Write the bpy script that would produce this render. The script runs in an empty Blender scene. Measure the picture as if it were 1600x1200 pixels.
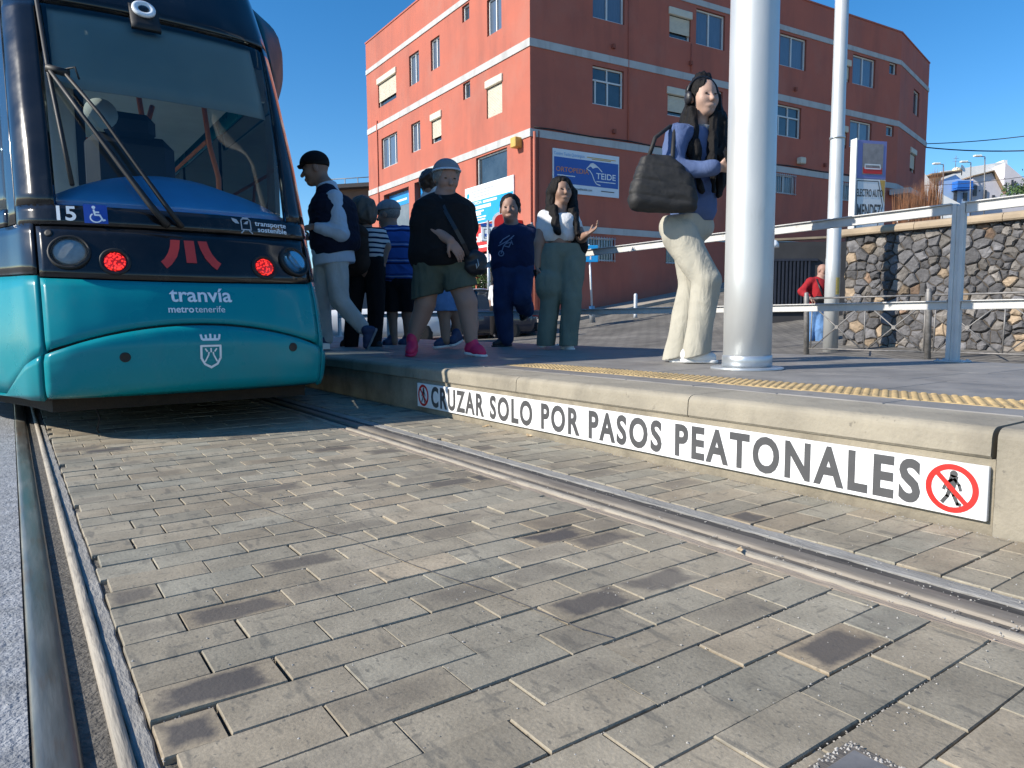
import bpy, math, random
import numpy as np
from mathutils import Matrix, Vector
random.seed(7); np.random.seed(7)
R = math.radians
scn = bpy.context.scene
col = scn.collection

# ------------------------------------------------------------------ camera
F_PX, CX, CY = 1105.0, 800.0, 600.0
CAM = np.array([0.0, 0.0, 0.565])
A_R = np.array([0.81622258, -0.57769552, -0.00697049])
A_U = np.array([0.05850635, 0.07064811, 0.99578404])
A_F = np.array([0.57476753, 0.81318923, -0.09146344])
cam_d = bpy.data.cameras.new('camera')
cam_d.sensor_width = 36.0
cam_d.lens = F_PX / 1600.0 * 36.0
cam_d.clip_start = 0.05
cam_d.clip_end = 2000
cam = bpy.data.objects.new('camera', cam_d)
col.objects.link(cam)
cam.matrix_world = Matrix(((A_R[0], A_U[0], -A_F[0], CAM[0]), (A_R[1], A_U[1], -A_F[1], CAM[1]),
                           (A_R[2], A_U[2], -A_F[2], CAM[2]), (0, 0, 0, 1)))
scn.camera = cam

# ------------------------------------------------------------------ light
SUN_EL = R(32.0)
SUN_AZ = math.atan2(-0.958, 0.287)          # horizontal direction towards the sun, from +Y
w = bpy.data.worlds.new('World')
scn.world = w
w.use_nodes = True
nt = w.node_tree
bg = nt.nodes['Background']
sky = nt.nodes.new('ShaderNodeTexSky')
sky.sky_type = 'NISHITA'
sky.sun_disc = False
sky.sun_elevation = SUN_EL
sky.sun_rotation = SUN_AZ
sky.altitude = 600
sky.air_density = 1.0
sky.dust_density = 0.2
sky.ozone_density = 3.0
hsv = nt.nodes.new('ShaderNodeHueSaturation')      # clear, deep winter blue
hsv.inputs['Saturation'].default_value = 1.33
hsv.inputs['Value'].default_value = 1.08
nt.links.new(sky.outputs[0], hsv.inputs['Color'])
nt.links.new(hsv.outputs[0], bg.inputs[0])
bg.inputs[1].default_value = 0.1
sd = bpy.data.lights.new('sun', 'SUN')
sd.energy = 4.0
sd.angle = R(0.5)
sd.color = (1.0, 0.93, 0.82)
sun = bpy.data.objects.new('sun', sd)
col.objects.link(sun)
tosun = Vector((math.sin(SUN_AZ) * math.cos(SUN_EL), math.cos(SUN_AZ) * math.cos(SUN_EL), math.sin(SUN_EL)))
sun.rotation_euler = tosun.to_track_quat('Z', 'Y').to_euler()
scn.view_settings.view_transform = 'Standard'
scn.view_settings.look = 'None'
scn.view_settings.exposure = 0.75
scn.view_settings.gamma = 1.0
scn.cycles.max_bounces = 8
scn.cycles.transparent_max_bounces = 12
scn.cycles.use_denoising = True

# ------------------------------------------------------------------ helpers
def at(px, py, dep):
    d = A_F + A_R * (px - CX) / F_PX - A_U * (py - CY) / F_PX
    return CAM + d * dep

def tag(o, label=None, cat=None, group=None, kind=None):
    if label: o['label'] = label
    if cat: o['category'] = cat
    if group: o['group'] = group
    if kind: o['kind'] = kind
    return o

BASE = {}
def empty(name, loc, label=None, cat=None, group=None):
    o = bpy.data.objects.new(name, None)
    o.empty_display_size = 0.2
    col.objects.link(o)
    o.location = [float(c) for c in loc]
    BASE[o.name] = np.array(loc, float)
    return tag(o, label, cat, group)

def link_mesh(name, me, mats, parent=None, smooth=False):
    o = bpy.data.objects.new(name, me)
    col.objects.link(o)
    for m in (mats if isinstance(mats, (list, tuple)) else [mats]):
        me.materials.append(m)
    b = BASE[parent.name] if parent else np.zeros(3)
    BASE[o.name] = b
    if parent:
        o.parent = parent
        n = len(me.vertices)
        a = np.empty(n * 3, np.float32)
        me.vertices.foreach_get('co', a)
        a = a.reshape(-1, 3) - b.astype(np.float32)
        me.vertices.foreach_set('co', a.ravel())
    if smooth:
        me.polygons.foreach_set('use_smooth', [True] * len(me.polygons))
    me.update()
    return o

class MB:
    def __init__(s):
        s.v = []; s.f = []; s.mi = []; s.sm = []
    def add(s, vs, fs, mi=0, sm=False):
        n = len(s.v)
        s.v.extend([tuple(float(c) for c in p) for p in vs])
        for f in fs:
            s.f.append([i + n for i in f]); s.mi.append(mi); s.sm.append(sm)
        return s
    def quad(s, a, b, c, d, mi=0): return s.add([a, b, c, d], [(0, 1, 2, 3)], mi)
    def box(s, lo, hi, mi=0, bev=0.0):
        x0, y0, z0 = lo; x1, y1, z1 = hi
        return s.obox(((x0 + x1) / 2, (y0 + y1) / 2, (z0 + z1) / 2), (1, 0, 0), (0, 1, 0), (0, 0, 1),
                      (x1 - x0) / 2, (y1 - y0) / 2, (z1 - z0) / 2, mi, bev)
    def obox(s, c, ax, ay, az, hx, hy, hz, mi=0, bev=0.0):
        c = np.array(c, float); ax = np.array(ax, float); ay = np.array(ay, float); az = np.array(az, float)
        if bev <= 0:
            P = [c + ax * hx * i + ay * hy * j + az * hz * k for k in (-1, 1) for j in (-1, 1) for i in (-1, 1)]
            return s.add(P, [(0, 2, 3, 1), (4, 5, 7, 6), (0, 1, 5, 4), (2, 6, 7, 3), (0, 4, 6, 2), (1, 3, 7, 5)], mi)
        b = min(bev, hx * .9, hy * .9, hz * .9)
        P = []; idx = {}
        for k in (-1, 1):
            for j in (-1, 1):
                for i in (-1, 1):
                    for m in range(3):
                        h = [hx - b, hy - b, hz - b]; h[m] += b
                        idx[(i, j, k, m)] = len(P)
                        P.append(c + ax * h[0] * i + ay * h[1] * j + az * h[2] * k)
        Fc = []
        for sg in (-1, 1):
            Fc.append([idx[(sg, j, k, 0)] for j, k in ((-1, -1), (1, -1), (1, 1), (-1, 1))][::sg])
            Fc.append([idx[(i, sg, k, 1)] for i, k in ((-1, -1), (-1, 1), (1, 1), (1, -1))][::sg])
            Fc.append([idx[(i, j, sg, 2)] for i, j in ((-1, -1), (1, -1), (1, 1), (-1, 1))][::sg])
        for j in (-1, 1):
            for k in (-1, 1):
                Fc.append([idx[(-1, j, k, 1)], idx[(1, j, k, 1)], idx[(1, j, k, 2)], idx[(-1, j, k, 2)]])
                Fc.append([idx[(j, -1, k, 0)], idx[(j, 1, k, 0)], idx[(j, 1, k, 2)], idx[(j, -1, k, 2)]])
                Fc.append([idx[(j, k, -1, 0)], idx[(j, k, 1, 0)], idx[(j, k, 1, 1)], idx[(j, k, -1, 1)]])
        for i in (-1, 1):
            for j in (-1, 1):
                for k in (-1, 1):
                    Fc.append([idx[(i, j, k, m)] for m in range(3)])
        return s.add(P, Fc, mi)
    def beam(s, a, b, wx, wz, up=(0, 0, 1), mi=0, bev=0.0):
        a = np.array(a, float); b = np.array(b, float); d = b - a; L = np.linalg.norm(d); d /= L
        x = np.cross(d, np.array(up, float)); x /= np.linalg.norm(x); z = np.cross(x, d)
        return s.obox((a + b) / 2, x, d, z, wx / 2, L / 2, wz / 2, mi, bev)
    def tube(s, pts, rad, n=12, mi=0, caps=True):
        pts = [np.array(p, float) for p in pts]
        if not hasattr(rad, '__len__'): rad = [rad] * len(pts)
        V = []; prev = None
        for i, p in enumerate(pts):
            d = pts[min(i + 1, len(pts) - 1)] - pts[max(i - 1, 0)]; d /= np.linalg.norm(d)
            if prev is None:
                h = np.array([0, 0, 1.0]) if abs(d[2]) < .9 else np.array([1.0, 0, 0])
                x = np.cross(d, h)
            else:
                x = prev - d * (prev @ d)
            x /= np.linalg.norm(x); prev = x; y = np.cross(d, x)
            for k in range(n):
                t = 2 * math.pi * k / n
                V.append(p + (x * math.cos(t) + y * math.sin(t)) * rad[i])
        Fs = []
        for i in range(len(pts) - 1):
            for k in range(n):
                Fs.append((i * n + k, i * n + (k + 1) % n, (i + 1) * n + (k + 1) % n, (i + 1) * n + k))
        s.add(V, Fs, mi, True)
        if caps:
            m = len(s.v) - len(V)
            s.f.append([m + k for k in range(n)][::-1]); s.mi.append(mi); s.sm.append(False)
            s.f.append([m + (len(pts) - 1) * n + k for k in range(n)]); s.mi.append(mi); s.sm.append(False)
        return s
    def lathe(s, c, axis, prof, n=24, mi=0):
        c = np.array(c, float); a = np.array(axis, float); a /= np.linalg.norm(a)
        return s.tube([c + a * h for r, h in prof], [r for r, h in prof], n, mi, True) if False else s._lathe(c, a, prof, n, mi)
    def _lathe(s, c, a, prof, n, mi):
        h = np.array([0, 0, 1.0]) if abs(a[2]) < .9 else np.array([1.0, 0, 0])
        x = np.cross(a, h); x /= np.linalg.norm(x); y = np.cross(a, x); V = []
        for r_, z_ in prof:
            for k in range(n):
                t = 2 * math.pi * k / n
                V.append(c + a * z_ + (x * math.cos(t) + y * math.sin(t)) * r_)
        Fs = [(i * n + k, i * n + (k + 1) % n, (i + 1) * n + (k + 1) % n, (i + 1) * n + k)
              for i in range(len(prof) - 1) for k in range(n)]
        s.add(V, Fs, mi, True)
        m = len(s.v) - len(V)
        s.f.append([m + k for k in range(n)][::-1]); s.mi.append(mi); s.sm.append(False)
        s.f.append([m + (len(prof) - 1) * n + k for k in range(n)]); s.mi.append(mi); s.sm.append(False)
        return s
    def prism(s, poly, off, mi=0):
        """closed polygon (3-D points) extruded by a vector"""
        n = len(poly); off = np.array(off, float)
        P = [np.array(p, float) for p in poly]; Q = [p + off for p in P]
        Fs = [list(range(n))[::-1], list(range(n, 2 * n))] + [(i, (i + 1) % n, n + (i + 1) % n, n + i) for i in range(n)]
        return s.add(P + Q, Fs, mi)
    def build(s, name, mats, parent=None, smooth=False):
        me = bpy.data.meshes.new(name)
        me.from_pydata(s.v, [], s.f)
        o = link_mesh(name, me, mats, parent)
        me.polygons.foreach_set('material_index', s.mi)
        me.polygons.foreach_set('use_smooth', [smooth or q for q in s.sm])
        me.update()
        return o

def text_mesh(txt, mapf, size=1.0, bold=0.0, sx=1.0, align='CENTER', shear=0.0, spacing=1.0, thick=0.0):
    """letters as a flat mesh; mapf turns letter-plane (x, y) into a point in the world"""
    cu = bpy.data.curves.new('letters', 'FONT')
    cu.body = txt; cu.size = size; cu.align_x = align; cu.offset = bold; cu.shear = shear
    cu.space_character = spacing; cu.resolution_u = 4
    ob = bpy.data.objects.new('letters', cu)
    col.objects.link(ob)
    dg = bpy.context.evaluated_depsgraph_get(); dg.update()
    me = ob.evaluated_get(dg).to_mesh()
    vs = [mapf(v.co.x * sx, v.co.y) for v in me.vertices]
    fs = [list(p.vertices) for p in me.polygons]
    ob.evaluated_get(dg).to_mesh_clear()
    bpy.data.objects.remove(ob); bpy.data.curves.remove(cu)
    m = MB(); m.add(vs, fs)
    return m

def strokes(m, lines, wd, mapf, mi=0, sub=1):
    """thick poly-lines drawn in a plane"""
    for ln in lines:
        for (x0, y0), (x1, y1) in zip(ln[:-1], ln[1:]):
            dx, dy = x1 - x0, y1 - y0; L = math.hypot(dx, dy) or 1e-6
            nx, ny = -dy / L * wd / 2, dx / L * wd / 2; ex, ey = dx / L * wd * .3, dy / L * wd * .3
            m.add([mapf(x0 + nx - ex, y0 + ny - ey), mapf(x0 - nx - ex, y0 - ny - ey), mapf(x1 - nx + ex, y1 - ny + ey), mapf(x1 + nx + ex, y1 + ny + ey)], [(0, 1, 2, 3)], mi)
def disc(m, cx, cy, r0, mapf, r1=0.0, mi=0, n=32):
    for k in range(n):
        a, b = 2 * math.pi * k / n, 2 * math.pi * (k + 1) / n
        if r1 > 0:
            m.add([mapf(cx + r1 * math.cos(a), cy + r1 * math.sin(a)), mapf(cx + r0 * math.cos(a), cy + r0 * math.sin(a)),
                   mapf(cx + r0 * math.cos(b), cy + r0 * math.sin(b)), mapf(cx + r1 * math.cos(b), cy + r1 * math.sin(b))], [(0, 1, 2, 3)], mi)
        else:
            m.add([mapf(cx, cy), mapf(cx + r0 * math.cos(a), cy + r0 * math.sin(a)), mapf(cx + r0 * math.cos(b), cy + r0 * math.sin(b))], [(0, 1, 2)], mi)

# ------------------------------------------------------------------ materials
def nodes_of(m):
    m.use_nodes = True
    t = m.node_tree
    return t, t.nodes, t.links, t.nodes['Principled BSDF']

def pm(name, c, rough=.6, var=.18, scale=6.0, metal=0.0, bump=0.0, bscale=60.0, spec=.5, coat=0.0, fine=0.0, stretch=(1, 1, 1)):
    """procedural paint / cloth / stone: two noises vary the colour, a third the surface"""
    m = bpy.data.materials.new(name)
    t, N, L, b = nodes_of(m)
    tc = N.new('ShaderNodeTexCoord'); mp = N.new('ShaderNodeMapping'); mp.inputs['Scale'].default_value = stretch
    L.new(tc.outputs['Object'], mp.inputs[0])
    n1 = N.new('ShaderNodeTexNoise'); n1.inputs['Scale'].default_value = scale; n1.inputs['Detail'].default_value = 6; n1.inputs['Roughness'].default_value = .6
    L.new(mp.outputs[0], n1.inputs['Vector'])
    ramp = N.new('ShaderNodeMapRange'); ramp.inputs[1].default_value = .3; ramp.inputs[2].default_value = .7
    ramp.inputs[3].default_value = 1 - var; ramp.inputs[4].default_value = 1 + var
    L.new(n1.outputs[0], ramp.inputs[0])
    mul = N.new('ShaderNodeVectorMath'); mul.operation = 'SCALE'; mul.inputs[0].default_value = c[:3]
    L.new(ramp.outputs[0], mul.inputs['Scale'])
    L.new(mul.outputs[0], b.inputs['Base Color'])
    b.inputs['Metallic'].default_value = metal
    b.inputs['Specular IOR Level'].default_value = spec
    b.inputs['Coat Weight'].default_value = coat
    b.inputs['Coat Roughness'].default_value = .05
    rr = N.new('ShaderNodeMapRange'); rr.inputs[1].default_value = .3; rr.inputs[2].default_value = .7
    rr.inputs[3].default_value = max(rough - .08, .02); rr.inputs[4].default_value = min(rough + .08, 1)
    L.new(n1.outputs[0], rr.inputs[0]); L.new(rr.outputs[0], b.inputs['Roughness'])
    if bump > 0:
        n2 = N.new('ShaderNodeTexNoise'); n2.inputs['Scale'].default_value = bscale; n2.inputs['Detail'].default_value = 5
        L.new(mp.outputs[0], n2.inputs['Vector'])
        bp = N.new('ShaderNodeBump'); bp.inputs['Strength'].default_value = bump; bp.inputs['Distance'].default_value = .01
        L.new(n2.outputs[0], bp.inputs['Height']); L.new(bp.outputs[0], b.inputs['Normal'])
    return m

def glass(name, tint=(.5, .6, .6), mixf=.12, rough=.01):
    m = bpy.data.materials.new(name)
    t, N, L, b = nodes_of(m)
    N.remove(b)
    out = N['Material Output']
    tr = N.new('ShaderNodeBsdfTransparent'); tr.inputs[0].default_value = (*tint, 1)
    gl = N.new('ShaderNodeBsdfGlossy'); gl.inputs['Roughness'].default_value = rough
    nz = N.new('ShaderNodeTexNoise'); nz.inputs['Scale'].default_value = 3.0
    bp = N.new('ShaderNodeBump'); bp.inputs['Strength'].default_value = .02; L.new(nz.outputs[0], bp.inputs['Height']); L.new(bp.outputs[0], gl.inputs['Normal'])
    lw = N.new('ShaderNodeFresnel'); lw.inputs[0].default_value = 1.5
    ad = N.new('ShaderNodeMath'); ad.operation = 'ADD'; ad.inputs[1].default_value = mixf; ad.use_clamp = True
    mx = N.new('ShaderNodeMixShader')
    L.new(lw.outputs[0], ad.inputs[0]); L.new(ad.outputs[0], mx.inputs[0])
    L.new(tr.outputs[0], mx.inputs[1]); L.new(gl.outputs[0], mx.inputs[2]); L.new(mx.outputs[0], out.inputs[0])
    return m

def srgb(r, g, b):
    f = lambda u: ((u / 255 + .055) / 1.055) ** 2.4 if u > 10 else u / 255 / 12.92
    return (f(r), f(g), f(b))

def dirt(m, c, scale, stretch=(1, 1, 1), lo=.52, hi=.68, amt=.6, detail=8, seed=0.0):
    """stains with an outline of their own, mixed over whatever colour the material has"""
    t = m.node_tree; N, L = t.nodes, t.links; b = N['Principled BSDF']
    src = b.inputs['Base Color'].links[0].from_socket
    tc = N.new('ShaderNodeTexCoord'); mp = N.new('ShaderNodeMapping'); mp.inputs['Scale'].default_value = stretch; mp.inputs['Location'].default_value = (seed, seed * 1.7, seed * .6)
    L.new(tc.outputs['Object'], mp.inputs[0])
    n = N.new('ShaderNodeTexNoise'); n.inputs['Scale'].default_value = scale; n.inputs['Detail'].default_value = detail; n.inputs['Roughness'].default_value = .65; L.new(mp.outputs[0], n.inputs['Vector'])
    r = N.new('ShaderNodeMapRange'); r.inputs[1].default_value = lo; r.inputs[2].default_value = hi; r.inputs[3].default_value = 0; r.inputs[4].default_value = amt; L.new(n.outputs[0], r.inputs[0])
    x = N.new('ShaderNodeMix'); x.data_type = 'RGBA'; L.new(r.outputs[0], x.inputs[0]); L.new(src, x.inputs[6]); x.inputs[7].default_value = (*c, 1)
    L.new(x.outputs[2], b.inputs['Base Color'])
    return m

M = {}
M['steel'] = pm('galvanised steel', (.55, .58, .60), .42, .12, 5, metal=.75, bump=.05, bscale=30)
M['pole'] = pm('painted pole silver', (.57, .58, .57), .44, .09, 4, metal=.35, bump=.05, bscale=8, coat=.06, stretch=(1, 1, .25))
M['fence'] = pm('fence grey paint', (.58, .575, .555), .55, .12, 7, metal=.0, bump=.03, spec=.3)
M['barrier'] = pm('weathered barrier steel', (.22, .21, .20), .55, .3, 14, metal=.4, bump=.1)
M['rail'] = pm('rail steel', (.20, .19, .165), .38, .35, 9, metal=.7, bump=.06, stretch=(3, .35, 1))
M['dustyrail'] = pm('dusty rail head', (.20, .175, .145), .6, .35, 9, metal=.25, bump=.15, stretch=(3, .35, 1))
M['groove'] = pm('groove dirt', (.03, .028, .026), .95, .5, 30, bump=.6, bscale=80)
M['dust'] = pm('dusty groove', (.11, .098, .085), .9, .4, 16, bump=.4, bscale=90, stretch=(2, .4, 1))
M['lip'] = pm('pale rail lip', (.34, .30, .24), .7, .25, 12, bump=.3, bscale=60, stretch=(3, .3, 1))
M['filler'] = pm('rail filler concrete', (.27, .26, .24), .9, .25, 10, bump=.5, bscale=90, stretch=(2, .5, 1))
M['tan'] = pm('tan mortar strip', (.32, .26, .20), .9, .3, 14, bump=.5, bscale=70, stretch=(3, .3, 1))
M['bitumen'] = pm('black joint strip', (.06, .055, .05), .85, .5, 16, bump=.5, bscale=60, stretch=(3, .4, 1))
M['rough_concrete'] = pm('rough concrete', (.27, .28, .295), .95, .3, 18, bump=.9, bscale=110)
M['sand'] = pm('joint sand', (.115, .105, .09), .95, .5, 60, bump=.8, bscale=150)
M['kerb'] = pm('kerb concrete', (.31, .275, .212), .85, .2, 4, bump=.3, bscale=70)
M['kerb_low'] = pm('kerb base concrete', (.27, .235, .175), .9, .28, 6, bump=.4, bscale=70)
M['platform'] = pm('platform slabs', (.235, .222, .205), .6, .2, 5, bump=.08, bscale=120, spec=.35)
M['tactile'] = pm('tactile yellow', (.43, .31, .15), .75, .22, 12, bump=.25, bscale=90)
M['white'] = pm('sign white', (.80, .80, .80), .5, .04, 4)
M['letter'] = pm('sign dark grey', (.07, .07, .073), .5, .1, 10)
M['signred'] = pm('sign red', (.62, .02, .015), .45, .06, 10)
M['teal'] = pm('teal tram paint', (.003, .228, .268), .3, .04, 2, coat=.06, spec=.25)
M['teal_dark'] = pm('dark teal', srgb(10, 70, 80), .5, .06, 2, coat=.0, spec=.25)
M['tramblack'] = pm('gloss black', (.010, .010, .011), .16, .3, 4, coat=.25, spec=.4)
M['rubber'] = pm('black rubber', (.012, .012, .012), .6, .3, 20)
M['under'] = pm('underframe', (.03, .022, .016), .9, .4, 12, bump=.3)
M['decal'] = pm('white decal', (.72, .78, .82), .4, .03, 5)
M['decalgrey'] = pm('grey decal', (.42, .44, .46), .4, .05, 5)
M['decalblue'] = pm('blue decal', (.02, .07, .36), .4, .06, 5)
M['logo'] = pm('red logo', (.55, .045, .035), .4, .06, 5)
M['glass'] = glass('windscreen glass', (.84, .92, .92), .015)
M['sideglass'] = glass('tinted side glass', (.66, .72, .74), .08)
M['dash'] = pm('dashboard blue', (.08, .40, .80), .5, .12, 3)
M['inner'] = pm('interior grey', (.66, .68, .64), .7, .08, 3)
M['innerdark'] = pm('interior dark', (.02, .025, .04), .7, .2, 5)
M['blind'] = pm('sun blind', (.36, .355, .31), .8, .06, 3)
M['orange'] = pm('orange handrail', (.72, .20, .06), .4, .06, 5)
M['chrome'] = pm('reflector', (.50, .51, .50), .42, .12, 40, metal=.25, bump=.12, bscale=90)
M['lens'] = glass('lens glass', (.94, .95, .95), -.03)

dirt(M['kerb'], (.13, .115, .09), 3.2, (1, 1, .35), .52, .72, .55); dirt(M['kerb'], (.42, .39, .33), 9, (1, 1, 1), .60, .72, .5, seed=3); dirt(M['kerb'], (.09, .08, .065), 26, (1, 1, 1), .64, .70, .55, seed=7)
dirt(M['kerb_low'], (.12, .10, .07), 5, (1, 1, .6), .5, .68, .6)
dirt(M['platform'], (.09, .085, .08), 2.2, (1, 1, 1), .50, .70, .55); dirt(M['platform'], (.055, .05, .05), 16, (1, 1, 1), .66, .70, .6, 3, seed=5); dirt(M['platform'], (.28, .27, .25), 30, (1, 1, 1), .66, .72, .4, seed=2)
dirt(M['white'], (.50, .48, .43), 7, (1, 1, .5), .56, .72, .4); dirt(M['tactile'], (.22, .17, .10), 8, (1, 1, 1), .48, .66, .55)
dirt(M['teal'], (.10, .20, .22), 4, (1, 1, .4), .55, .78, .28); dirt(M['teal'], (.12, .12, .11), 60, (1, 1, 1), .70, .76, .4, seed=4)
dirt(M['tramblack'], (.06, .058, .055), 6, (1, 1, .4), .55, .78, .35)
dirt(M['rail'], (.20, .12, .07), 12, (2, .3, 1), .54, .66, .6); dirt(M['dustyrail'], (.26, .23, .19), 18, (3, .25, 1), .5, .64, .6); dirt(M['lip'], (.12, .10, .08), 16, (2, .35, 1), .54, .66, .7)
dirt(M['tan'], (.15, .12, .09), 14, (2, .4, 1), .52, .66, .7); dirt(M['filler'], (.11, .10, .09), 9, (2, .4, 1), .54, .68, .6)
dirt(M['pole'], (.30, .29, .27), 9, (1, 1, .25), .58, .74, .35); dirt(M['fence'], (.22, .20, .18), 14, (1, 1, 1), .60, .72, .5)
# ------------------------------------------------------------------ ground and track
def sl(v, k=.25):                      # soft ramp
    return np.where(v > 20, v, np.log1p(np.exp(np.clip(v / k, -40, 40))) * k)
def ground_z(x, y):
    u = .42 + .164 * (x - 14) + .028 * (y - 18.66)
    return -.06 + sl(u + .06) - .02

def brick_mat(name, c1, c2, mortar, sx, sy, msize, rough=.85, bump=.4):
    m = bpy.data.materials.new(name)
    t, N, L, b = nodes_of(m)
    tc = N.new('ShaderNodeTexCoord')
    br = N.new('ShaderNodeTexBrick'); br.inputs['Color1'].default_value = (*c1, 1); br.inputs['Color2'].default_value = (*c2, 1)
    br.inputs['Mortar'].default_value = (*mortar, 1); br.inputs['Scale'].default_value = 1.0
    br.inputs['Mortar Size'].default_value = msize; br.inputs['Brick Width'].default_value = sx; br.inputs['Row Height'].default_value = sy
    L.new(tc.outputs['Object'], br.inputs['Vector'])
    nz = N.new('ShaderNodeTexNoise'); nz.inputs['Scale'].default_value = .9; nz.inputs['Detail'].default_value = 8
    L.new(tc.outputs['Object'], nz.inputs['Vector'])
    mr = N.new('ShaderNodeMapRange'); mr.inputs[1].default_value = .3; mr.inputs[2].default_value = .7; mr.inputs[3].default_value = .65; mr.inputs[4].default_value = 1.3
    L.new(nz.outputs[0], mr.inputs[0])
    mu = N.new('ShaderNodeVectorMath'); mu.operation = 'SCALE'
    L.new(br.outputs[0], mu.inputs[0]); L.new(mr.outputs[0], mu.inputs['Scale']); L.new(mu.outputs[0], b.inputs['Base Color'])
    b.inputs['Roughness'].default_value = rough
    bp = N.new('ShaderNodeBump'); bp.inputs['Strength'].default_value = bump; bp.inputs['Distance'].default_value = .02; bp.invert = True
    L.new(br.outputs['Fac'], bp.inputs['Height']); L.new(bp.outputs[0], b.inputs['Normal'])
    return m
M['street'] = brick_mat('street setts', (.20, .185, .16), (.15, .14, .125), (.06, .055, .05), .34, .16, .012)
M['far_ground'] = M['street']

def grid_axis(a, b, fine0, fine1, fs, cs):
    v = list(np.arange(a, fine0, cs)) + list(np.arange(fine0, fine1, fs)) + list(np.arange(fine1, b + cs, cs))
    return v
gx = [-200, -100, -50, -20, -8, -3, 0, 2.3, 5] + list(np.arange(6, 40, .8)) + [45, 60, 80, 110, 150, 200, 300]
gy = [-120, -60, -30, -12, -5, 0, 5, 10, 15, 20, 25, 30, 40, 60, 90, 140, 220, 300]
V = [(x, y, float(ground_z(np.array(float(x)), np.array(float(y))))) for y in gy for x in gx]
nx_ = len(gx)
Fg = [(j * nx_ + i, j * nx_ + i + 1, (j + 1) * nx_ + i + 1, (j + 1) * nx_ + i) for j in range(len(gy) - 1) for i in range(nx_ - 1)]
g = MB(); g.add(V, Fg, 0, True)
tag(g.build('ground', M['street']), kind='structure')

m = MB(); m.box((-.06, -1.5, -.07), (2.06, 34, -.012))
tag(m.build('track_bed', M['sand']), kind='structure')
m = MB(); m.box((-1.6, -1.5, -.07), (-.012, 34, -.004))
tag(m.build('track_slab', M['rough_concrete']), kind='structure')

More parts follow.
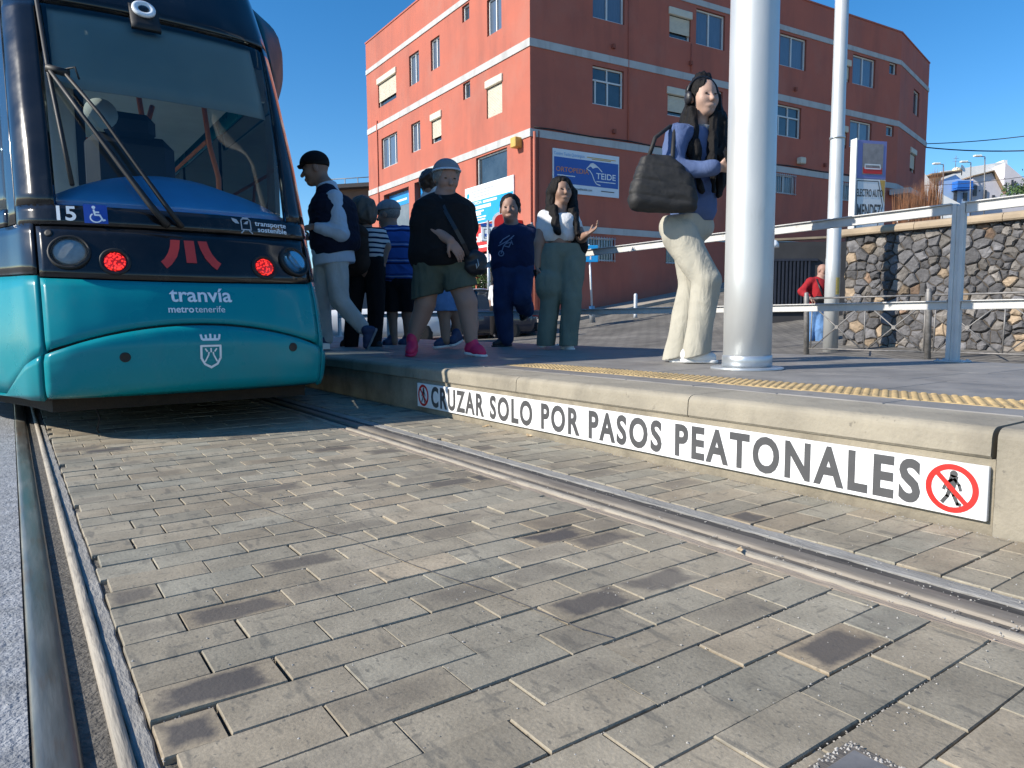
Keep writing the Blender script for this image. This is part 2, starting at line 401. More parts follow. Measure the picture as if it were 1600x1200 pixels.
# pavers: one block each, set by hand, so slightly uneven
def paver_material():
    m = bpy.data.materials.new('track pavers')
    t, N, L, b = nodes_of(m)
    at_ = N.new('ShaderNodeVertexColor'); at_.layer_name = 'tone'
    sep = N.new('ShaderNodeSeparateColor'); L.new(at_.outputs[0], sep.inputs[0])
    tc = N.new('ShaderNodeTexCoord')
    uv = N.new('ShaderNodeUVMap'); uv.uv_map = 'brick'
    # base hue between grey-green and tan
    mixc = N.new('ShaderNodeMix'); mixc.data_type = 'RGBA'
    mixc.inputs[6].default_value = (.288, .270, .215, 1); mixc.inputs[7].default_value = (.335, .275, .195, 1)
    L.new(sep.outputs[2], mixc.inputs[0])
    sc = N.new('ShaderNodeVectorMath'); sc.operation = 'SCALE'; L.new(mixc.outputs[2], sc.inputs[0]); L.new(sep.outputs[0], sc.inputs['Scale'])
    def noise(scale, detail=6, stretch=(1, 1, 1), rough=.6, rot=0):
        mp = N.new('ShaderNodeMapping'); mp.inputs['Scale'].default_value = stretch; mp.inputs['Rotation'].default_value = (0, 0, rot)
        L.new(tc.outputs['Object'], mp.inputs[0])
        n = N.new('ShaderNodeTexNoise'); n.inputs['Scale'].default_value = scale; n.inputs['Detail'].default_value = detail; n.inputs['Roughness'].default_value = rough
        L.new(mp.outputs[0], n.inputs['Vector']); return n
    def rng(src, a, b_, c, d):
        r = N.new('ShaderNodeMapRange'); r.inputs[1].default_value = a; r.inputs[2].default_value = b_; r.inputs[3].default_value = c; r.inputs[4].default_value = d
        L.new(src, r.inputs[0]); return r.outputs[0]
    cl = rng(noise(9).outputs[0], .3, .7, .80, 1.18)
    grain = rng(noise(160, 3).outputs[0], .3, .7, .86, 1.12)
    s2 = N.new('ShaderNodeVectorMath'); s2.operation = 'SCALE'; L.new(sc.outputs[0], s2.inputs[0]); L.new(cl, s2.inputs['Scale'])
    s3 = N.new('ShaderNodeVectorMath'); s3.operation = 'SCALE'; L.new(s2.outputs[0], s3.inputs[0]); L.new(grain, s3.inputs['Scale'])
    # dark scuffs, short and slanting
    sc1 = rng(noise(30, 3, (1, .28, 1), .5, .6).outputs[0], .60, .67, 0, .55)
    sc2 = rng(noise(46, 3, (.25, 1, 1), .5, .9).outputs[0], .63, .69, 0, .5)
    sc3 = rng(noise(95, 2, (1, .6, 1), .5, .3).outputs[0], .645, .69, 0, .6)
    m0 = N.new('ShaderNodeMath'); m0.operation = 'MAXIMUM'; L.new(sc1, m0.inputs[0]); L.new(sc3, m0.inputs[1])
    mk = N.new('ShaderNodeMath'); mk.operation = 'MAXIMUM'; L.new(m0.outputs[0], mk.inputs[0]); L.new(sc2, mk.inputs[1])
    d1 = N.new('ShaderNodeMix'); d1.data_type = 'RGBA'; L.new(mk.outputs[0], d1.inputs[0]); L.new(s3.outputs[0], d1.inputs[6]); d1.inputs[7].default_value = (.115, .11, .095, 1)
    # stained blocks: dark middle, tan rim (uv runs 0..1 over each block)
    sx = N.new('ShaderNodeSeparateXYZ'); L.new(uv.outputs[0], sx.inputs[0])
    def edge(o):
        a = N.new('ShaderNodeMath'); a.operation = 'SUBTRACT'; L.new(o, a.inputs[0]); a.inputs[1].default_value = .5
        c = N.new('ShaderNodeMath'); c.operation = 'ABSOLUTE'; L.new(a.outputs[0], c.inputs[0]); return c.outputs[0]
    mx = N.new('ShaderNodeMath'); mx.operation = 'MAXIMUM'; L.new(edge(sx.outputs[0]), mx.inputs[0]); L.new(edge(sx.outputs[1]), mx.inputs[1])
    wob = rng(noise(14, 4).outputs[0], .25, .75, -.16, .16)
    ad = N.new('ShaderNodeMath'); ad.operation = 'ADD'; L.new(mx.outputs[0], ad.inputs[0]); L.new(wob, ad.inputs[1])
    inner = rng(ad.outputs[0], .30, .46, 1, 0)
    st = N.new('ShaderNodeMath'); st.operation = 'MULTIPLY'; L.new(inner, st.inputs[0]); L.new(sep.outputs[1], st.inputs[1])
    rim = N.new('ShaderNodeMath'); rim.operation = 'MULTIPLY'; rim.inputs[1].default_value = .4; L.new(sep.outputs[1], rim.inputs[0])
    d15 = N.new('ShaderNodeMix'); d15.data_type = 'RGBA'; L.new(rim.outputs[0], d15.inputs[0]); L.new(d1.outputs[2], d15.inputs[6]); d15.inputs[7].default_value = (.27, .205, .13, 1)
    d2 = N.new('ShaderNodeMix'); d2.data_type = 'RGBA'; L.new(st.outputs[0], d2.inputs[0]); L.new(d15.outputs[2], d2.inputs[6]); d2.inputs[7].default_value = (.082, .074, .070, 1)
    big = rng(noise(1.6, 5).outputs[0], .32, .68, .82, 1.14)
    s4 = N.new('ShaderNodeVectorMath'); s4.operation = 'SCALE'; L.new(d2.outputs[2], s4.inputs[0]); L.new(big, s4.inputs['Scale'])
    L.new(s4.outputs[0], b.inputs['Base Color'])
    L.new(rng(noise(20).outputs[0], .3, .7, .6, .85), b.inputs['Roughness'])
    b.inputs['Specular IOR Level'].default_value = .35
    bp = N.new('ShaderNodeBump'); bp.inputs['Strength'].default_value = .35; bp.inputs['Distance'].default_value = .004
    L.new(noise(120, 6).outputs[0], bp.inputs['Height']); L.new(bp.outputs[0], b.inputs['Normal'])
    return m
M['paver'] = paver_material()

def lay_pavers(name, x0, x1, y0, y1, bl, bw):
    rnd = random.Random(5 + int(x0 * 10))
    Vs, Fs, tone, uvs = [], [], [], []
    y = y0; row = 0
    while y < y1:
        off = (row % 2) * bl * .5 + rnd.uniform(-.02, .02)
        x = x0 - bl + (off % bl)
        while x < x1 - .012:
            xa, xb = max(x, x0), min(x + bl, x1)
            if xb - xa > .02:
                gp = .0013 + max(0, rnd.gauss(0, .0006)); bv = .0014
                h = rnd.gauss(0, .0008); tx, ty = rnd.gauss(0, .0035), rnd.gauss(0, .0035)
                cx, cy = (xa + xb) / 2, y + bw / 2
                jx, jy = rnd.gauss(0, .0012), rnd.gauss(0, .0012)
                a, b_, c, d = xa + gp + jx, xb - gp + jx, y + gp + jy, y + bw - gp + jy
                n = len(Vs)
                zt = lambda px, py: h + (px - cx) * tx + (py - cy) * ty
                for px, py in ((a + bv, c + bv), (b_ - bv, c + bv), (b_ - bv, d - bv), (a + bv, d - bv)): Vs.append((px, py, zt(px, py)))
                for px, py in ((a, c), (b_, c), (b_, d), (a, d)): Vs.append((px, py, zt(px, py) - .0028))
                for px, py in ((a, c), (b_, c), (b_, d), (a, d)): Vs.append((px, py, -.02))
                Fs.append((n, n + 1, n + 2, n + 3))
                for q in range(4):
                    r_ = (q + 1) % 4
                    Fs.append((n + 4 + q, n + 4 + r_, n + r_, n + q)); Fs.append((n + 8 + q, n + 8 + r_, n + 4 + r_, n + 4 + q))
                s = rnd.random()
                stain = rnd.uniform(.6, .95) if s < (.17 if cy < .85 else .05) else (rnd.uniform(.15, .4) if s < .26 else 0)
                tone.append((rnd.uniform(.85, 1.08), stain, min(max(rnd.gauss(.46, .2), 0), 1), 1))
            x += bl
        y += bw; row += 1
    me = bpy.data.meshes.new(name)
    me.from_pydata(Vs, [], Fs)
    ca = me.color_attributes.new('tone', 'FLOAT_COLOR', 'CORNER')
    ul = me.uv_layers.new(name='brick')
    nb = len(tone); per = 36
    arr = np.repeat(np.array(tone, np.float32), per, axis=0)
    ca.data.foreach_set('color', arr.ravel())
    q = np.array([(0, 0), (1, 0), (1, 1), (0, 1)] + [(0, 0)] * 32, np.float32)
    ul.data.foreach_set('uv', np.tile(q, (nb, 1)).ravel())
    return tag(link_mesh(name, me, M['paver']), kind='structure')
lay_pavers('track_paving', .128, 1.372, .10, 12.0, .2, .0975)
lay_pavers('kerbside_paving', 1.628, 2.036, .10, 12.0, .2, .0975)

def strip(m, x0, x1, z, mi=0, zlo=-.03, wob=0.0, y0=-1.0, y1=20.0, seed=1):
    """a long strip along the track with slightly ragged edges"""
    rnd = random.Random(seed); ys = list(np.arange(y0, 6, .04)) + list(np.arange(6, y1, .5)); V = []
    for y in ys:
        a = x0 + rnd.uniform(-wob, wob); b = x1 + rnd.uniform(-wob, wob); e = rnd.uniform(-wob, wob) * .4
        V += [(a, y, zlo), (a, y, z + e - .002), (a + .003, y, z + e), (b - .003, y, z + e), (b, y, z + e - .002), (b, y, zlo)]
    F_ = [(i * 6 + k, (i + 1) * 6 + k, (i + 1) * 6 + k + 1, i * 6 + k + 1) for i in range(len(ys) - 1) for k in range(5)]
    m.add(V, F_, mi)
def rail_profile(m, pts, mi=0, y0=-1.0, y1=30.0):
    n = len(pts); V = [(x, y, z) for y in (y0, 4, 10, y1) for x, z in pts]
    F_ = [(i * n + k, (i + 1) * n + k, (i + 1) * n + k + 1, i * n + k + 1) for i in range(3) for k in range(n - 1)]
    m.add(V, F_, mi, True)

rt = empty('tram_rail', (.02, 0, 0), 'worn steel grooved rail with deep dirty groove at the left edge of the paving', 'rail', 'rails of the tram track')
m = MB(); rail_profile(m, [(-.009, -.05), (-.009, -.004), (-.005, .001), (.004, .003), (.030, .003), (.040, .0005), (.0445, -.006), (.046, -.045)])
m.build('rail_head', M['rail'], rt)
m = MB(); m.box((.046, -1, -.06), (.084, 30, -.040)); m.build('groove', M['groove'], rt)
m = MB(); rail_profile(m, [(.080, -.045), (.081, -.004), (.084, .0015), (.096, .002), (.099, -.001), (.102, -.012)])
m.build('rail_lip', M['lip'], rt)
m = MB(); strip(m, .1015, .127, -.006, 0, -.03, .0022, seed=3); m.build('concrete_edge', M['filler'], rt)
rt = empty('tram_rail', (1.5, 0, 0), 'pale dusty grooved rail nearest the platform, between tan mortar strips', 'rail', 'rails of the tram track')
m = MB(); rail_profile(m, [(1.482, -.045), (1.4835, -.006), (1.488, -.0015), (1.498, .0005), (1.524, .0005), (1.533, -.0015), (1.537, -.005), (1.537, -.05)])
m.build('rail_head', M['dustyrail'], rt)
m = MB(); rail_profile(m, [(1.4455, -.02), (1.448, -.011), (1.465, -.014), (1.4825, -.010)]); m.build('groove', M['dust'], rt)
m = MB(); rail_profile(m, [(1.414, -.03), (1.4145, -.005), (1.418, -.0005), (1.440, -.0005), (1.4445, -.004), (1.446, -.02)]); m.build('rail_lip', M['lip'], rt)
m = MB(); strip(m, 1.374, 1.404, -.002, 0, -.03, .0025, seed=5); strip(m, 1.404, 1.4145, -.009, 1, -.03, .001, seed=6)
strip(m, 1.537, 1.575, -.005, 1, -.03, .002, seed=7); strip(m, 1.575, 1.626, -.002, 2, -.03, .003, seed=8)
m.build('concrete_edge', [M['tan'], M['bitumen'], M['filler']], rt)

# grit swept into the joints and lying about
def grit(name, pts, size, mat):
    rnd = random.Random(11); m = MB()
    for x, y, z in pts:
        s = size * rnd.uniform(.5, 1.5); P = []
        for k in range(5):
            t = 2 * math.pi * k / 5 + rnd.uniform(-.4, .4)
            P.append((x + math.cos(t) * s * rnd.uniform(.6, 1), y + math.sin(t) * s * rnd.uniform(.6, 1), z))
        P.append((x + rnd.uniform(-.3, .3) * s, y + rnd.uniform(-.3, .3) * s, z + s * rnd.uniform(.5, 1.0)))
        m.add(P, [(k, (k + 1) % 5, 5) for k in range(5)])
    return tag(m.build(name, mat), kind='stuff')
rnd = random.Random(3); pts = []
for k in range(9000):
    y = .45 + 4.2 * rnd.random() ** 1.6
    if rnd.random() < .85:
        y = .10 + .0975 * round((y - .10) / .0975) + rnd.gauss(0, .0022)
        pts.append((rnd.uniform(.13, 2.03), y, -.0075 + rnd.uniform(0, .004)))
    else:
        pts.append((rnd.uniform(.13, 2.03), y, .0))
for k in range(700): pts.append((2.035 - abs(rnd.gauss(0, .02)), rnd.uniform(.5, 4), 0))
for k in range(900): pts.append((rnd.uniform(-.75, -.015), rnd.uniform(.6, 5), -.004))
for k in range(250): pts.append((rnd.uniform(1.54, 1.625), rnd.uniform(.4, 4), -.003))
M['grit'] = pm('pale grit', (.36, .34, .31), .9, .3, 40)
tag(grit('grit', pts, .0021, M['grit']), 'pale grit swept into the paving joints', 'grit')

# dead leaves and litter
M['leaf'] = pm('dry leaf', (.22, .12, .05), .8, .3, 40)
M['leafpale'] = pm('pale dry leaf', (.52, .38, .22), .8, .25, 40)
def leaf(loc, size, ang, label, mat, group=None):
    c, s = math.cos(ang), math.sin(ang); V = []
    for i, (u, wv, h) in enumerate([(-1, 0, .1), (-.5, .35, .25), (0, .45, .1), (.5, .3, .3), (1, 0, .45), (.5, -.3, .15), (0, -.42, .3), (-.5, -.33, .05)]):
        V.append((loc[0] + (u * c - wv * s) * size, loc[1] + (u * s + wv * c) * size, loc[2] + h * size * .6 + .001))
    V.append((loc[0], loc[1], loc[2] + .002))
    m = MB(); m.add(V, [(k, (k + 1) % 8, 8) for k in range(8)])
    return tag(m.build('dry_leaf', mat), label, 'leaf', group)
leaf((1.41, 1.045, .003), .017, .5, 'pale curled dry leaf lying on the lip of the rail nearest the platform', M['leafpale'])
for x, y, z, s, a in [(.062, 1.55, -.04, .012, .4), (.066, 1.72, -.04, .010, 1.9), (.058, 1.95, -.04, .012, 2.6), (.064, 2.2, -.04, .011, .9), (.06, 2.9, -.04, .012, 1.2), (.064, 1.42, -.04, .009, 2.2)]:
    leaf((x, y, z), s, a, 'small brown dry leaf fallen in the dark groove of the left rail', M['leaf'], 'leaves in the rail groove')
leaf((.072, 1.62, -.02), .014, 1.4, 'pale upright dry leaf sticking out of the groove of the left rail', M['leafpale'])
for y, a in ((3.1, .3), (2.72, 1.2)):
    leaf((2.02, y, .001), .03, a, 'tan dry leaf lying at the foot of the kerb below the lettered board', M['leafpale'], 'leaves at the kerb foot')

# ------------------------------------------------------------------ platform
ZP = .279
m = MB()
m.box((2.33, -3, -.2), (4.92, 60, ZP - .002))
pf = m.build('platform', M['platform']); tag(pf, kind='structure')
# paving slabs of the platform
m = MB(); xs = [2.335, 2.505, 2.755, 3.35, 3.95, 4.55, 4.915]
rnd = random.Random(9)
for a, b in zip(xs[:-1], xs[1:]):
    y = -1.0 + rnd.uniform(0, .4)
    while y < 16:
        L_ = 1.2 if b - a > .3 else .4
        if not (abs(a - 2.505) < .01 and y < 3.4):
            m.box((a + .002, y + .002, ZP - .03), (b - .002, y + L_ - .002, ZP + rnd.uniform(0, .0015)), 0, .003)
        y += L_
tag(m.build('platform_paving', M['platform']), kind='structure')
# tactile strip with its rows of studs
m = MB()
y = -.6
while y < 3.5:
    m.box((2.507, y, ZP - .02), (2.753, y + .247, ZP + .002), 0, .002); y += .25
Vd, Fd = [], []
for i in range(7):
    for j in range(int((3.5 + .6) / .035)):
        cx_, cy_ = 2.525 + i * .035, -.58 + j * .035 + (i % 2) * .0175
        if cy_ > 3.48: continue
        n = len(Vd)
        for rr_, hh in ((.0125, .0015), (.0105, .0052), (.006, .0066)):
            for k in range(8): Vd.append((cx_ + rr_ * math.cos(k * math.pi / 4), cy_ + rr_ * math.sin(k * math.pi / 4), ZP + hh))
        for q in range(2):
            for k in range(8): Fd.append((n + q * 8 + k, n + q * 8 + (k + 1) % 8, n + q * 8 + 8 + (k + 1) % 8, n + q * 8 + 8 + k))
        Fd.append(tuple(n + 16 + k for k in range(8)))
m.add(Vd, Fd, 0, True)
tag(m.build('tactile_paving', M['tactile']), kind='structure')
# kerb: coping stones over a recessed base, one full-height end block
def coping(y0, y1, label, full=False):
    m = MB(); r_ = .035; prof = []
    zb = -.06 if full else .196
    xf = 2.045 if not full else 2.043
    prof = [(2.33, zb), (xf + (.0 if full else .008), zb), (xf, zb + (.0 if full else .008))]
    for k in range(6):
        t = k / 5 * math.pi / 2
        prof.append((xf + .003 + r_ * (1 - math.cos(t)), ZP - .001 - r_ * .75 * (1 - math.sin(t))))
    prof.append((2.33, ZP - .001))
    g_ = .002
    m.prism([(x, y0 + g_, z) for x, z in prof], (0, y1 - y0 - 2 * g_, 0))
    tag(m.build('kerb_stone', M['kerb']), label, 'kerb stone', 'kerb stones along the platform edge')
coping(-2.5, .745, 'full height pale kerb block right of the lettered board', True)
ys_k = [.755, 1.76, 2.86, 3.96, 5.06, 6.16, 7.26, 8.36, 9.46, 10.56, 11.66]
kl = ['long pale kerb stone above the red walking ban sign at the near end', 'pale kerb stone above the word PEATONALES', 'half shaded kerb stone above the first words of the board',
      'dark shaded kerb stone beside the tram nose'] + ['dark kerb stone of the platform edge hidden beside the tram flank'] * 6
for a, b, l in zip(ys_k[:-1], ys_k[1:], kl): coping(a, b, l)
m = MB(); m.box((2.056, .748, -.1), (2.325, 11.7, .195)); tag(m.build('kerb_base', M['kerb_low']), kind='structure')
# lettered board
sb = empty('platform_sign', (2.05, 2.33, .1), 'long white board on the kerb with dark capitals and two red walking ban rings', 'sign')
m = MB(); m.box((2.040, .757, .031), (2.0555, 3.905, .176), 0, .002); m.build('board', M['white'], sb)
km = lambda x, y: (2.0392, 2.33 - x, .1035 + y)
t_ = text_mesh('CRUZAR SOLO POR PASOS PEATONALES', km, .148, .0055, 1.0, 'CENTER', 0.0, 1.22)
xs_ = [2.33 - v[1] for v in t_.v]; wdt = max(xs_) - min(xs_); cxm = (max(xs_) + min(xs_)) / 2
zs_ = [v[2] for v in t_.v]; zc = (max(zs_) + min(zs_)) / 2; zh = max(zs_) - min(zs_)
t_.v = [(v[0], 2.33 - (((2.33 - v[1]) - cxm) * (2.805 / wdt) + .005), .1050 + (v[2] - zc) * (.126 / zh)) for v in t_.v]
t_.build('lettering', M['letter'], sb)
for yc in (3.825, .843):
    kc = lambda x, y, yc=yc: (2.0385, yc - x, .104 + y)
    m = MB()
    kk = lambda x, y, yc=yc: (2.0388, yc - x, .104 + y)
    disc(m, .004, .040, .0095, kk)
    strokes(m, [[(.004, .03), (-.002, .0)]], .021, kk)
    strokes(m, [[(0, .024), (-.014, .012), (-.020, -.004)], [(.006, .026), (.018, .012), (.022, -.002)]], .0075, kk)
    strokes(m, [[(-.003, .002), (.006, -.018), (.016, -.04), (.022, -.041)], [(-.003, .002), (-.010, -.022), (-.022, -.040)]], .0095, kk)
    o = m.build('walking_figure', M['letter'], sb)
    m = MB(); disc(m, 0, 0, .066, kc, .051, 0, 48); strokes(m, [[(-.036, .036), (.036, -.036)]], .013, lambda x, y, yc=yc: (2.0381, yc - x, .104 + y))
    m.build('ban_ring', M['signred'], sb)

# ------------------------------------------------------------------ big pole, street lamp pole
PX, PY = 3.33, 2.45
bp_ = empty('platform_pole', (PX, PY, ZP), 'thick silver round pole standing on the platform beside the woman with the quilted bag', 'pole')
m = MB(); m.lathe((PX, PY, ZP), (0, 0, 1), [(.128, .0), (.128, .5), (.126, 1.5), (.1235, 3.0), (.12, 7.5)], 48); m.build('shaft', M['pole'], bp_)
m = MB(); m.lathe((PX, PY, ZP), (0, 0, 1), [(.1335, .016), (.1335, .075), (.1285, .079)], 48); m.build('collar', M['steel'], bp_)
m = MB(); m.lathe((PX, PY, ZP), (0, 0, 1), [(.195, 0), (.195, .011), (.19, .014), (.10, .015)], 48); m.build('base_plate', M['steel'], bp_)
m = MB(); m.box((PX - .05, PY - .1345, ZP + .5), (PX + .05, PY - .118, ZP + .62)) if False else None
QX, QY = 11.2, 6.6
lp = empty('lamp_post', (QX, QY, -.07), 'slim silver lamp post rising behind the railing left of the stone wall', 'pole')
m = MB(); m.lathe((QX, QY, -.08), (0, 0, 1), [(.118, 0), (.117, 1.6), (.112, 1.62), (.105, 4.5), (.10, 9)], 28); m.build('shaft', M['pole'], lp)
m = MB(); m.lathe((QX, QY, 3.45), (0, 0, 1), [(.121, 0), (.121, .03), (.118, .032)], 24); m.build('strap_band', M['steel'], lp)
M['sticker'] = pm('yellow sticker', (.62, .45, .12), .6, .3, 30)
m = MB(); a0 = math.atan2(-.81, -.57)
P = []
for k in range(5):
    a = a0 + .35 + (k - 2) * .16
    for z in (.93, 1.21): P.append((QX + .1195 * math.cos(a), QY + .1195 * math.sin(a), z))
m.add(P, [(2 * k, 2 * k + 2, 2 * k + 3, 2 * k + 1) for k in range(4)]); m.build('sticker', M['sticker'], lp)

# ------------------------------------------------------------------ platform railing
FX = 4.76
fr = empty('platform_railing', (FX, 2.0, ZP), 'grey flat bar railing with twin posts along the back of the platform', 'railing')
fposts = [-2.0, 0.0, 2.0, 4.0, 6.0, 8.0, 10.0, 12.0]
for yp in fposts:
    m = MB()
    for dy in (-.0225, .0225): m.box((FX - .022, yp + dy - .0125, ZP + .01), (FX + .022, yp + dy + .0125, 1.245), 0, .003)
    m.box((FX - .014, yp - .0105, ZP + .01), (FX + .014, yp + .0105, 1.235), 0, .002)
    p = m.build('post', M['fence'], fr)
    m = MB(); m.box((FX - .06, yp - .085, ZP), (FX + .06, yp + .085, ZP + .012), 0, .003)
    for sx in (-.042, .042):
        for sy in (-.068, .068): m.lathe((FX + sx, yp + sy, ZP + .011), (0, 0, 1), [(.009, 0), (.009, .008), (.004, .009)], 6)
    m.build('foot_plate', M['steel'], p)
for a, b in zip(fposts[:-1], fposts[1:]):
    m = MB(); m.box((FX - .012, a + .038, 1.185), (FX + .012, b - .038, 1.242), 0, .003); m.box((FX - .03, a + .038, 1.2425), (FX + .03, b - .038, 1.250), 0, .002)
    m.build('top_rail', M['fence'], fr)
    m = MB(); m.box((FX - .012, a + .038, .604), (FX + .012, b - .038, .652), 0, .003); m.box((FX - .03, a + .038, .6525), (FX + .03, b - .038, .660), 0, .002)
    m.build('mid_rail', M['fence'], fr)

# ------------------------------------------------------------------ street barrier with crosses
rnd = random.Random(21)
BXs = lambda y: 10.47 + (6.57 - y) * .078
bpts = [6.57, 4.78, 2.99, 1.20]
for i, (ya, yb) in enumerate(zip(bpts[:-1], bpts[1:])):
    lb = ['weathered lattice barrier panel in front of the slim lamp post', 'weathered lattice barrier panel right of the platform railing post', 'weathered lattice barrier panel at the right end of the row'][i]
    t_b = empty('street_barrier', (BXs((ya + yb) / 2), (ya + yb) / 2, -.07), lb, 'barrier', 'lattice barriers before the stone wall')
    for q, y in enumerate(([ya] if i else [ya]) + ([yb] if i == 2 else [])):
        m = MB(); x = BXs(y); ln = rnd.uniform(-.03, .03)
        m.lathe((x, y, -.09), (ln, .02, 1), [(.042, 0), (.042, .98), (.034, 1.0), (.034, 1.03), (.02, 1.05)], 14); m.build('post', M['barrier'], t_b)
    P0 = lambda f, z: (BXs(ya + (yb - ya) * f), ya + (yb - ya) * f, z)
    m = MB(); m.tube([P0(.02, .86), P0(.98, .86)], .014, 8); m.tube([P0(.02, .76), P0(.98, .76)], .009, 8); m.build('hand_rail', M['barrier'], t_b)
    for k in range(8): pass
    m = MB(); m.tube([P0(.02, .06), P0(.98, .06)], .012, 8); m.build('bottom_rail', M['barrier'], t_b)
    for f0, f1 in ((.05, .48), (.52, .95)):
        m = MB(); m.tube([P0(f0, .74), P0(f1, .07)], .010, 6); m.tube([P0(f0, .07), P0(f1, .74)], .010, 6); m.lathe(P0((f0 + f1) / 2, .405), (1, 0, 0), [(.03, -.012), (.03, .012)], 10); m.build('cross_brace', M['barrier'], t_b)
    for f in (.035, .5, .965):
        m = MB(); m.tube([P0(f, .06), P0(f + rnd.uniform(-.01, .01), .76)], .011, 6); m.build('upright', M['barrier'], t_b)
# thin dark tyre marks crossing the paving
M['tyremark'] = pm('tyre mark', (.12, .11, .10), .8, .3, 30)
for pl, wd in (([(0.552, 2.468), (0.591, 2.152), (0.634, 1.901), (0.685, 1.707), (0.71, 1.527), (0.728, 1.417), (0.755, 1.299), (0.785, 1.18), (0.805, 1.044), (0.817, 0.943), (0.839, 0.885)], .0045),):
    Q = [np.array(p) for p in pl]; m = MB(); rnd = random.Random(8); V = []
    seg = [Q[i] + (Q[i + 1] - Q[i]) * f for i in range(len(Q) - 1) for f in np.linspace(0, 1, 6)[:-1]] + [Q[-1]]
    for i, p in enumerate(seg):
        d = seg[min(i + 1, len(seg) - 1)] - seg[max(i - 1, 0)]; d = d / np.linalg.norm(d); h = wd * rnd.uniform(.2, .6)
        V += [(p[0] - d[1] * h, p[1] + d[0] * h, .0032), (p[0] + d[1] * h, p[1] - d[0] * h, .0032)]
    m.add(V, [(2 * i, 2 * i + 1, 2 * i + 3, 2 * i + 2) for i in range(len(seg) - 1)])
    tag(m.build('tyre_mark', M['tyremark']), kind='structure')
# inspection cover let into the paving, its frame bedded in loose grit
ic = empty('inspection_cover', (.70, .34, 0), 'dark inspection cover with a pale grit border at the bottom right of the paving', 'cover')
m = MB(); m.box((.44, .05, -.01), (.880, .474, .0032), 0, .002); m.build('frame', M['dust'], ic)
m = MB(); m.box((.455, .05, 0), (.864, .458, .0052), 0, .002); m.build('lid', M['barrier'], ic)
pts = [(.880 - rnd.random() * .014, .05 + rnd.random() * .42, .003) for _ in range(260)] + [(.44 + rnd.random() * .44, .474 - rnd.random() * .014, .003) for _ in range(260)]
rnd = random.Random(77)
tag(grit('grit', pts, .0024, M['grit']), 'pale grit lying along the rim of the inspection cover', 'grit')
# ------------------------------------------------------------------ stone wall
def attr_mat(name, rough=.85, bump=.6, bscale=25, layer='tone'):
    m = bpy.data.materials.new(name)
    t, N, L, b = nodes_of(m)
    a = N.new('ShaderNodeVertexColor'); a.layer_name = layer
    tc = N.new('ShaderNodeTexCoord')
    n = N.new('ShaderNodeTexNoise'); n.inputs['Scale'].default_value = 9; n.inputs['Detail'].default_value = 8; n.inputs['Roughness'].default_value = .65
    L.new(tc.outputs['Object'], n.inputs['Vector'])
    r = N.new('ShaderNodeMapRange'); r.inputs[1].default_value = .3; r.inputs[2].default_value = .7; r.inputs[3].default_value = .6; r.inputs[4].default_value = 1.35
    L.new(n.outputs[0], r.inputs[0])
    s = N.new('ShaderNodeVectorMath'); s.operation = 'SCALE'; L.new(a.outputs[0], s.inputs[0]); L.new(r.outputs[0], s.inputs['Scale'])
    L.new(s.outputs[0], b.inputs['Base Color']); b.inputs['Roughness'].default_value = rough
    n2 = N.new('ShaderNodeTexNoise'); n2.inputs['Scale'].default_value = bscale; n2.inputs['Detail'].default_value = 8
    L.new(tc.outputs['Object'], n2.inputs['Vector'])
    bp = N.new('ShaderNodeBump'); bp.inputs['Strength'].default_value = bump; bp.inputs['Distance'].default_value = .03
    L.new(n2.outputs[0], bp.inputs['Height']); L.new(bp.outputs[0], b.inputs['Normal'])
    return m
M['stones'] = attr_mat('rubble stones')
M['mortar'] = pm('wall mortar', (.075, .063, .052), .95, .3, 8, bump=.6, bscale=40)
M['coping'] = pm('tan wall coping', (.36, .28, .19), .85, .2, 3, bump=.35, bscale=40)
WX = lambda y: 12.34 + (7.0 - y) * .044
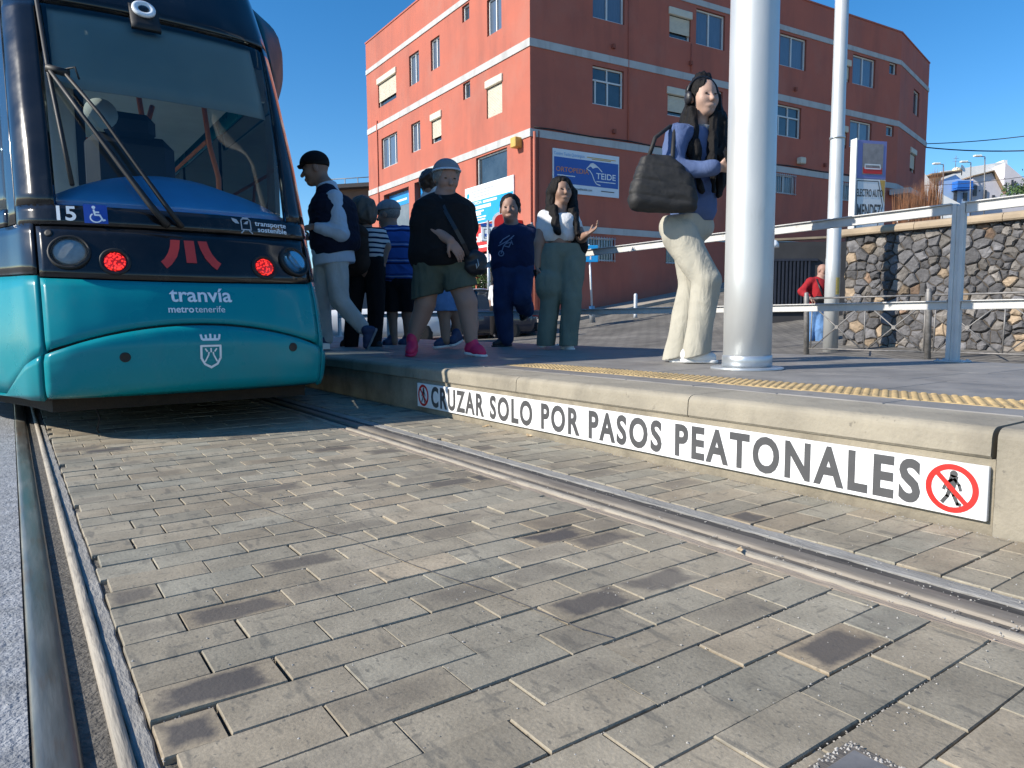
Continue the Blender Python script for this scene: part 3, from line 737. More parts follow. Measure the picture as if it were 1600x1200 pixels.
def stone_wall():
    t = empty('stone_wall', (12.6, 4.2, -.07), 'dark volcanic rubble stone wall with a rounded tan coping', 'wall')
    a0, a1, z0, z1 = 0.0, 6.2, -.16, 2.0
    m = MB(); y0, y1 = 7.05, 7.05 - 6.2
    m.add([(WX(y0) + .04, y0, -.2), (WX(y1) + .04, y1, -.2), (WX(y1) + .04, y1, 2.0), (WX(y0) + .04, y0, 2.0),
           (WX(y0) + .5, y0, -.2), (WX(y1) + .5, y1, -.2), (WX(y1) + .5, y1, 2.0), (WX(y0) + .5, y0, 2.0)],
          [(0, 1, 2, 3), (4, 7, 6, 5), (0, 4, 5, 1), (3, 2, 6, 7), (0, 3, 7, 4), (1, 5, 6, 2)])
    m.build('mortar_bed', M['mortar'], t)
    rnd = random.Random(17); seeds = []
    tries = 0
    while tries < 9000:
        tries += 1
        p = (rnd.uniform(a0 - .1, a1 + .1), rnd.uniform(z0 - .05, z1 + .05))
        rmin = .065 + .125 * rnd.random() ** 1.2
        if all(((p[0] - q[0]) / 1.25) ** 2 + (p[1] - q[1]) ** 2 > (max(rmin, q[2]) * .95) ** 2 for q in seeds): seeds.append((p[0], p[1], rmin))
    S = np.array([(s[0], s[1]) for s in seeds])
    Vs, Fs, cols = [], [], []
    for i, (sx, sz) in enumerate(S):
        poly = [(a0, z0), (a1, z0), (a1, z1), (a0, z1)]
        order = np.argsort(((S - S[i]) ** 2).sum(1))[1:22]
        for j in order:
            mx, mz = (S[j] + S[i]) / 2; nx, nz = S[j] - S[i]; out = []
            for k in range(len(poly)):
                p, q = poly[k], poly[(k + 1) % len(poly)]
                dp = (p[0] - mx) * nx + (p[1] - mz) * nz; dq = (q[0] - mx) * nx + (q[1] - mz) * nz
                if dp <= 0: out.append(p)
                if dp * dq < 0:
                    f = dp / (dp - dq); out.append((p[0] + (q[0] - p[0]) * f, p[1] + (q[1] - p[1]) * f))
            poly = out
            if len(poly) < 3: break
        if len(poly) < 3: continue
        c = np.mean(np.array(poly), 0)
        # roughen the outline
        rp = []
        for k in range(len(poly)):
            p, q = np.array(poly[k]), np.array(poly[(k + 1) % len(poly)])
            rp.append(p)
            if np.linalg.norm(q - p) > .09: rp.append((p + q) / 2 + np.array([rnd.uniform(-.012, .012), rnd.uniform(-.012, .012)]))
        pr = rnd.uniform(.02, .075); n = len(Vs); K = len(rp)
        def pt(p, ins, out):
            d = np.array(p) - c; L_ = np.linalg.norm(d) or 1; q = c + d * max(1 - ins / L_, .2)
            y = 7.05 - q[0]
            return (WX(y) + .05 - out, y, q[1])
        for ins, o_ in ((.004, 0), (.007, pr * .6), (.026, pr)):
            for p in rp: Vs.append(pt(p, ins + rnd.uniform(0, .006), o_ + rnd.uniform(-.008, .008)))
        Vs.append(pt(c, 0, pr + rnd.uniform(-.008, .018)))
        for q in range(2):
            for k in range(K): Fs.append((n + q * K + k, n + q * K + (k + 1) % K, n + q * K + K + (k + 1) % K, n + q * K + K + k))
        for k in range(K): Fs.append((n + 2 * K + k, n + 2 * K + (k + 1) % K, n + 3 * K))
        u = rnd.random(); v = rnd.uniform(.6, 1.5)
        cc = (.115, .112, .115) if u < .66 else ((.17, .155, .14) if u < .90 else ((.27, .205, .14) if u < .97 else (.21, .14, .095)))
        cols += [(cc[0] * v, cc[1] * v, cc[2] * v, 1)] * (3 * K + 1)
    me = bpy.data.meshes.new('stones'); me.from_pydata(Vs, [], Fs)
    ca = me.color_attributes.new('tone', 'FLOAT_COLOR', 'POINT'); ca.data.foreach_set('color', np.array(cols, np.float32).ravel())
    link_mesh('stone_facing', me, M['stones'], t)
    m = MB()
    segs = np.linspace(7.12, .8, 6)
    for ya, yb in zip(segs[:-1], segs[1:]):
        prof = [(-.085, 1.995), (-.10, 2.02), (-.095, 2.075), (-.06, 2.115), (.0, 2.13), (.5, 2.13), (.56, 2.08), (.56, 1.995)]
        A = [(WX(ya) + a, ya - .004, z) for a, z in prof]; B = [(WX(yb) + a, yb + .004, z) for a, z in prof]; K = len(prof)
        m.add(A + B, [list(range(K)), list(range(K, 2 * K))[::-1]] + [(k, K + k, K + (k + 1) % K, (k + 1) % K) for k in range(K)])
    m.build('coping', M['coping'], t)
stone_wall()

# ------------------------------------------------------------------ the red building
M['brick_paint'] = pm('brick red render', (.44, .125, .082), .85, .10, .9, bump=.12, bscale=60)
dirt(M['brick_paint'], (.24, .085, .065), 1.1, (1, 1, .16), .48, .74, .6); dirt(M['brick_paint'], (.42, .17, .125), .6, (1, 1, .7), .50, .66, .4, seed=6); dirt(M['brick_paint'], (.16, .07, .06), 6, (1, 1, .3), .64, .74, .5, seed=9)
M['band'] = pm('pale grey band', (.47, .47, .46), .8, .08, 2, bump=.1)
dirt(M['band'], (.24, .22, .21), 2.5, (1, 1, .25), .5, .72, .5)
M['winframe'] = pm('white aluminium', (.70, .70, .68), .45, .06, 4)
M['shutter'] = pm('cream shutter', (.62, .57, .46), .6, .08, 4)
M['winglass'] = pm('window glass', (.035, .05, .065), .05, .4, 1.5, spec=.9)
M['curtain'] = pm('pale curtain behind glass', (.10, .135, .19), .12, .18, 9, spec=.9, stretch=(6, 6, .3))
M['reveal'] = pm('brown reveal', (.26, .075, .05), .85, .12, 3)
M['iron'] = pm('painted iron bars', (.50, .52, .54), .5, .1, 8)
M['cable'] = pm('black cable', (.015, .015, .016), .7, .2, 8)
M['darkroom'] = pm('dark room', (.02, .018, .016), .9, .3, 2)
CO = np.array([13.98, 18.662, 0.0])
DR = np.array([.996, -.089, 0.0]); NR = np.array([-.089, -.996, 0.0])
DL = np.array([.019, 1.0, 0.0]); NL = np.array([-1.0, .019, 0.0])
PC = CO + DR * 19.75
DC = np.array([.976, .218, 0.0]); NC = np.array([.218, -.976, 0.0])
bld = empty('apartment_building', CO, 'four storey brick red apartment building with pale grey bands between its floors', 'building')
Zv = np.array([0, 0, 1.0])
def facade(o, d, n, length, z0, z1, ops, depth=.16):
    m = MB()
    us = sorted({0.0, length} | {a for op in ops for a in op[:2]}); zs = sorted({z0, z1} | {z for op in ops for z in op[2:4]})
    for a, b in zip(us[:-1], us[1:]):
        for c, e in zip(zs[:-1], zs[1:]):
            mu, mz = (a + b) / 2, (c + e) / 2
            if any(op[0] < mu < op[1] and op[2] < mz < op[3] for op in ops): continue
            m.quad(o + d * a + Zv * c, o + d * b + Zv * c, o + d * b + Zv * e, o + d * a + Zv * e)
    for a, b, c, e in [op[:4] for op in ops]:
        P = [o + d * a + Zv * c, o + d * b + Zv * c, o + d * b + Zv * e, o + d * a + Zv * e]; Q = [p - n * depth for p in P]
        for k in range(4): m.quad(P[k], Q[k], Q[(k + 1) % 4], P[(k + 1) % 4], 1)
    return m.build('wall', [M['brick_paint'], M['reveal']], bld)
def window(o, d, n, a, b, c, e, style):
    dp = .11
    W = lambda u, z, q: o + d * u + Zv * z - n * q
    ft = .055
    m = MB()
    def bar(u0, u1, z0, z1, q=dp, th=.05):
        m.obox(W((u0 + u1) / 2, (z0 + z1) / 2, q), d, n, Zv, (u1 - u0) / 2, th / 2, (z1 - z0) / 2)
    bar(a + .004, b - .004, c + .004, c + ft); bar(a + .004, b - .004, e - ft, e - .004)
    bar(a + .004, a + ft, c + ft, e - ft); bar(b - ft, b - .004, c + ft, e - ft)
    mids = {'two': [.48], 'three': [.22, .62], 'one': [], 'shut': [], 'half': [], 'trans': [.13, .52], 'bars': [.5], 'slide': [.5]}[style]
    top = e - ft
    if style == 'trans':
        top = c + (e - c) * .64; bar(a + ft, b - ft, top - .02, top + .03)
        bar(a + .5 * (b - a) - .02, a + .5 * (b - a) + .02, top + .03, e - ft)
    for f in mids: bar(a + (b - a) * f - .025, a + (b - a) * f + .025, c + ft, top)
    fr_ = m.build('window', M['winframe'], bld)
    m = MB()
    m.quad(W(a + .004, c + .004, dp + .02), W(b - .004, c + .004, dp + .02), W(b - .004, e - .004, dp + .02), W(a + .004, e - .004, dp + .02))
    m.build('pane', M['curtain'] if style in ('two', 'three', 'slide') else M['winglass'], fr_)
    if style in ('shut', 'half'):
        m = MB(); m.obox(W((a + b) / 2, e - .05, .0), d, n, Zv, (b - a) / 2 + .05, .06, .13, 0, .02); m.build('shutter_box', M['shutter'], fr_)
        lo = c + .02 if style == 'shut' else c + (e - c) * .22
        m = MB(); z = e - .2
        while z > lo:
            m.obox(W((a + b) / 2, z - .024, .055), d, n, Zv, (b - a) / 2 - .01, .012, .0235, 0, .008); z -= .05
        m.build('shutter', M['shutter'], fr_)
    if style == 'bars':
        m = MB(); k = a + .06
        while k < b:
            m.tube([W(k, c - .03, -.05), W(k, e + .03, -.05)], .011, 6); k += .115
        m.tube([W(a - .03, c + .02, -.05), W(b + .03, c + .02, -.05)], .014, 6); m.tube([W(a - .03, e - .02, -.05), W(b + .03, e - .02, -.05)], .014, 6)
        m.build('window_grille', M['iron'], fr_)
    return fr_
right_w = [(2.46, 3.8, 10.55, 12.0, 'two'), (2.46, 3.79, 7.76, 9.02, 'trans'), (5.84, 6.86, 10.55, 11.5, 'half'), (7.13, 8.6, 10.55, 11.8, 'two'), (5.8, 6.8, 7.84, 8.75, 'half'), (7.1, 8.55, 7.84, 9.05, 'two'),
           (11.66, 13.25, 10.57, 11.8, 'two'), (11.6, 13.05, 7.84, 9.07, 'trans'), (15.2, 16.1, 10.56, 11.4, 'half'), (16.29, 17.88, 10.58, 11.8, 'slide'), (18.9, 19.45, 11.4, 11.92, 'one'),
           (16.25, 17.78, 7.9, 9.07, 'slide'), (18.85, 19.42, 8.7, 9.16, 'one'), (15.15, 16.05, 7.8, 8.65, 'half'), (11.56, 12.78, 5.57, 6.33, 'bars'), (15.6, 16.8, 5.6, 6.33, 'bars'), (2.2, 3.42, 2.54, 3.33, 'bars'), (5.81, 7.0, 2.56, 3.3, 'bars')]
left_w = [(3.7, 4.2, 11.28, 11.84, 'one'), (1.62, 2.52, 10.26, 11.46, 'two'), (5.93, 6.67, 10.28, 11.44, 'two'), (7.68, 8.58, 10.2, 11.42, 'two'), (9.86, 11.75, 10.1, 11.3, 'half'), (3.7, 4.2, 8.56, 9.15, 'one'), (1.62, 2.6, 7.53, 8.72, 'shut'),
          (5.9, 6.7, 7.5, 8.55, 'half'), (7.68, 8.5, 7.5, 8.66, 'two'), (9.86, 11.52, 7.36, 8.7, 'three'), (1.35, 3.35, 5.17, 6.33, 'one'), (8.84, 11.4, 1.2, 6.2, 'shop'), (7.1, 8.3, 1.2, 6.25, 'shop'), (.55, 3.4, .6, 3.0, 'door')]
cham_w = [(2.45, 3.55, 10.3, 11.45, 'one'), (2.3, 3.3, 7.55, 8.6, 'half')]
facade(CO, DR, NR, 19.75, -.5, 13.3, right_w)
facade(CO, DL, NL, 13.05, -.5, 13.3, left_w, .3)
facade(PC, DC, NC, 5.3, 6.0, 13.3, cham_w)
for args in right_w: window(CO, DR, NR, *args)
for args in left_w:
    if args[4] in ('shop', 'door'): continue
    window(CO, DL, NL, *args)
for args in cham_w: window(PC, DC, NC, *args)
# the far flank, roof slab, soffit and the recessed shop at the rounded end
PE = PC + DC * 5.3; LE = CO + DL * 13.05; BK = PE + np.array([0.3, 13.0, 0])
m = MB(); m.quad(PE + Zv * 6.0, BK + Zv * 6.0, BK + Zv * 13.3, PE + Zv * 13.3); m.quad(LE - Zv * .5, LE + Zv * 13.3, BK + Zv * 13.3, BK - Zv * .5)
m.build('wall', [M['brick_paint']], bld)
m = MB(); m.add([CO + Zv * 13.0, PC + Zv * 13.0, PE + Zv * 13.0, BK + Zv * 13.0, LE + Zv * 13.0], [(0, 1, 2, 3, 4)])
m.add([PC - DR * .9 + Zv * 6.02 - NR * .02, PC + Zv * 6.02, PE + Zv * 6.02, BK + Zv * 6.02, PC - DR * .9 + Zv * 6.02 + DL * 12], [(0, 4, 3, 2, 1)])
m.build('roof', M['band'], bld)
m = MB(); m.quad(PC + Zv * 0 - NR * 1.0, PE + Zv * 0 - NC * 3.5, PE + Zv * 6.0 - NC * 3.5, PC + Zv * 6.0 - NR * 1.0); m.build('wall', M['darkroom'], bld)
for z, h in ((12.0, .20), (9.31, .245), (6.52, .245), (3.57, .22)):
    m = MB()
    def band(o, d, n, L_, e0=0, e1=0): m.obox(o + d * (L_ / 2 + (e1 - e0) / 2) + Zv * z + n * .012, d, n, Zv, (L_ + e0 + e1) / 2, .022, h / 2)
    band(CO, DR, NR, 19.75); 
    if z > 4: band(CO, DL, NL, 13.05, .03); band(PC, DC, NC, 5.3)
    m.build('band', M['band'], bld)
m = MB(); m.obox(PC + DC * 2.6 + NC * .35 + Zv * 6.18, DC, NC, Zv, 3.3, .42, .12); m.build('canopy_slab', M['band'], bld)
m = MB()
for o, d, n, L_ in ((CO, DR, NR, 19.75), (CO, DL, NL, 13.05), (PC, DC, NC, 5.3)):
    m.obox(o + d * L_ / 2 + Zv * 13.33 - n * .1, d, n, Zv, L_ / 2 + .02, .13, .03)
m.build('parapet_cap', M['brick_paint'], bld)
# shop windows with blue posters, door recess
M['poster'] = pm('blue shop poster', (.02, .25, .62), .35, .1, 2, coat=.3)
M['shopglass'] = pm('shop glass', (.16, .17, .17), .08, .25, 1.2, spec=.8)
LW = lambda u, z, q: CO + DL * u + Zv * z + NL * q
for a, b in ((8.84, 11.4), (7.1, 8.3)):
    m = MB(); m.quad(LW(b, 1.2, -.26), LW(a, 1.2, -.26), LW(a, 6.22, -.26), LW(b, 6.22, -.26)); sw = m.build('shop_window', M['shopglass'], bld)
    m = MB(); z0 = 5.6 if a > 8 else 3.9
    m.quad(LW(b - .08, z0, -.25), LW(a + .12, z0, -.25), LW(a + .12, 6.15, -.25), LW(b - .08, 6.15, -.25))
    if a < 8: m.quad(LW(b - .08, 2.2, -.25), LW(a + .12, 2.2, -.25), LW(a + .12, 3.6, -.25), LW(b - .08, 3.6, -.25))
    m.build('poster', M['poster'], sw)
    m = MB(); m.quad(LW(b - .3, 5.78, -.245), LW(a + .7, 5.78, -.245), LW(a + .7, 5.86, -.245), LW(b - .3, 5.86, -.245)); m.build('poster_line', M['white'], sw)
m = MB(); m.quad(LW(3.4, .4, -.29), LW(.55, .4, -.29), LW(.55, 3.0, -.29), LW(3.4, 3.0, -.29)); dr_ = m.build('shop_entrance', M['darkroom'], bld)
m = MB()
for u in (.6, 1.25, 2.0, 2.75, 3.34): m.obox(LW(u, 1.7, -.2), DL, NL, Zv, .05, .04, 1.3)
m.build('door_frame', M['winframe'], dr_)
# pipes, cables and little fittings on the walls
m = MB(); m.tube([LW(11.9, .5, .04), LW(11.9, 9.6, .04)], .03, 6); m.build('downpipe', M['brick_paint'], bld)
m = MB(); m.tube([CO + DR * .12 + NR * .05 + Zv * .5, CO + DR * .12 + NR * .05 + Zv * 6.55], .05, 8)
m.build('downpipe', M['brick_paint'], bld)
m = MB(); m.tube([CO + DR * .3 + NR * .04 + Zv * .5, CO + DR * .3 + NR * .04 + Zv * 6.6], .02, 6)
m.build('downpipe', M['brick_paint'], bld)
for u, za, zb in ((3.98, 6.7, 13.0), (6.9, 9.5, 10.5)):
    m = MB(); m.tube([CO + DR * u + NR * .03 + Zv * za, CO + DR * u + NR * .03 + Zv * zb], .018, 6); m.build('downpipe', M['brick_paint'], bld)
m = MB()
rnd = random.Random(4); pts_ = []
for k in range(24): pts_.append(CO + DR * (.1 + k * .8) + NR * .05 + Zv * (6.68 + .025 * math.sin(k * 1.7)))
m.tube(pts_, .022, 5); m.build('wall_cable', M['cable'], bld)
M['ochre'] = pm('ochre box', (.60, .36, .08), .6, .1, 6)
m = MB(); m.obox(LW(.6, 6.3, .14), DL, NL, Zv, .15, .14, .16, 0, .02); m.build('alarm_box', M['ochre'], bld)
for u, z in ((3.3, 9.75), (6.85, 9.8), (3.35, 6.95), (12.6, 9.75), (15.0, 9.7), (14.6, 6.95)):
    m = MB(); m.obox(CO + DR * u + NR * .05 + Zv * z, DR, NR, Zv, .05, .06, .07); m.build('vent_stub', M['reveal'], bld)
m = MB(); m.obox(CO + DR * 13.0 + NR * .12 + Zv * 6.95, DR, NR, Zv, .16, .12, .13, 0, .03); m.build('wall_lamp', M['shutter'], bld)

# ------------------------------------------------------------------ signs on the building
M['blue'] = pm('sign blue', (.012, .075, .36), .4, .05, 3, coat=.2)
M['cyan'] = pm('sign cyan', (.012, .32, .70), .45, .05, 3)
M['signpale'] = pm('sign pale', (.72, .76, .80), .5, .04, 4)
M['orangeink'] = pm('sign orange', (.62, .22, .10), .5, .05, 4)
M['lightblueink'] = pm('sign light blue', (.25, .45, .72), .5, .05, 4)
sg = empty('wall_sign', CO + DR * 2.2 + Zv * 5.4, 'blue and white board with a mountain outline on the shaded red facade', 'sign')
RW = lambda q: (lambda x, y: CO + DR * (2.2 + x) + Zv * (5.42 + y) + NR * q)
w_ = RW(.05)
m = MB(); m.obox(CO + DR * 2.2 + Zv * 5.42 + NR * .03, DR, NR, Zv, 1.37, .025, .70); m.build('board', M['signpale'], sg)
m = MB(); f_ = RW(.058); m.quad(f_(-1.33, -.40), f_(1.33, -.40), f_(1.33, .44), f_(-1.33, .44)); m.build('blue_field', M['blue'], sg)
f_ = RW(.064)
m = MB(); strokes(m, [[(-.02, .16), (.05, .22), (.15, .33), (.25, .36), (.36, .31), (.50, .22), (.62, .12)], [(-.02, .16), (.12, .10), (.22, -.02), (.30, -.2), (.40, -.31), (.55, -.34)]], .035, f_)
m.add([f_(.06, .22), f_(.16, .335), f_(.26, .36), (f_(.36, .30)), f_(.44, .24), f_(.34, .23), f_(.24, .19), f_(.16, .25)], [list(range(8))])
m.build('mountain_mark', M['white'], sg)
text_mesh('TEIDE', lambda x, y: f_(.80 + x, -.13 + y), .28, .004, 1.15).build('lettering', M['white'], sg)
text_mesh('ORTOPEDIA', lambda x, y: f_(-.60 + x, -.02 + y), .22, .003, 1.1).build('lettering', M['orangeink'], sg)
text_mesh('Centro Teide Quirúrgico', lambda x, y: f_(-.72 + x, .50 + y), .15, .001, .8).build('lettering', M['lightblueink'], sg)
m = MB(); strokes(m, [[(.0, .545), (1.2, .545)], [(.2, .50), (1.0, .50)]], .025, f_); m.build('small_print', M['ochre'], sg)
m = MB(); strokes(m, [[(.40, -.22), (1.2, -.22)], [(-1.2, -.14), (-.5, -.14)]], .03, f_); m.build('small_print', M['white'], sg)
text_mesh('www.ortopediateide.com', lambda x, y: f_(-.30 + x, -.57 + y), .11, .001, .9).build('lettering', M['letter'], sg)
m = MB(); strokes(m, [[(.60, -.53), (1.15, -.53)]], .03, f_); m.build('small_print', M['letter'], sg)

sg = empty('wall_sign', CO + DL * 2.5 + Zv * 4.6, 'white over bright blue shop board on the sunlit red facade', 'sign')
G = lambda q: (lambda x, y: LW(2.48 - x, 4.66 + y, q))
m = MB(); m.obox(LW(2.48, 4.66, .03), DL, NL, Zv, 1.58, .025, .68); m.build('board', M['white'], sg)
f_ = G(.058)
m = MB(); m.quad(f_(-1.56, -.66), f_(1.56, -.66), f_(1.56, .16), f_(-1.56, .16)); m.build('blue_field', M['cyan'], sg)
f_ = G(.064)
m = MB()
for y, x0, x1, wd in ((.06, -.3, .55, .08), (-.10, -1.4, .15, .11), (-.24, -1.4, -.3, .05), (-.33, -1.4, -.5, .10), (-.45, -1.4, -.15, .045), (-.54, -1.4, -.2, .045), (.0, .95, 1.3, .05), (-.06, .95, 1.3, .03)): strokes(m, [[(x0, y), (x1, y)]], wd, f_)
m.build('small_print', M['white'], sg)
text_mesh('ORTOPEDIA', lambda x, y: f_(-.88 + x, .02 + y), .15, .004, 1.1).build('lettering', M['signpale'], sg)
m = MB()
for k, y in enumerate((.50, .40, .29)): strokes(m, [[(-1.1, y), (.35 - .12 * k, y)]], .035, f_)
m.build('small_print', M['decalgrey'], sg)
m = MB(); disc(m, -1.36, .39, .09, f_); m.build('round_mark', M['cyan'], sg)

sr = empty('shop_sign', CO + DL * 2.4 + Zv * 3.3, 'red shop sign with white lettering over the entrance of the red building', 'sign')
f_ = lambda x, y: LW(2.3 - x, 3.32 + y, .28)
m = MB(); m.obox(LW(2.0, 3.38, .14), DL, NL, Zv, 1.55, .13, .42); m.build('board', M['signred'], sr)
text_mesh('Pollo Asado', lambda x, y: f_(.0 + x, -.02 + y), .40, .012, .95, shear=.2).build('lettering', M['white'], sr)
m = MB(); strokes(m, [[(-.9, -.2), (.9, -.2)]], .08, f_); m.build('small_print', M['white'], sr)
aw = empty('awning', CO + DL * 1.9 + Zv * 2.6, 'cream awning with red edge over the shop entrance', 'awning')
m = MB(); m.add([LW(3.3, 2.9, .03), LW(.6, 2.9, .03), LW(.6, 2.45, 1.2), LW(3.3, 2.45, 1.2), LW(.6, 2.40, 1.2), LW(3.3, 2.40, 1.2), LW(.6, 2.85, .03), LW(3.3, 2.85, .03)],
              [(0, 1, 2, 3), (3, 2, 4, 5), (5, 4, 6, 7)]); m.build('canopy', M['signpale'], aw)
m = MB(); m.quad(LW(3.3, 2.22, 1.21), LW(.6, 2.22, 1.21), LW(.6, 2.42, 1.21), LW(3.3, 2.42, 1.21)); m.build('valance', M['signred'], aw)

# pavement kerb line, bollards and signs before the shaded facade
M['pavement'] = pm('pale pavement', (.34, .30, .25), .9, .18, 2, bump=.2)
m = MB()
us = np.linspace(-1.0, 22, 24); Q = []
for u in us:
    for q in (0.0, 1.45):
        p = CO + DR * u + NR * q; Q.append((p[0], p[1], float(ground_z(p[0], p[1])) + .11))
    p = CO + DR * u + NR * 1.45; Q.append((p[0], p[1], float(ground_z(p[0], p[1])) - .1))
m.add(Q, [(i * 3 + k, i * 3 + k + 1, i * 3 + k + 4, i * 3 + k + 3) for i in range(len(us) - 1) for k in range(2)])
tag(m.build('pavement', M['pavement']), kind='structure')
M['bollard'] = pm('white steel bollard', (.62, .64, .65), .4, .1, 6, metal=.3)
def bollard(px, py, dep, label):
    p = at(px, py, dep); p[2] = float(ground_z(p[0], p[1])) + .1
    m = MB(); m.lathe(p, (0, 0, 1), [(.06, -.05), (.055, .05), (.055, .62), (.045, .66), (.02, .68)], 14)
    tag(m.build('bollard', M['bollard']), label, 'bollard', 'bollards on the pavement')
bollard(993, 476, 21.0, 'white steel bollard on the pavement right of the blue arrow sign')
bollard(849, 490, 20.6, 'white steel bollard at the corner of the red building')
p = at(926, 482, 20.6); p[2] = float(ground_z(p[0], p[1])) + .1
sp = empty('street_sign', p, 'small blue arrow sign on a leaning white post before the red facade', 'sign')
q = p + np.array([-.10, .05, 2.0])
m = MB(); m.tube([p, q + Zv * .25], .03, 8); m.build('post', M['bollard'], sp)
m = MB(); m.tube([p, p + (q - p) * .24], .085, 10); m.build('post_sleeve', M['steel'], sp)
m = MB(); m.obox(q + np.array([0, -.06, -.02]), A_R, A_F, Zv, .22, .012, .24, 0, .01); m.build('sign_plate', M['cyan'], sp)
bf = lambda x, y: q + np.array([0, -.06, -.02]) + A_R * x - A_F * .016 + Zv * y
m = MB(); strokes(m, [[(0, -.16), (0, .1)], [(-.07, .04), (0, .13), (.07, .04)]], .04, bf); m.build('arrow', M['white'], sp)
# parking sign with two boxes beside the dark car
p = at(764, 500, 19.5); gz = float(ground_z(p[0], p[1])); p[2] = gz
ks = empty('parking_sign', p, 'white box sign with dark top and blue square near the parked dark car', 'sign')
m = MB(); m.tube([p, p + Zv * 3.2], .035, 8); m.build('post', M['steel'], ks)
c_ = at(764, 366, 19.4)
m = MB(); m.obox(c_, A_R, NR * 0 + np.array([.575, .813, 0]), Zv, .21, .12, .19, 0, .01); m.build('sign_box', M['signpale'], ks)
m = MB(); m.obox(c_ + Zv * .235, A_R, np.array([.575, .813, 0]), Zv, .22, .13, .04); m.build('sign_top', M['blue'], ks)
ff = lambda x, y: c_ + A_R * x - np.array([.575, .813, 0]) * .125 + Zv * y
m = MB(); strokes(m, [[(-.09, -.04), (.0, -.04)]], .08, ff); m.build('blue_square', M['blue'], ks)
m = MB(); strokes(m, [[(-.13, .12), (.04, .12), (.04, -.12), (-.13, -.12), (-.13, .12)]], .014, ff); m.build('outline', M['letter'], ks)
c_ = at(784, 352, 19.2)
rs = empty('round_top_sign', (c_[0], c_[1], gz), 'red round topped sign with a white border behind the man in dark blue', 'sign')
m = MB(); m.tube([(c_[0], c_[1], gz), c_ - Zv * .2], .05, 8); m.build('post', M['steel'], rs)
ff = lambda x, y, q=0.0: c_ + A_R * x - np.array([.575, .813, 0]) * q + Zv * y
arch = [(-.26, -.5), (.26, -.5)] + [(.26 * math.cos(t), .1 + .26 * math.sin(t)) for t in np.linspace(0, math.pi, 12)]
m = MB(); m.prism([ff(x, y, .04) for x, y in arch], np.array([.575, .813, 0]) * .08); m.build('border', M['white'], rs)
m = MB(); m.prism([ff(x * .78, y * .8, .052) for x, y in arch], np.array([.575, .813, 0]) * .01); m.build('red_face', M['signred'], rs)

# ------------------------------------------------------------------ garage and gate between wall and building
M['garage'] = pm('dark garage wall', (.045, .045, .048), .9, .25, 2, bump=.2)
GA = np.array([14.6, 11.2, 0]); GD = np.array([.80, -.60, 0.0]); GN = np.array([-.60, -.80, 0.0])
gr = empty('garage', GA + np.array([0, 0, .3]), 'low dark grey walled yard with a slatted metal gate left of the stone wall', 'garage')
m = MB(); m.obox(GA + GD * 2.0 + Zv * 1.1, GD, GN, Zv, 2.1, .12, 1.28); m.build('wall', M['garage'], gr)
m = MB(); m.beam(GA - GD * .15 + Zv * 2.40, GA + GD * 4.15 + Zv * 2.56, .30, .05); m.build('coping', M['coping'], gr)
m = MB()
for k in range(12): m.obox(GA + GD * (.80 + k * .09) + Zv * 1.32 + GN * .15, GD, GN, Zv, .022, .02, .62)
m.obox(GA + GD * 1.29 + Zv * .72 + GN * .15, GD, GN, Zv, .70, .025, .03); m.obox(GA + GD * 1.29 + Zv * 1.95 + GN * .15, GD, GN, Zv, .70, .025, .03); m.build('gate', M['innerdark'], gr)
# thin post with lamp by the gate
p = at(1203, 500, 13.0)
tp = empty('slim_post', (p[0], p[1], float(ground_z(p[0], p[1]))), 'thin pale post with a small dome lamp at its top beside the big silver pole', 'post')
m = MB(); m.tube([(p[0], p[1], 0), (p[0], p[1], 1.95)], .022, 8); m.build('shaft', M['steel'], tp)
m = MB(); m.lathe((p[0] + .05, p[1], 1.83), (0, 0, 1), [(.10, 0), (.095, .06), (.06, .12), (.02, .14)], 14); m.build('dome_lamp', M['signpale'], tp)

# ------------------------------------------------------------------ roadside sign of the garage
M['lilac'] = pm('lilac sign panel', (.22, .23, .48), .5, .08, 3)
M['picture'] = pm('faded sign picture', (.30, .27, .26), .6, .3, 4)
sc_ = at(1356, 300, 14.6); d_ = np.array([.93, -.36, 0]); n_ = np.array([-.36, -.93, 0])
es = empty('roadside_sign', (sc_[0], sc_[1], .3), 'white two panel advertising sign with black capitals and arrow outline above the stone wall', 'sign')
hw = .36
ef = lambda x, y, q=0.0: np.array([sc_[0], sc_[1], 0]) + d_ * x + Zv * y + n_ * (.07 + q)
m = MB(); m.obox(ef(0, 3.76, -.07), d_, n_, Zv, hw, .07, .38); m.build('upper_box', M['lilac'], es)
m = MB(); m.obox(ef(0, 2.84, -.07), d_, n_, Zv, hw, .07, .53); m.build('lower_box', M['white'], es)
m = MB(); m.obox(ef(-hw - .013, 3.2, -.07), d_, n_, Zv, .012, .085, .97); m.obox(ef(-hw - .024, .8, -.07), d_, n_, Zv, .02, .04, .9); m.build('frame', M['winframe'], es)
m = MB(); m.quad(ef(-.22, 3.46, .004), ef(.28, 3.46, .004), ef(.28, 4.08, .004), ef(-.22, 4.08, .004)); m.build('picture', M['picture'], es)
m = MB(); m.quad(ef(-.20, 3.48, .008), ef(.26, 3.48, .008), ef(.26, 3.60, .008), ef(-.20, 3.60, .008)); m.build('red_strip', M['signred'], es)
m = MB(); strokes(m, [[(-.16, 3.66), (.2, 3.66), (.22, 3.58), (-.16, 3.58), (-.16, 3.66)]], .025, lambda x, y: ef(x, y, .012)); m.build('car_outline', M['white'], es)
m = MB(); strokes(m, [[(-.33, 3.33), (.18, 3.33), (.31, 2.84), (.18, 2.36), (-.33, 2.36), (-.33, 3.33)]], .018, lambda x, y: ef(x, y, .004))
m.build('arrow_outline', M['letter'], es)
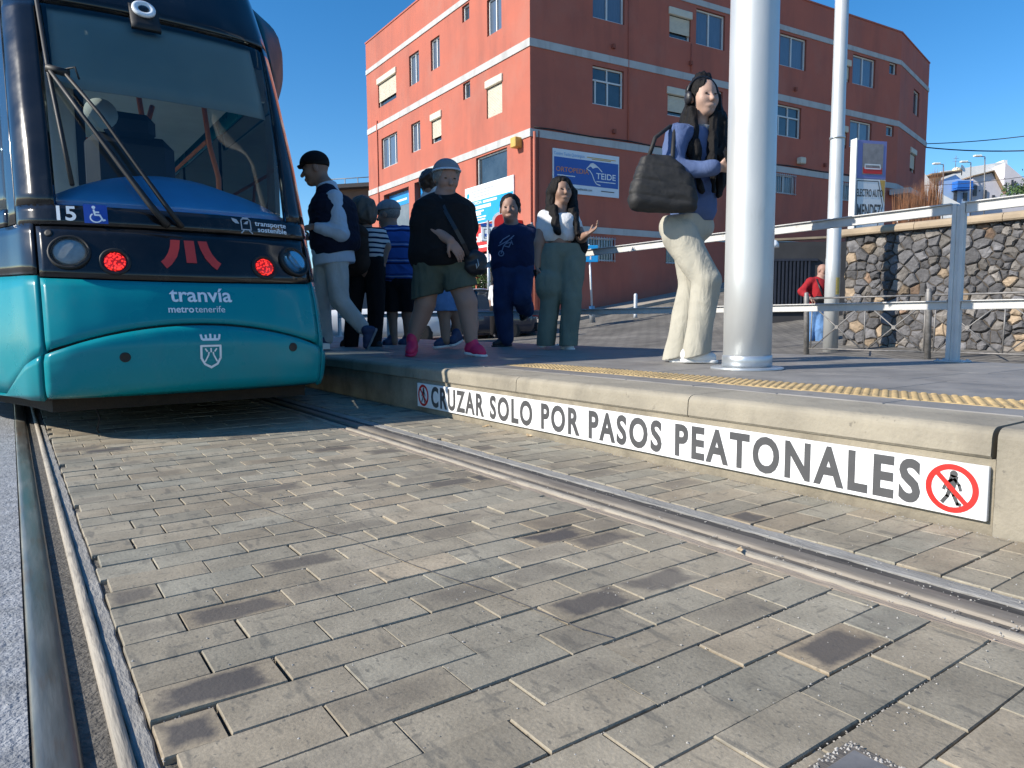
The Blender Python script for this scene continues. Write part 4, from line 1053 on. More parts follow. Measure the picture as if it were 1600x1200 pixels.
text_mesh('ELECTRO AUTO', lambda x, y: ef(-.02 + x, 3.02 + y, .006), .21, .004, .42).build('lettering', M['letter'], es)
text_mesh('MENDEZ', lambda x, y: ef(-.025 + x, 2.60 + y, .006), .38, .007, .39).build('lettering', M['letter'], es)
m = MB(); m.add([ef(.22, 3.36, .003), ef(.35, 3.36, .003), ef(.35, 2.88, .003)], [(0, 1, 2)]); m.build('corner_patch', M['ochre'], es)

# dry reed screen behind the wall
M['reed'] = pm('dry reeds', (.42, .20, .10), .9, .35, 20)
rnd = random.Random(31); m = MB()
for k in range(420):
    f = rnd.random(); b_ = at(1400 + 66 * f, 330, 22.0); b_[2] = float(ground_z(b_[0], b_[1])) - .05
    h = (.35 + .75 * f ** 2 + rnd.uniform(-.15, .25)) * 1.0
    t_ = b_ + np.array([rnd.gauss(0, .10), rnd.gauss(0, .10), 4.05 + h - b_[2]]); s_ = .022
    m.add([b_ + A_R * s_, b_ - A_R * s_, t_, b_ + A_F * s_], [(0, 1, 2), (1, 3, 2), (3, 0, 2)])
tag(m.build('dry_reeds', M['reed']), 'clump of orange brown dry reeds standing above the stone wall', 'plant')

# ------------------------------------------------------------------ houses on the hill
M['housewhite'] = pm('whitewash', (.78, .77, .74), .85, .06, 1)
M['houseblue'] = pm('sky blue wall', (.36, .50, .72), .85, .06, 1)
M['houselilac'] = pm('lilac grey wall', (.56, .53, .56), .85, .06, 1)
M['houseyellow'] = pm('cream wall', (.72, .62, .44), .85, .06, 1)
M['tiles'] = pm('brown roof tiles', (.27, .19, .12), .9, .25, 12, bump=.5, bscale=20)
M['balcony'] = pm('blue balcony', (.02, .14, .50), .6, .1, 5)
M['hwin'] = pm('dark house window', (.05, .05, .06), .3, .3, 3)
FWH = np.array([.5768, .8169, 0]); RH = np.array([.8169, -.5768, 0])
def hs(px, py, dep): return at(px, py, dep)
def house(dep, pts, thick, mat, label, side_mat=None, roof=None, wins=(), extra=None):
    """gable front facing the camera, side walls running back"""
    lo = 8.0
    P = [hs(px, py, dep) for px, py in pts]
    hb = empty('hill_house', (P[0][0], P[0][1], lo), label, 'house')
    poly = [np.array([P[0][0], P[0][1], lo])] + P + [np.array([P[-1][0], P[-1][1], lo])]
    m = MB(); m.prism(poly, FWH * thick + RH * thick * .1); m.build('wall', mat, hb)
    if roof:
        m = MB()
        for (a, b) in roof:
            A = hs(*a, dep) - FWH * .4 + Zv * .06; B = hs(*b, dep) - FWH * .4 + Zv * .06; o = FWH * (thick + .8)
            m.add([A, B, B + o, A + o, A + Zv * .14, B + Zv * .14, B + o + Zv * .14, A + o + Zv * .14], [(0, 1, 2, 3), (7, 6, 5, 4), (0, 4, 5, 1), (3, 2, 6, 7), (0, 3, 7, 4), (1, 5, 6, 2)])
        m.build('roof', M['tiles'], hb)
    for x0, y0, x1, y1 in wins:
        c_ = (hs(x0, y0, dep) + hs(x1, y1, dep)) / 2; k = dep / F_PX
        m = MB(); m.obox(c_ - FWH * .02, RH, FWH, Zv, abs(x1 - x0) * k / 2, .05, abs(y1 - y0) * k / 2); m.build('window', M['hwin'], hb)
    return hb
house(88, [(1470, 268), (1568, 253), (1568, 250), (1574, 250), (1574, 330)], 10, M['housewhite'], 'long white house highest on the hill with a white parapet')
house(86, [(1571, 254), (1602, 280), (1640, 312)], 10, M['houselilac'], 'lilac grey house at the right edge with narrow dark windows', wins=[(1571, 286, 1573, 300), (1580, 281, 1583, 295), (1585, 283, 1587, 297), (1593, 290, 1595, 297), (1597, 292, 1599, 298)])
house(80, [(1520, 277), (1550, 270), (1568, 304)], 8, M['houselilac'], 'grey gabled house with a brown tiled roof left of the lilac house', roof=[((1517, 278), (1550, 269.5)), ((1550, 269.5), (1569, 305))], wins=[(1521, 290, 1526, 306), (1537, 297, 1541, 311), (1550, 305, 1554, 310), (1530, 297, 1531, 299)])
hb = house(78, [(1473, 281), (1493, 273), (1503, 281), (1518, 281)], 8, M['houseblue'], 'sky blue house with a bright blue balcony', roof=[((1452, 275), (1500, 269))], wins=[(1490, 294, 1495, 316), (1505, 301, 1511, 314)])
m = MB(); c_ = hs(1504, 289, 77.5); m.obox(c_, RH, FWH, Zv, .85, .5, .36); m.obox(c_ - Zv * .5, RH, FWH, Zv, .9, .55, .06); m.build('balcony', M['balcony'], hb)
house(79, [(1455, 278), (1470, 277), (1470, 300)], 8, M['houseyellow'], 'narrow cream house wall between the white gable and the blue house')
house(74, [(1434, 266), (1441, 266), (1441, 266), (1469, 302), (1500, 318)], 9, M['housewhite'], 'white gabled house nearest the red building', wins=[(1450, 299, 1456, 312)])
# antenna, dish and tank on the roofs
p = hs(1503, 264, 79)
rf_ = empty('satellite_dish', p, 'white satellite dish on the roof beside a water tank', 'dish')
m = MB(); m.lathe(p, tuple(-FWH * .8 + RH * .5 + Zv * .3), [(.02, 0), (.25, .03), (.42, .13), (.43, .13), (.24, .01)], 16); m.build('bowl', M['housewhite'], rf_)
m = MB(); m.tube([p - Zv * .7, p], .05, 6); m.build('mast', M['cable'], rf_)
p = hs(1495, 266, 79); m = MB(); m.lathe(p - Zv * .3, (0, 0, 1), [(.42, 0), (.45, .1), (.45, .45), (.3, .58), (.1, .62)], 14); tag(m.build('water_tank', M['houseyellow']), 'cream water tank on the tiled roof', 'tank')
p = hs(1493, 262, 78.5); m = MB(); m.tube([p, p + Zv * 1.3], .03, 5); m.tube([p + Zv * 1.0 - RH * .3, p + Zv * 1.0 + RH * .3], .02, 4); m.tube([p + Zv * .7 - RH * .35, p + Zv * .7 + RH * .35], .02, 4); tag(m.build('roof_antenna', M['barrier']), 'thin antenna standing on the roof by the tank', 'antenna')
for px, py, yb, dep, l in ((1474, 257, 318, 66, 'street lamp with a white head before the cream house'), (1517, 254, 312, 66, 'street lamp with a white head before the blue house'), (1539, 245, 312, 62, 'tallest street lamp with a white double head')):
    a = hs(px, yb, dep); b = hs(px, py, dep)
    sl_ = empty('street_lamp', a, l, 'street lamp', 'street lamps on the hill')
    m = MB(); m.tube([a - Zv * 2, b], .05, 6); m.tube([b, b - RH * .5 + Zv * .05], .035, 6); m.build('post', M['barrier'], sl_)
    m = MB(); m.obox(b - RH * .65 + Zv * .08, RH, FWH, Zv, .32, .18, .07, 0, .04); m.build('lamp_head', M['housewhite'], sl_)
m = MB()
def span(a, b, sag, r_, n=16):
    pts = [a + (b - a) * t - Zv * sag * 4 * t * (1 - t) for t in np.linspace(0, 1, n)]
    m_ = MB(); m_.tube(pts, r_, 5); return m_
e0 = PE + Zv * 9.35
tag(span(e0, at(1800, 178, 30), .25, .022).build('overhead_cable', M['cable']), 'upper black cable leaving the end of the red building', 'cable')
tag(span(e0 - Zv * .18, at(1800, 215, 30), .35, .03).build('overhead_cable', M['cable']), 'lower thicker black cable leaving the end of the red building', 'cable')
tag(span(at(1440, 290, 60), at(1700, 258, 50), .3, .02).build('overhead_cable', M['cable']), 'faint cable crossing before the hill houses', 'cable')

# far left building beyond the tram
M['brownwall'] = pm('brown render', (.16, .11, .085), .9, .15, 2)
fb = empty('flat_roofed_building', at(560, 480, 48) * np.array([1, 1, 0]), 'brown flat roofed building beyond the left end of the red building', 'building')
A = at(500, 298, 48); B = at(600, 292, 47)
m = MB(); m.prism([np.array([A[0], A[1], -1]), np.array([B[0], B[1], -1]), B, A], FWH * 10); m.build('wall', M['brownwall'], fb)
m = MB(); m.beam(A - FWH * .3 + Zv * .1, B - FWH * .3 + Zv * .1, .8, .25); m.build('roof', M['garage'], fb)
m = MB(); m.tube([A + Zv * .7, B + Zv * .7], .03, 5)
for f in np.linspace(0, 1, 6): m.tube([A + (B - A) * f, A + (B - A) * f + Zv * .7], .03, 5)
m.build('roof_railing', M['barrier'], fb)

# foliage
M['leafgreen'] = pm('foliage', (.06, .11, .03), .8, .4, 3)
M['bark'] = pm('bark', (.12, .09, .07), .9, .3, 8, bump=.5)
def tree(base, h, rad, label, n, seed, lsz):
    rnd = random.Random(seed); t = empty('small_tree', base, label, 'tree'); base = np.array(base, float)
    m = MB(); m.tube([base - Zv * .2, base + Zv * h * .5, base + Zv * h * .75], [rad * .12, rad * .08, rad * .04], 8)
    for k in range(5):
        a = k * 1.26; e = base + Zv * h * .75 + np.array([math.cos(a), math.sin(a), .5]) * rad * .5
        m.tube([base + Zv * h * .5, e], [rad * .06, rad * .02], 6)
    m.build('trunk', M['bark'], t)
    cl = [base + Zv * h * .78 + np.array([rnd.gauss(0, .45), rnd.gauss(0, .45), rnd.gauss(0, .35)]) * rad for _ in range(14)]
    m = MB()
    for k in range(n):
        c = cl[rnd.randrange(14)] + np.array([rnd.gauss(0, 1), rnd.gauss(0, 1), rnd.gauss(0, 1)]) * rad * .2
        u = np.array([rnd.gauss(0, 1) for _ in range(3)]); u /= np.linalg.norm(u); v = np.cross(u, [rnd.gauss(0, 1) for _ in range(3)]); v /= np.linalg.norm(v); s = lsz * rnd.uniform(.6, 1.4)
        m.add([c - u * s, c + v * s * .45, c + u * s, c - v * s * .45], [(0, 1, 2, 3)])
    m.build('crown', M['leafgreen'], t)
p = at(1612, 318, 60); tree((p[0], p[1], 8.0), 4.2, 1.6, 'pale green tree at the right edge of the hill', 1400, 5, .13)
p = at(742, 480, 24); tree((p[0], p[1], -.06), 2.6, .55, 'small green street tree beyond the parked dark car', 700, 6, .07)
# ------------------------------------------------------------------ tram
TX = .766
tram = empty('tram', (TX, 4.0, 0), 'teal and black tram with a large windscreen stopped beside the platform', 'tram')
_sd = np.array([(0, 0), (.2, .006), (.4, .028), (.55, .06), (.645, .105), (.70, .19), (.75, .37), (.90, .79), (1.05, 1.21), (1.15, 1.52), (1.195, 1.85), (1.2, 2.3), (1.2, 30.0)])
_l = np.concatenate([[0], np.cumsum(np.hypot(np.diff(_sd[:, 0]), np.diff(_sd[:, 1])))])
_uu = np.linspace(0, _l[-1], 6000)
def _sm(a):
    k = np.exp(-np.linspace(-2, 2, 21) ** 2); k /= k.sum()
    e = np.pad(a, 10, mode='reflect', reflect_type='odd'); return np.convolve(e, k, 'valid')
_us = np.interp(_uu, _l, _sd[:, 0]); _ud = np.interp(_uu, _l, _sd[:, 1])
_us = _sm(_us); _ud = _sm(_ud); _us[0] = 0; _ud -= _ud[0]
_yz = np.array([(.10, 4.05), (.16, 3.93), (.20, 3.845), (.25, 3.80), (.34, 3.772), (.46, 3.76), (.56, 3.785), (.68, 3.825), (.76, 3.865), (.88, 3.905), (1.0, 3.962), (1.13, 4.01), (1.5, 4.17), (2.0, 4.44), (2.4, 4.68), (2.75, 4.93), (3.0, 5.2), (3.15, 5.5), (3.25, 6.0), (3.3, 6.8)])
_wz = np.array([(0, .985), (.3, 1.0), (2.3, 1.0), (2.7, .985), (3.0, .93), (3.15, .85), (3.25, .70), (3.3, .5)])
def S(u, z, off=0.0):
    """point of the tram skin: u = distance round the nose from its middle, z = height"""
    def p(u, z):
        a = abs(u); sg = 1 if u >= 0 else -1
        return np.array([TX + sg * np.interp(a, _uu, _us) * np.interp(z, _wz[:, 0], _wz[:, 1]), np.interp(z, _yz[:, 0], _yz[:, 1]) + np.interp(a, _uu, _ud), z])
    P = p(u, z)
    if off:
        du = p(u + .01, z) - p(u - .01, z); dz = p(u, z + .01) - p(u, z - .01)
        n = np.cross(du, dz); P = P + n / np.linalg.norm(n) * off
    return P
def patch(u0, u1, zl, zh, off=0.0, nu=24, nz=8, th=.02, m=None, mi=0, bulge=None, us=None, warp=None):
    """skin panel between two edge heights with a turned-in rim"""
    f0 = zl if callable(zl) else (lambda u: zl); f1 = zh if callable(zh) else (lambda u: zh)
    us = list(np.linspace(u0, u1, nu + 1)) if us is None else us
    nu = len(us) - 1; V = []
    for j in range(nz + 1):
        t = j / nz
        for u in us:
            z = f0(u) + (f1(u) - f0(u)) * t
            V.append(S(warp(u, z) if warp else u, z, off + (bulge(u, t) if bulge else 0)))
    W = nu + 1
    F_ = [(j * W + i, j * W + i + 1, (j + 1) * W + i + 1, (j + 1) * W + i) for j in range(nz) for i in range(nu)]
    ring = [i for i in range(W)] + [j * W + nu for j in range(1, nz + 1)] + [nz * W + i for i in range(nu - 1, -1, -1)] + [j * W for j in range(nz - 1, 0, -1)]
    n = len(V)
    for k in ring:
        j, i = divmod(k, W); u = us[i]; z = f0(u) + (f1(u) - f0(u)) * j / nz
        V.append(S(warp(u, z) if warp else u, z, off - th))
    K = len(ring)
    m = m or MB()
    m.add(V, F_, mi, True)
    b = len(m.v) - len(V)
    for k in range(K):
        m.f.append([b + ring[k], b + n + k, b + n + (k + 1) % K, b + ring[(k + 1) % K]]); m.mi.append(mi); m.sm.append(False)
    return m
def T(name, m, mats): return m.build(name, mats, tram)
GL_T = 2.29
za = lambda u: .548 - .13 * (u / .67) ** 2
SEAM = .655
# dark shell just inside every joint, below the glass only
m = patch(-2.2, 2.2, .17, 1.12, -.03, 60, 12, .01); T('shell', m, M['rubber'])
# bumper, belt, corners
bul = lambda u, t: .030 * min(1, max(0, (1 - t) * 3 + .55)) * min(1, (SEAM - abs(u)) / .05 + .5) if t > .6 else .028
m = patch(-SEAM, SEAM, .205, lambda u: za(u) - .005, .0, 48, 12, .05, bulge=lambda u, t: .018 - .012 * max(0, t - .85) / .15 - .02 * max(0, .12 - t) / .12)
bump_ = T('bumper', m, M['teal'])
m = patch(-SEAM, SEAM, lambda u: za(u) + .010, lambda u: .758 + .012 * (u / .65) ** 2, .0, 48, 8, .03, bulge=lambda u, t: -.006 * max(0, .15 - t) / .15); T('nose_panel', m, M['teal'])
for s in (-1, 1):
    a, b = (SEAM + .014, 2.4)
    us = sorted([s * x for x in list(np.linspace(a, 1.3, 22)) + list(np.linspace(1.4, b, 8))])
    zq = lambda u: max(za(u), .212)
    m = patch(0, 0, .205, lambda u: max(za(u) - .004, .21), 0, 0, 6, .03, us=us, bulge=lambda u, t: .014); 
    patch(0, 0, lambda u: max(za(u), .214), lambda u: .77 + .10 * max(0, 1 - abs(u) / 2.0) * 0 + .012 + .02 * (abs(u) - .65), 0, 0, 8, .03, m=m, us=us)
    T('corner_panel', m, M['teal'])
    m = patch(0, 0, lambda u: .79 + .02 * (abs(u) - .65), 1.035, 0, 0, 5, .03, us=us); T('corner_band', m, M['tramblack'])
# black lamp band
m = patch(-SEAM, SEAM, lambda u: .766 + .012 * (u / .65) ** 2, 1.018, .0, 48, 6, .03); T('lamp_band', m, M['tramblack'])
# black surround of the windscreen
UL, UR = .565, .555
def GW(u, z):                       # the right edge of the glass leans outward
    t = min(max((z - 1.128) / (GL_T - 1.128), 0), 1)
    return u + .105 * t * (max(u, 0) / UR if u <= UR else (.80 - u) / (.80 - UR))
m = patch(-.80, .80, 1.030, 1.125, .0, 50, 3, .03)
patch(-.80, -UL, 1.126, GL_T, .0, 10, 20, .03, m=m); patch(UR, .80, 1.126, GL_T, .0, 10, 20, .03, m=m, warp=GW)
patch(-.80, .80, GL_T + .001, 2.78, .0, 50, 10, .03, m=m)
T('windscreen_surround', m, M['tramblack'])
m = patch(-UL + .001, UR - .001, 1.128, GL_T - .002, -.004, 40, 26, .006, warp=GW); T('windscreen', m, M['glass'])
# side windows behind the corner posts, flanks, roof
for s in (-1, 1):
    us = sorted([s * x for x in list(np.linspace(.93, 2.0, 20))])
    m = patch(0, 0, 1.13, 2.25, -.006, 0, 12, .005, us=us); T('side_window', m, M['sideglass'])
    us2 = sorted([s * x for x in (.805, .82, .85, .88, .90, .925)])
    m = patch(0, 0, 1.04, 2.78, 0, 0, 20, .03, us=us2); T('corner_post', m, M['tramblack'])
    us3 = sorted([s * x for x in list(np.linspace(.93, 2.2, 22))])
    m = patch(0, 0, 1.04, 1.125, 0, 0, 3, .02, us=us3); patch(0, 0, 2.255, 2.78, 0, 0, 8, .02, us=us3, m=m)
    us4 = sorted([s * x for x in (2.005, 2.1, 2.2)]); patch(0, 0, 1.13, 2.25, 0, 0, 4, .02, us=us4, m=m)
    T('side_frame', m, M['tramblack'])
    # long flank with windows
    X = TX + s * 1.2
    y0, y1 = 6.3, 30.0
    m = MB(); m.box((X - .02, y0, .25), (X + .02, y1, 1.05)); T('flank', m, M['teal']); m = MB(); m.box((X - .02, y0, 2.55), (X + .02, y1, 3.0)); T('flank', m, M['teal'])
    m = MB(); y = y0; k = 0
    while y < y1:
        m.box((X - .02, y, 1.05), (X + .02, y + .22, 2.55)); y += 1.9
    T('window_pillar', m, M['tramblack'])
    m = MB(); m.box((X - .006, y0 + .22, 1.06), (X + .006, y1, 2.54)); T('flank_window', m, M['sideglass'])
m = MB()
ys = np.linspace(6.8, 30, 8); prof = [(-1.2, 3.0), (-1.12, 3.12), (-.9, 3.24), (0, 3.3), (.9, 3.24), (1.12, 3.12), (1.2, 3.0)]
m.add([(TX + x, y, z) for y in ys for x, z in prof], [(i * 7 + k, i * 7 + k + 1, (i + 1) * 7 + k + 1, (i + 1) * 7 + k) for i in range(7) for k in range(6)], 0, True)
us = list(np.linspace(-4.5, 4.5, 60))
m2 = patch(0, 0, 2.785, 3.29, .0, 0, 14, .02, us=us); 
T('roof', m, M['teal_dark']); T('roof_front', m2, M['tramblack'])
for s in (-1, 1):
    us = sorted([s * x for x in list(np.linspace(1.12, 4.0, 26))])
    m = patch(0, 0, 2.36, 3.22, .035, 0, 14, .05, us=us, bulge=lambda u, t: .16 * math.sin(math.pi * t) * min(1, (abs(u) - 1.1) / .5)); T('roof_fairing', m, M['teal_dark'])
# underframe
m = MB(); m.prism([(TX - .62, 4.06, .13), (TX + .62, 4.06, .13), (TX + .70, 4.4, .13), (TX + 1.1, 5.6, .13), (TX + 1.1, 30, .13), (TX - 1.1, 30, .13), (TX - 1.1, 5.6, .13), (TX - .70, 4.4, .13)], (0, 0, .09)); T('underframe', m, M['under'])
m = MB()
for y in (6.4, 8.2, 16, 17.8):
    for x in (.02, 1.512): m.lathe((x - .05, y, .29), (1, 0, 0), [(.27, 0), (.29, .02), (.29, .10), (.2, .11)], 24)
T('wheel', m, M['under'])
# cab and saloon inside
m = MB(); m.box((TX - 1.1, 4.9, .36), (TX + 1.1, 29.8, .40)); m.box((TX - 1.1, 6.6, 2.62), (TX + 1.1, 29.8, 2.66)); m.box((TX - 1.1, 29.7, .4), (TX + 1.1, 29.8, 2.6))
T('saloon', m, M['inner'])
V = []; nu = 20; us = np.linspace(-.70, .70, nu + 1)
prof = [(.0, .0), (.06, .09), (.2, .20), (.40, .26), (.55, .24), (.62, .0)]
for u in us:
    for d, h in prof:
        b = S(u, 1.10, -.05); V.append((b[0] * 1.0 + (TX - b[0]) * d * .15, b[1] + d, 1.115 + h * (1 - .75 * (u / .7) ** 2)))
K = len(prof); m = MB(); m.add(V, [(i * K + k, (i + 1) * K + k, (i + 1) * K + k + 1, i * K + k + 1) for i in range(nu) for k in range(K - 1)], 0, True); T('dashboard', m, M['dash'])
m = patch(-.52, .60, lambda u: 1.80 - .0 * u, GL_T + .05, -.055, 24, 6, .004); T('sun_blind', m, M['blind'])
m = MB(); m.obox((TX - .05, 5.35, 1.42), (1, 0, 0), (0, 1, 0), (0, 0, 1), .26, .10, .36, 0, .07); m.obox((TX - .05, 5.32, 1.83), (1, 0, 0), (0, 1, 0), (0, 0, 1), .15, .06, .09, 0, .05); T('driver_seat', m, M['innerdark'])
m = MB(); m.box((TX - 1.05, 6.05, .4), (TX - .30, 6.09, 2.6)); m.box((TX - 1.05, 6.05, 2.35), (TX + 1.05, 6.09, 2.6)); T('cab_partition', m, M['inner'])
m = MB(); m.box((TX - .30, 6.04, .4), (TX - .24, 6.1, 2.35)); m.box((TX - .05, 5.9, 2.0), (TX + .16, 6.0, 2.05)); T('cab_frame', m, M['innerdark'])
m = MB()
for x, y in ((TX + .28, 6.5), (TX + .72, 6.3), (TX - .62, 7.5), (TX + .62, 8.6), (TX - .4, 9.5), (TX + .3, 10.5)):
    m.tube([(x, y, .4), (x, y, 1.75), (x - .06, y, 2.0), (x - .12, y, 2.62)], .021, 8)
m.tube([(TX - .75, 6.4, 1.95), (TX + .1, 6.4, 1.95), (TX + .2, 6.42, 2.05), (TX + .28, 6.5, 2.3)], .02, 8)
for x in (-.75, .75): m.tube([(TX + x, 6.8, 2.15), (TX + x, 22, 2.15)], .018, 6)
T('handrail', m, M['orange'])
m = MB()
for k in range(7):
    for x in (-.75, -.3, .3, .75):
        m.obox((TX + x, 7.6 + k * 1.6, .85), (1, 0, 0), (0, 1, 0), (0, 0, 1), .2, .22, .05, 0, .04); m.obox((TX + x, 7.85 + k * 1.6, 1.2), (1, 0, 0), (0, 1, 0), (0, 0, 1), .2, .05, .36, 0, .04)
T('passenger_seat', m, M['dash'])
# lamps
def lamp_axis(u, z):
    a, b, c = S(u, z), S(u + .01, z), S(u, z + .01); n = np.cross(b - a, c - a); n /= np.linalg.norm(n); return S(u, z), n
M['redlamp'] = bpy.data.materials.new('red lamp dots')
t_, N_, L_, b_ = nodes_of(M['redlamp'])
tc_ = N_.new('ShaderNodeTexCoord'); vo_ = N_.new('ShaderNodeTexVoronoi'); vo_.inputs['Scale'].default_value = 95
L_.new(tc_.outputs['Object'], vo_.inputs['Vector'])
mr_ = N_.new('ShaderNodeMapRange'); mr_.inputs[1].default_value = .2; mr_.inputs[2].default_value = .55; mr_.inputs[3].default_value = 1.3; mr_.inputs[4].default_value = .12
L_.new(vo_.outputs['Distance'], mr_.inputs[0]); b_.inputs['Base Color'].default_value = (.5, .01, .01, 1); b_.inputs['Emission Color'].default_value = (1, .03, .02, 1)
L_.new(mr_.outputs[0], b_.inputs['Emission Strength']); b_.inputs['Roughness'].default_value = .2
for u in (-.52, .56):
    P, n = lamp_axis(u, .893)
    m = MB(); m.lathe(P, n, [(.088, -.03), (.090, .006), (.086, .012), (.077, .010), (.074, -.02)], 40); hl = T('headlight', m, M['rubber'])
    m = MB(); m.lathe(P, n, [(.076, .004), (.066, -.012), (.030, -.028), (.028, -.012), (.012, -.008), (.002, -.007)], 36); m.build('reflector', M['chrome'], hl)
    m = MB(); m.lathe(P, n, [(.076, .006), (.06, .017), (.03, .022), (.001, .023)], 32); m.build('lens', M['lens'], hl)
for u in (-.335, .375):
    P, n = lamp_axis(u, .852)
    m = MB(); m.lathe(P, n, [(.068, -.02), (.069, .005), (.064, .010), (.054, .008), (.052, -.004)], 36); rl = T('red_lamp', m, M['rubber'])
    m = MB(); m.lathe(P, n, [(.048, -.01), (.047, .006), (.04, .010), (.001, .012)], 16); m.build('lens', M['redlamp'], rl)
for u, z in ((-.33, .40), (.47, .425)):
    P, n = lamp_axis(u, z); m = MB(); m.lathe(P + n * .016, n, [(.024, .0), (.0235, .004), (.014, .005), (.013, .003)], 20); T('sensor_plug', m, M['rubber'])
P, n = lamp_axis(-.60, .985); m = MB(); m.lathe(P, n, [(.018, 0), (.018, .003), (.01, .004)], 16); T('sensor_plug', m, M['rubber'])
# camera ring over the screen
m = patch(-.115, .035, 2.20, 2.36, .004, 4, 4, .02); cb = T('camera_box', m, M['rubber'])
P, n = lamp_axis(-.04, 2.325); m = MB(); m.lathe(P + n * .006, n, [(.062, 0), (.062, .012), (.055, .018), (.038, .018), (.034, .010)], 28); m.build('camera_ring', M['decal'], cb)
m = MB(); m.lathe(P + n * .006, n, [(.033, .008), (.022, .014), (.001, .016)], 20); m.build('lens', M['tramblack'], cb)
# wiper
m = MB()
w0 = [S(-.085, 1.03, .03), S(-.16, 1.13, .045), S(-.40, 1.56, .05), S(-.52, 1.80, .05)]
w1 = [S(-.02, 1.03, .03), S(-.09, 1.13, .05), S(-.33, 1.58, .055), S(-.46, 1.80, .05)]
m.tube(w0, [.018, .016, .010, .010], 8); m.tube(w1, [.014, .012, .009, .009], 8); m.tube([S(-.535, 1.82, .045), S(-.44, 1.80, .045)], .02, 8)
m.tube([S(-.45, 1.82, .05), S(-.41, 1.82, .07), S(-.40, 1.77, .05)], .005, 6)
wp = T('wiper', m, M['rubber'])
m = MB(); m.tube([S(-.55, 2.26, .016), S(-.53, 1.82, .020), S(-.505, 1.5, .018), S(-.48, 1.22, .014)], .011, 6); m.build('wiper_blade', M['rubber'], wp)
# plain pale round disc inside, behind the glass
m = MB(); m.lathe((TX - .25, 4.95, 1.80), (0, -1, .1), [(.09, 0), (.09, .006), (.001, .008)], 24); T('pale_disc', m, M['inner'])
# lettering and marks
def SM(off): return lambda x, y: S(x, y, off)
def stext(txt, u, z, size, mat, bold=0, sx=1.0, align='CENTER', spacing=1.0):
    m = text_mesh(txt, lambda x, y: S(u + x, z + y, .0035), size, bold, sx, align, 0, spacing); return T('lettering', m, M[mat])
stext('tranvía', .030, .662, .100, 'decal', .0016, 1.06)
stext('metro', -.012, .608, .047, 'decal', .0009, 1.0, 'RIGHT'); stext('tenerife', -.008, .608, .047, 'decal', 0, .98, 'LEFT')
stext('15', -.525, 1.050, .098, 'decal', .0022, 1.05)
stext('transporte', .36, 1.082, .038, 'decal', .0006, 1.12, 'LEFT'); stext('sostenible', .37, 1.048, .038, 'decal', .0006, 1.12, 'LEFT')
f_ = SM(.0035); m = MB()
strokes(m, [[(.285, 1.055), (.285, 1.105), (.295, 1.115), (.325, 1.115), (.335, 1.105), (.335, 1.055), (.285, 1.055)], [(.295, 1.05), (.28, 1.035)], [(.325, 1.05), (.34, 1.035)], [(.295, 1.12), (.325, 1.12)]], .006, f_)
m.add([f_(.235, 1.115), f_(.262, 1.108), f_(.275, 1.085), f_(.255, 1.086), f_(.240, 1.098)], [(4, 3, 2, 1, 0)]); m.add([f_(.296, 1.085), f_(.312, 1.10), f_(.326, 1.105), f_(.318, 1.085)], [(3, 2, 1, 0)]); T('eco_mark', m, M['decalgrey'])
m = MB(); ff = SM(.003); z0 = 1.035
for i in range(4): m.quad(ff(-.445 + i * .025, z0 + .004), ff(-.42 + i * .025, z0 + .004), ff(-.42 + i * .025, z0 + .098), ff(-.445 + i * .025, z0 + .098))
ws = T('wheelchair_sticker', m, M['decalblue'])
f_ = SM(.005); m = MB(); disc(m, -.402, 1.118, .008, f_)
strokes(m, [[(-.402, 1.105), (-.398, 1.080), (-.378, 1.080), (-.366, 1.054), (-.358, 1.057)], [(-.400, 1.094), (-.382, 1.094)]], .008, f_)
strokes(m, [[(-.395 + .024 * math.cos(t), 1.066 + .022 * math.sin(t)) for t in np.linspace(2.2, 5.9, 12)]], .006, f_)
m.build('wheelchair_figure', M['decal'], ws)
# red three-stroke logo
f_ = SM(.0035); m = MB(); cx_ = .0
m.quad(f_(-.018, .858), f_(.030, .858), f_(.030, .974), f_(-.018, .974))
def leg_(s):
    A = [(.042, .974), (.050, .93), (.066, .885), (.095, .845), (.118, .826)]; B = [(.086, .974), (.092, .94), (.105, .905), (.125, .875), (.142, .860)]
    for k in range(4):
        q = [(.006 + s * x, z) for x, z in (A[k], A[k + 1], B[k + 1], B[k])]
        q = q if s < 0 else q[::-1]
        m.add([f_(*p) for p in q], [(0, 1, 2, 3)])
leg_(1); leg_(-1)
m.add([f_(-.10, .862), f_(-.118, .826)], []); T('red_logo', m, M['logo'])
# coat of arms in line
f_ = SM(.0215); m = MB(); c0 = .045
strokes(m, [[(c0 - .045, .445), (c0 + .045, .445), (c0 + .045, .385), (c0 + .03, .355), (c0, .340), (c0 - .03, .355), (c0 - .045, .385), (c0 - .045, .445)]], .010, f_)
strokes(m, [[(c0 - .028, .368), (c0 - .012, .40), (c0 - .010, .412)], [(c0 + .028, .368), (c0 + .012, .40), (c0 + .010, .412)], [(c0, .415), (c0, .432)], [(c0 - .018, .418), (c0 - .026, .430)], [(c0 + .018, .418), (c0 + .026, .430)]], .007, f_)
strokes(m, [[(c0 - .036, .470), (c0 + .036, .470)], [(c0 - .040, .472), (c0 - .044, .492)], [(c0 + .040, .472), (c0 + .044, .492)], [(c0, .472), (c0, .494)], [(c0 - .02, .472), (c0 - .022, .490)], [(c0 + .02, .472), (c0 + .022, .490)]], .010, f_)
T('coat_of_arms', m, M['decal'])
m = MB(); m.tube([(.33, 4.08, .14), (.34, 4.06, .08), (.325, 4.05, .03), (.335, 4.06, .012)], .004, 5); T('loose_wire', m, M['under'])

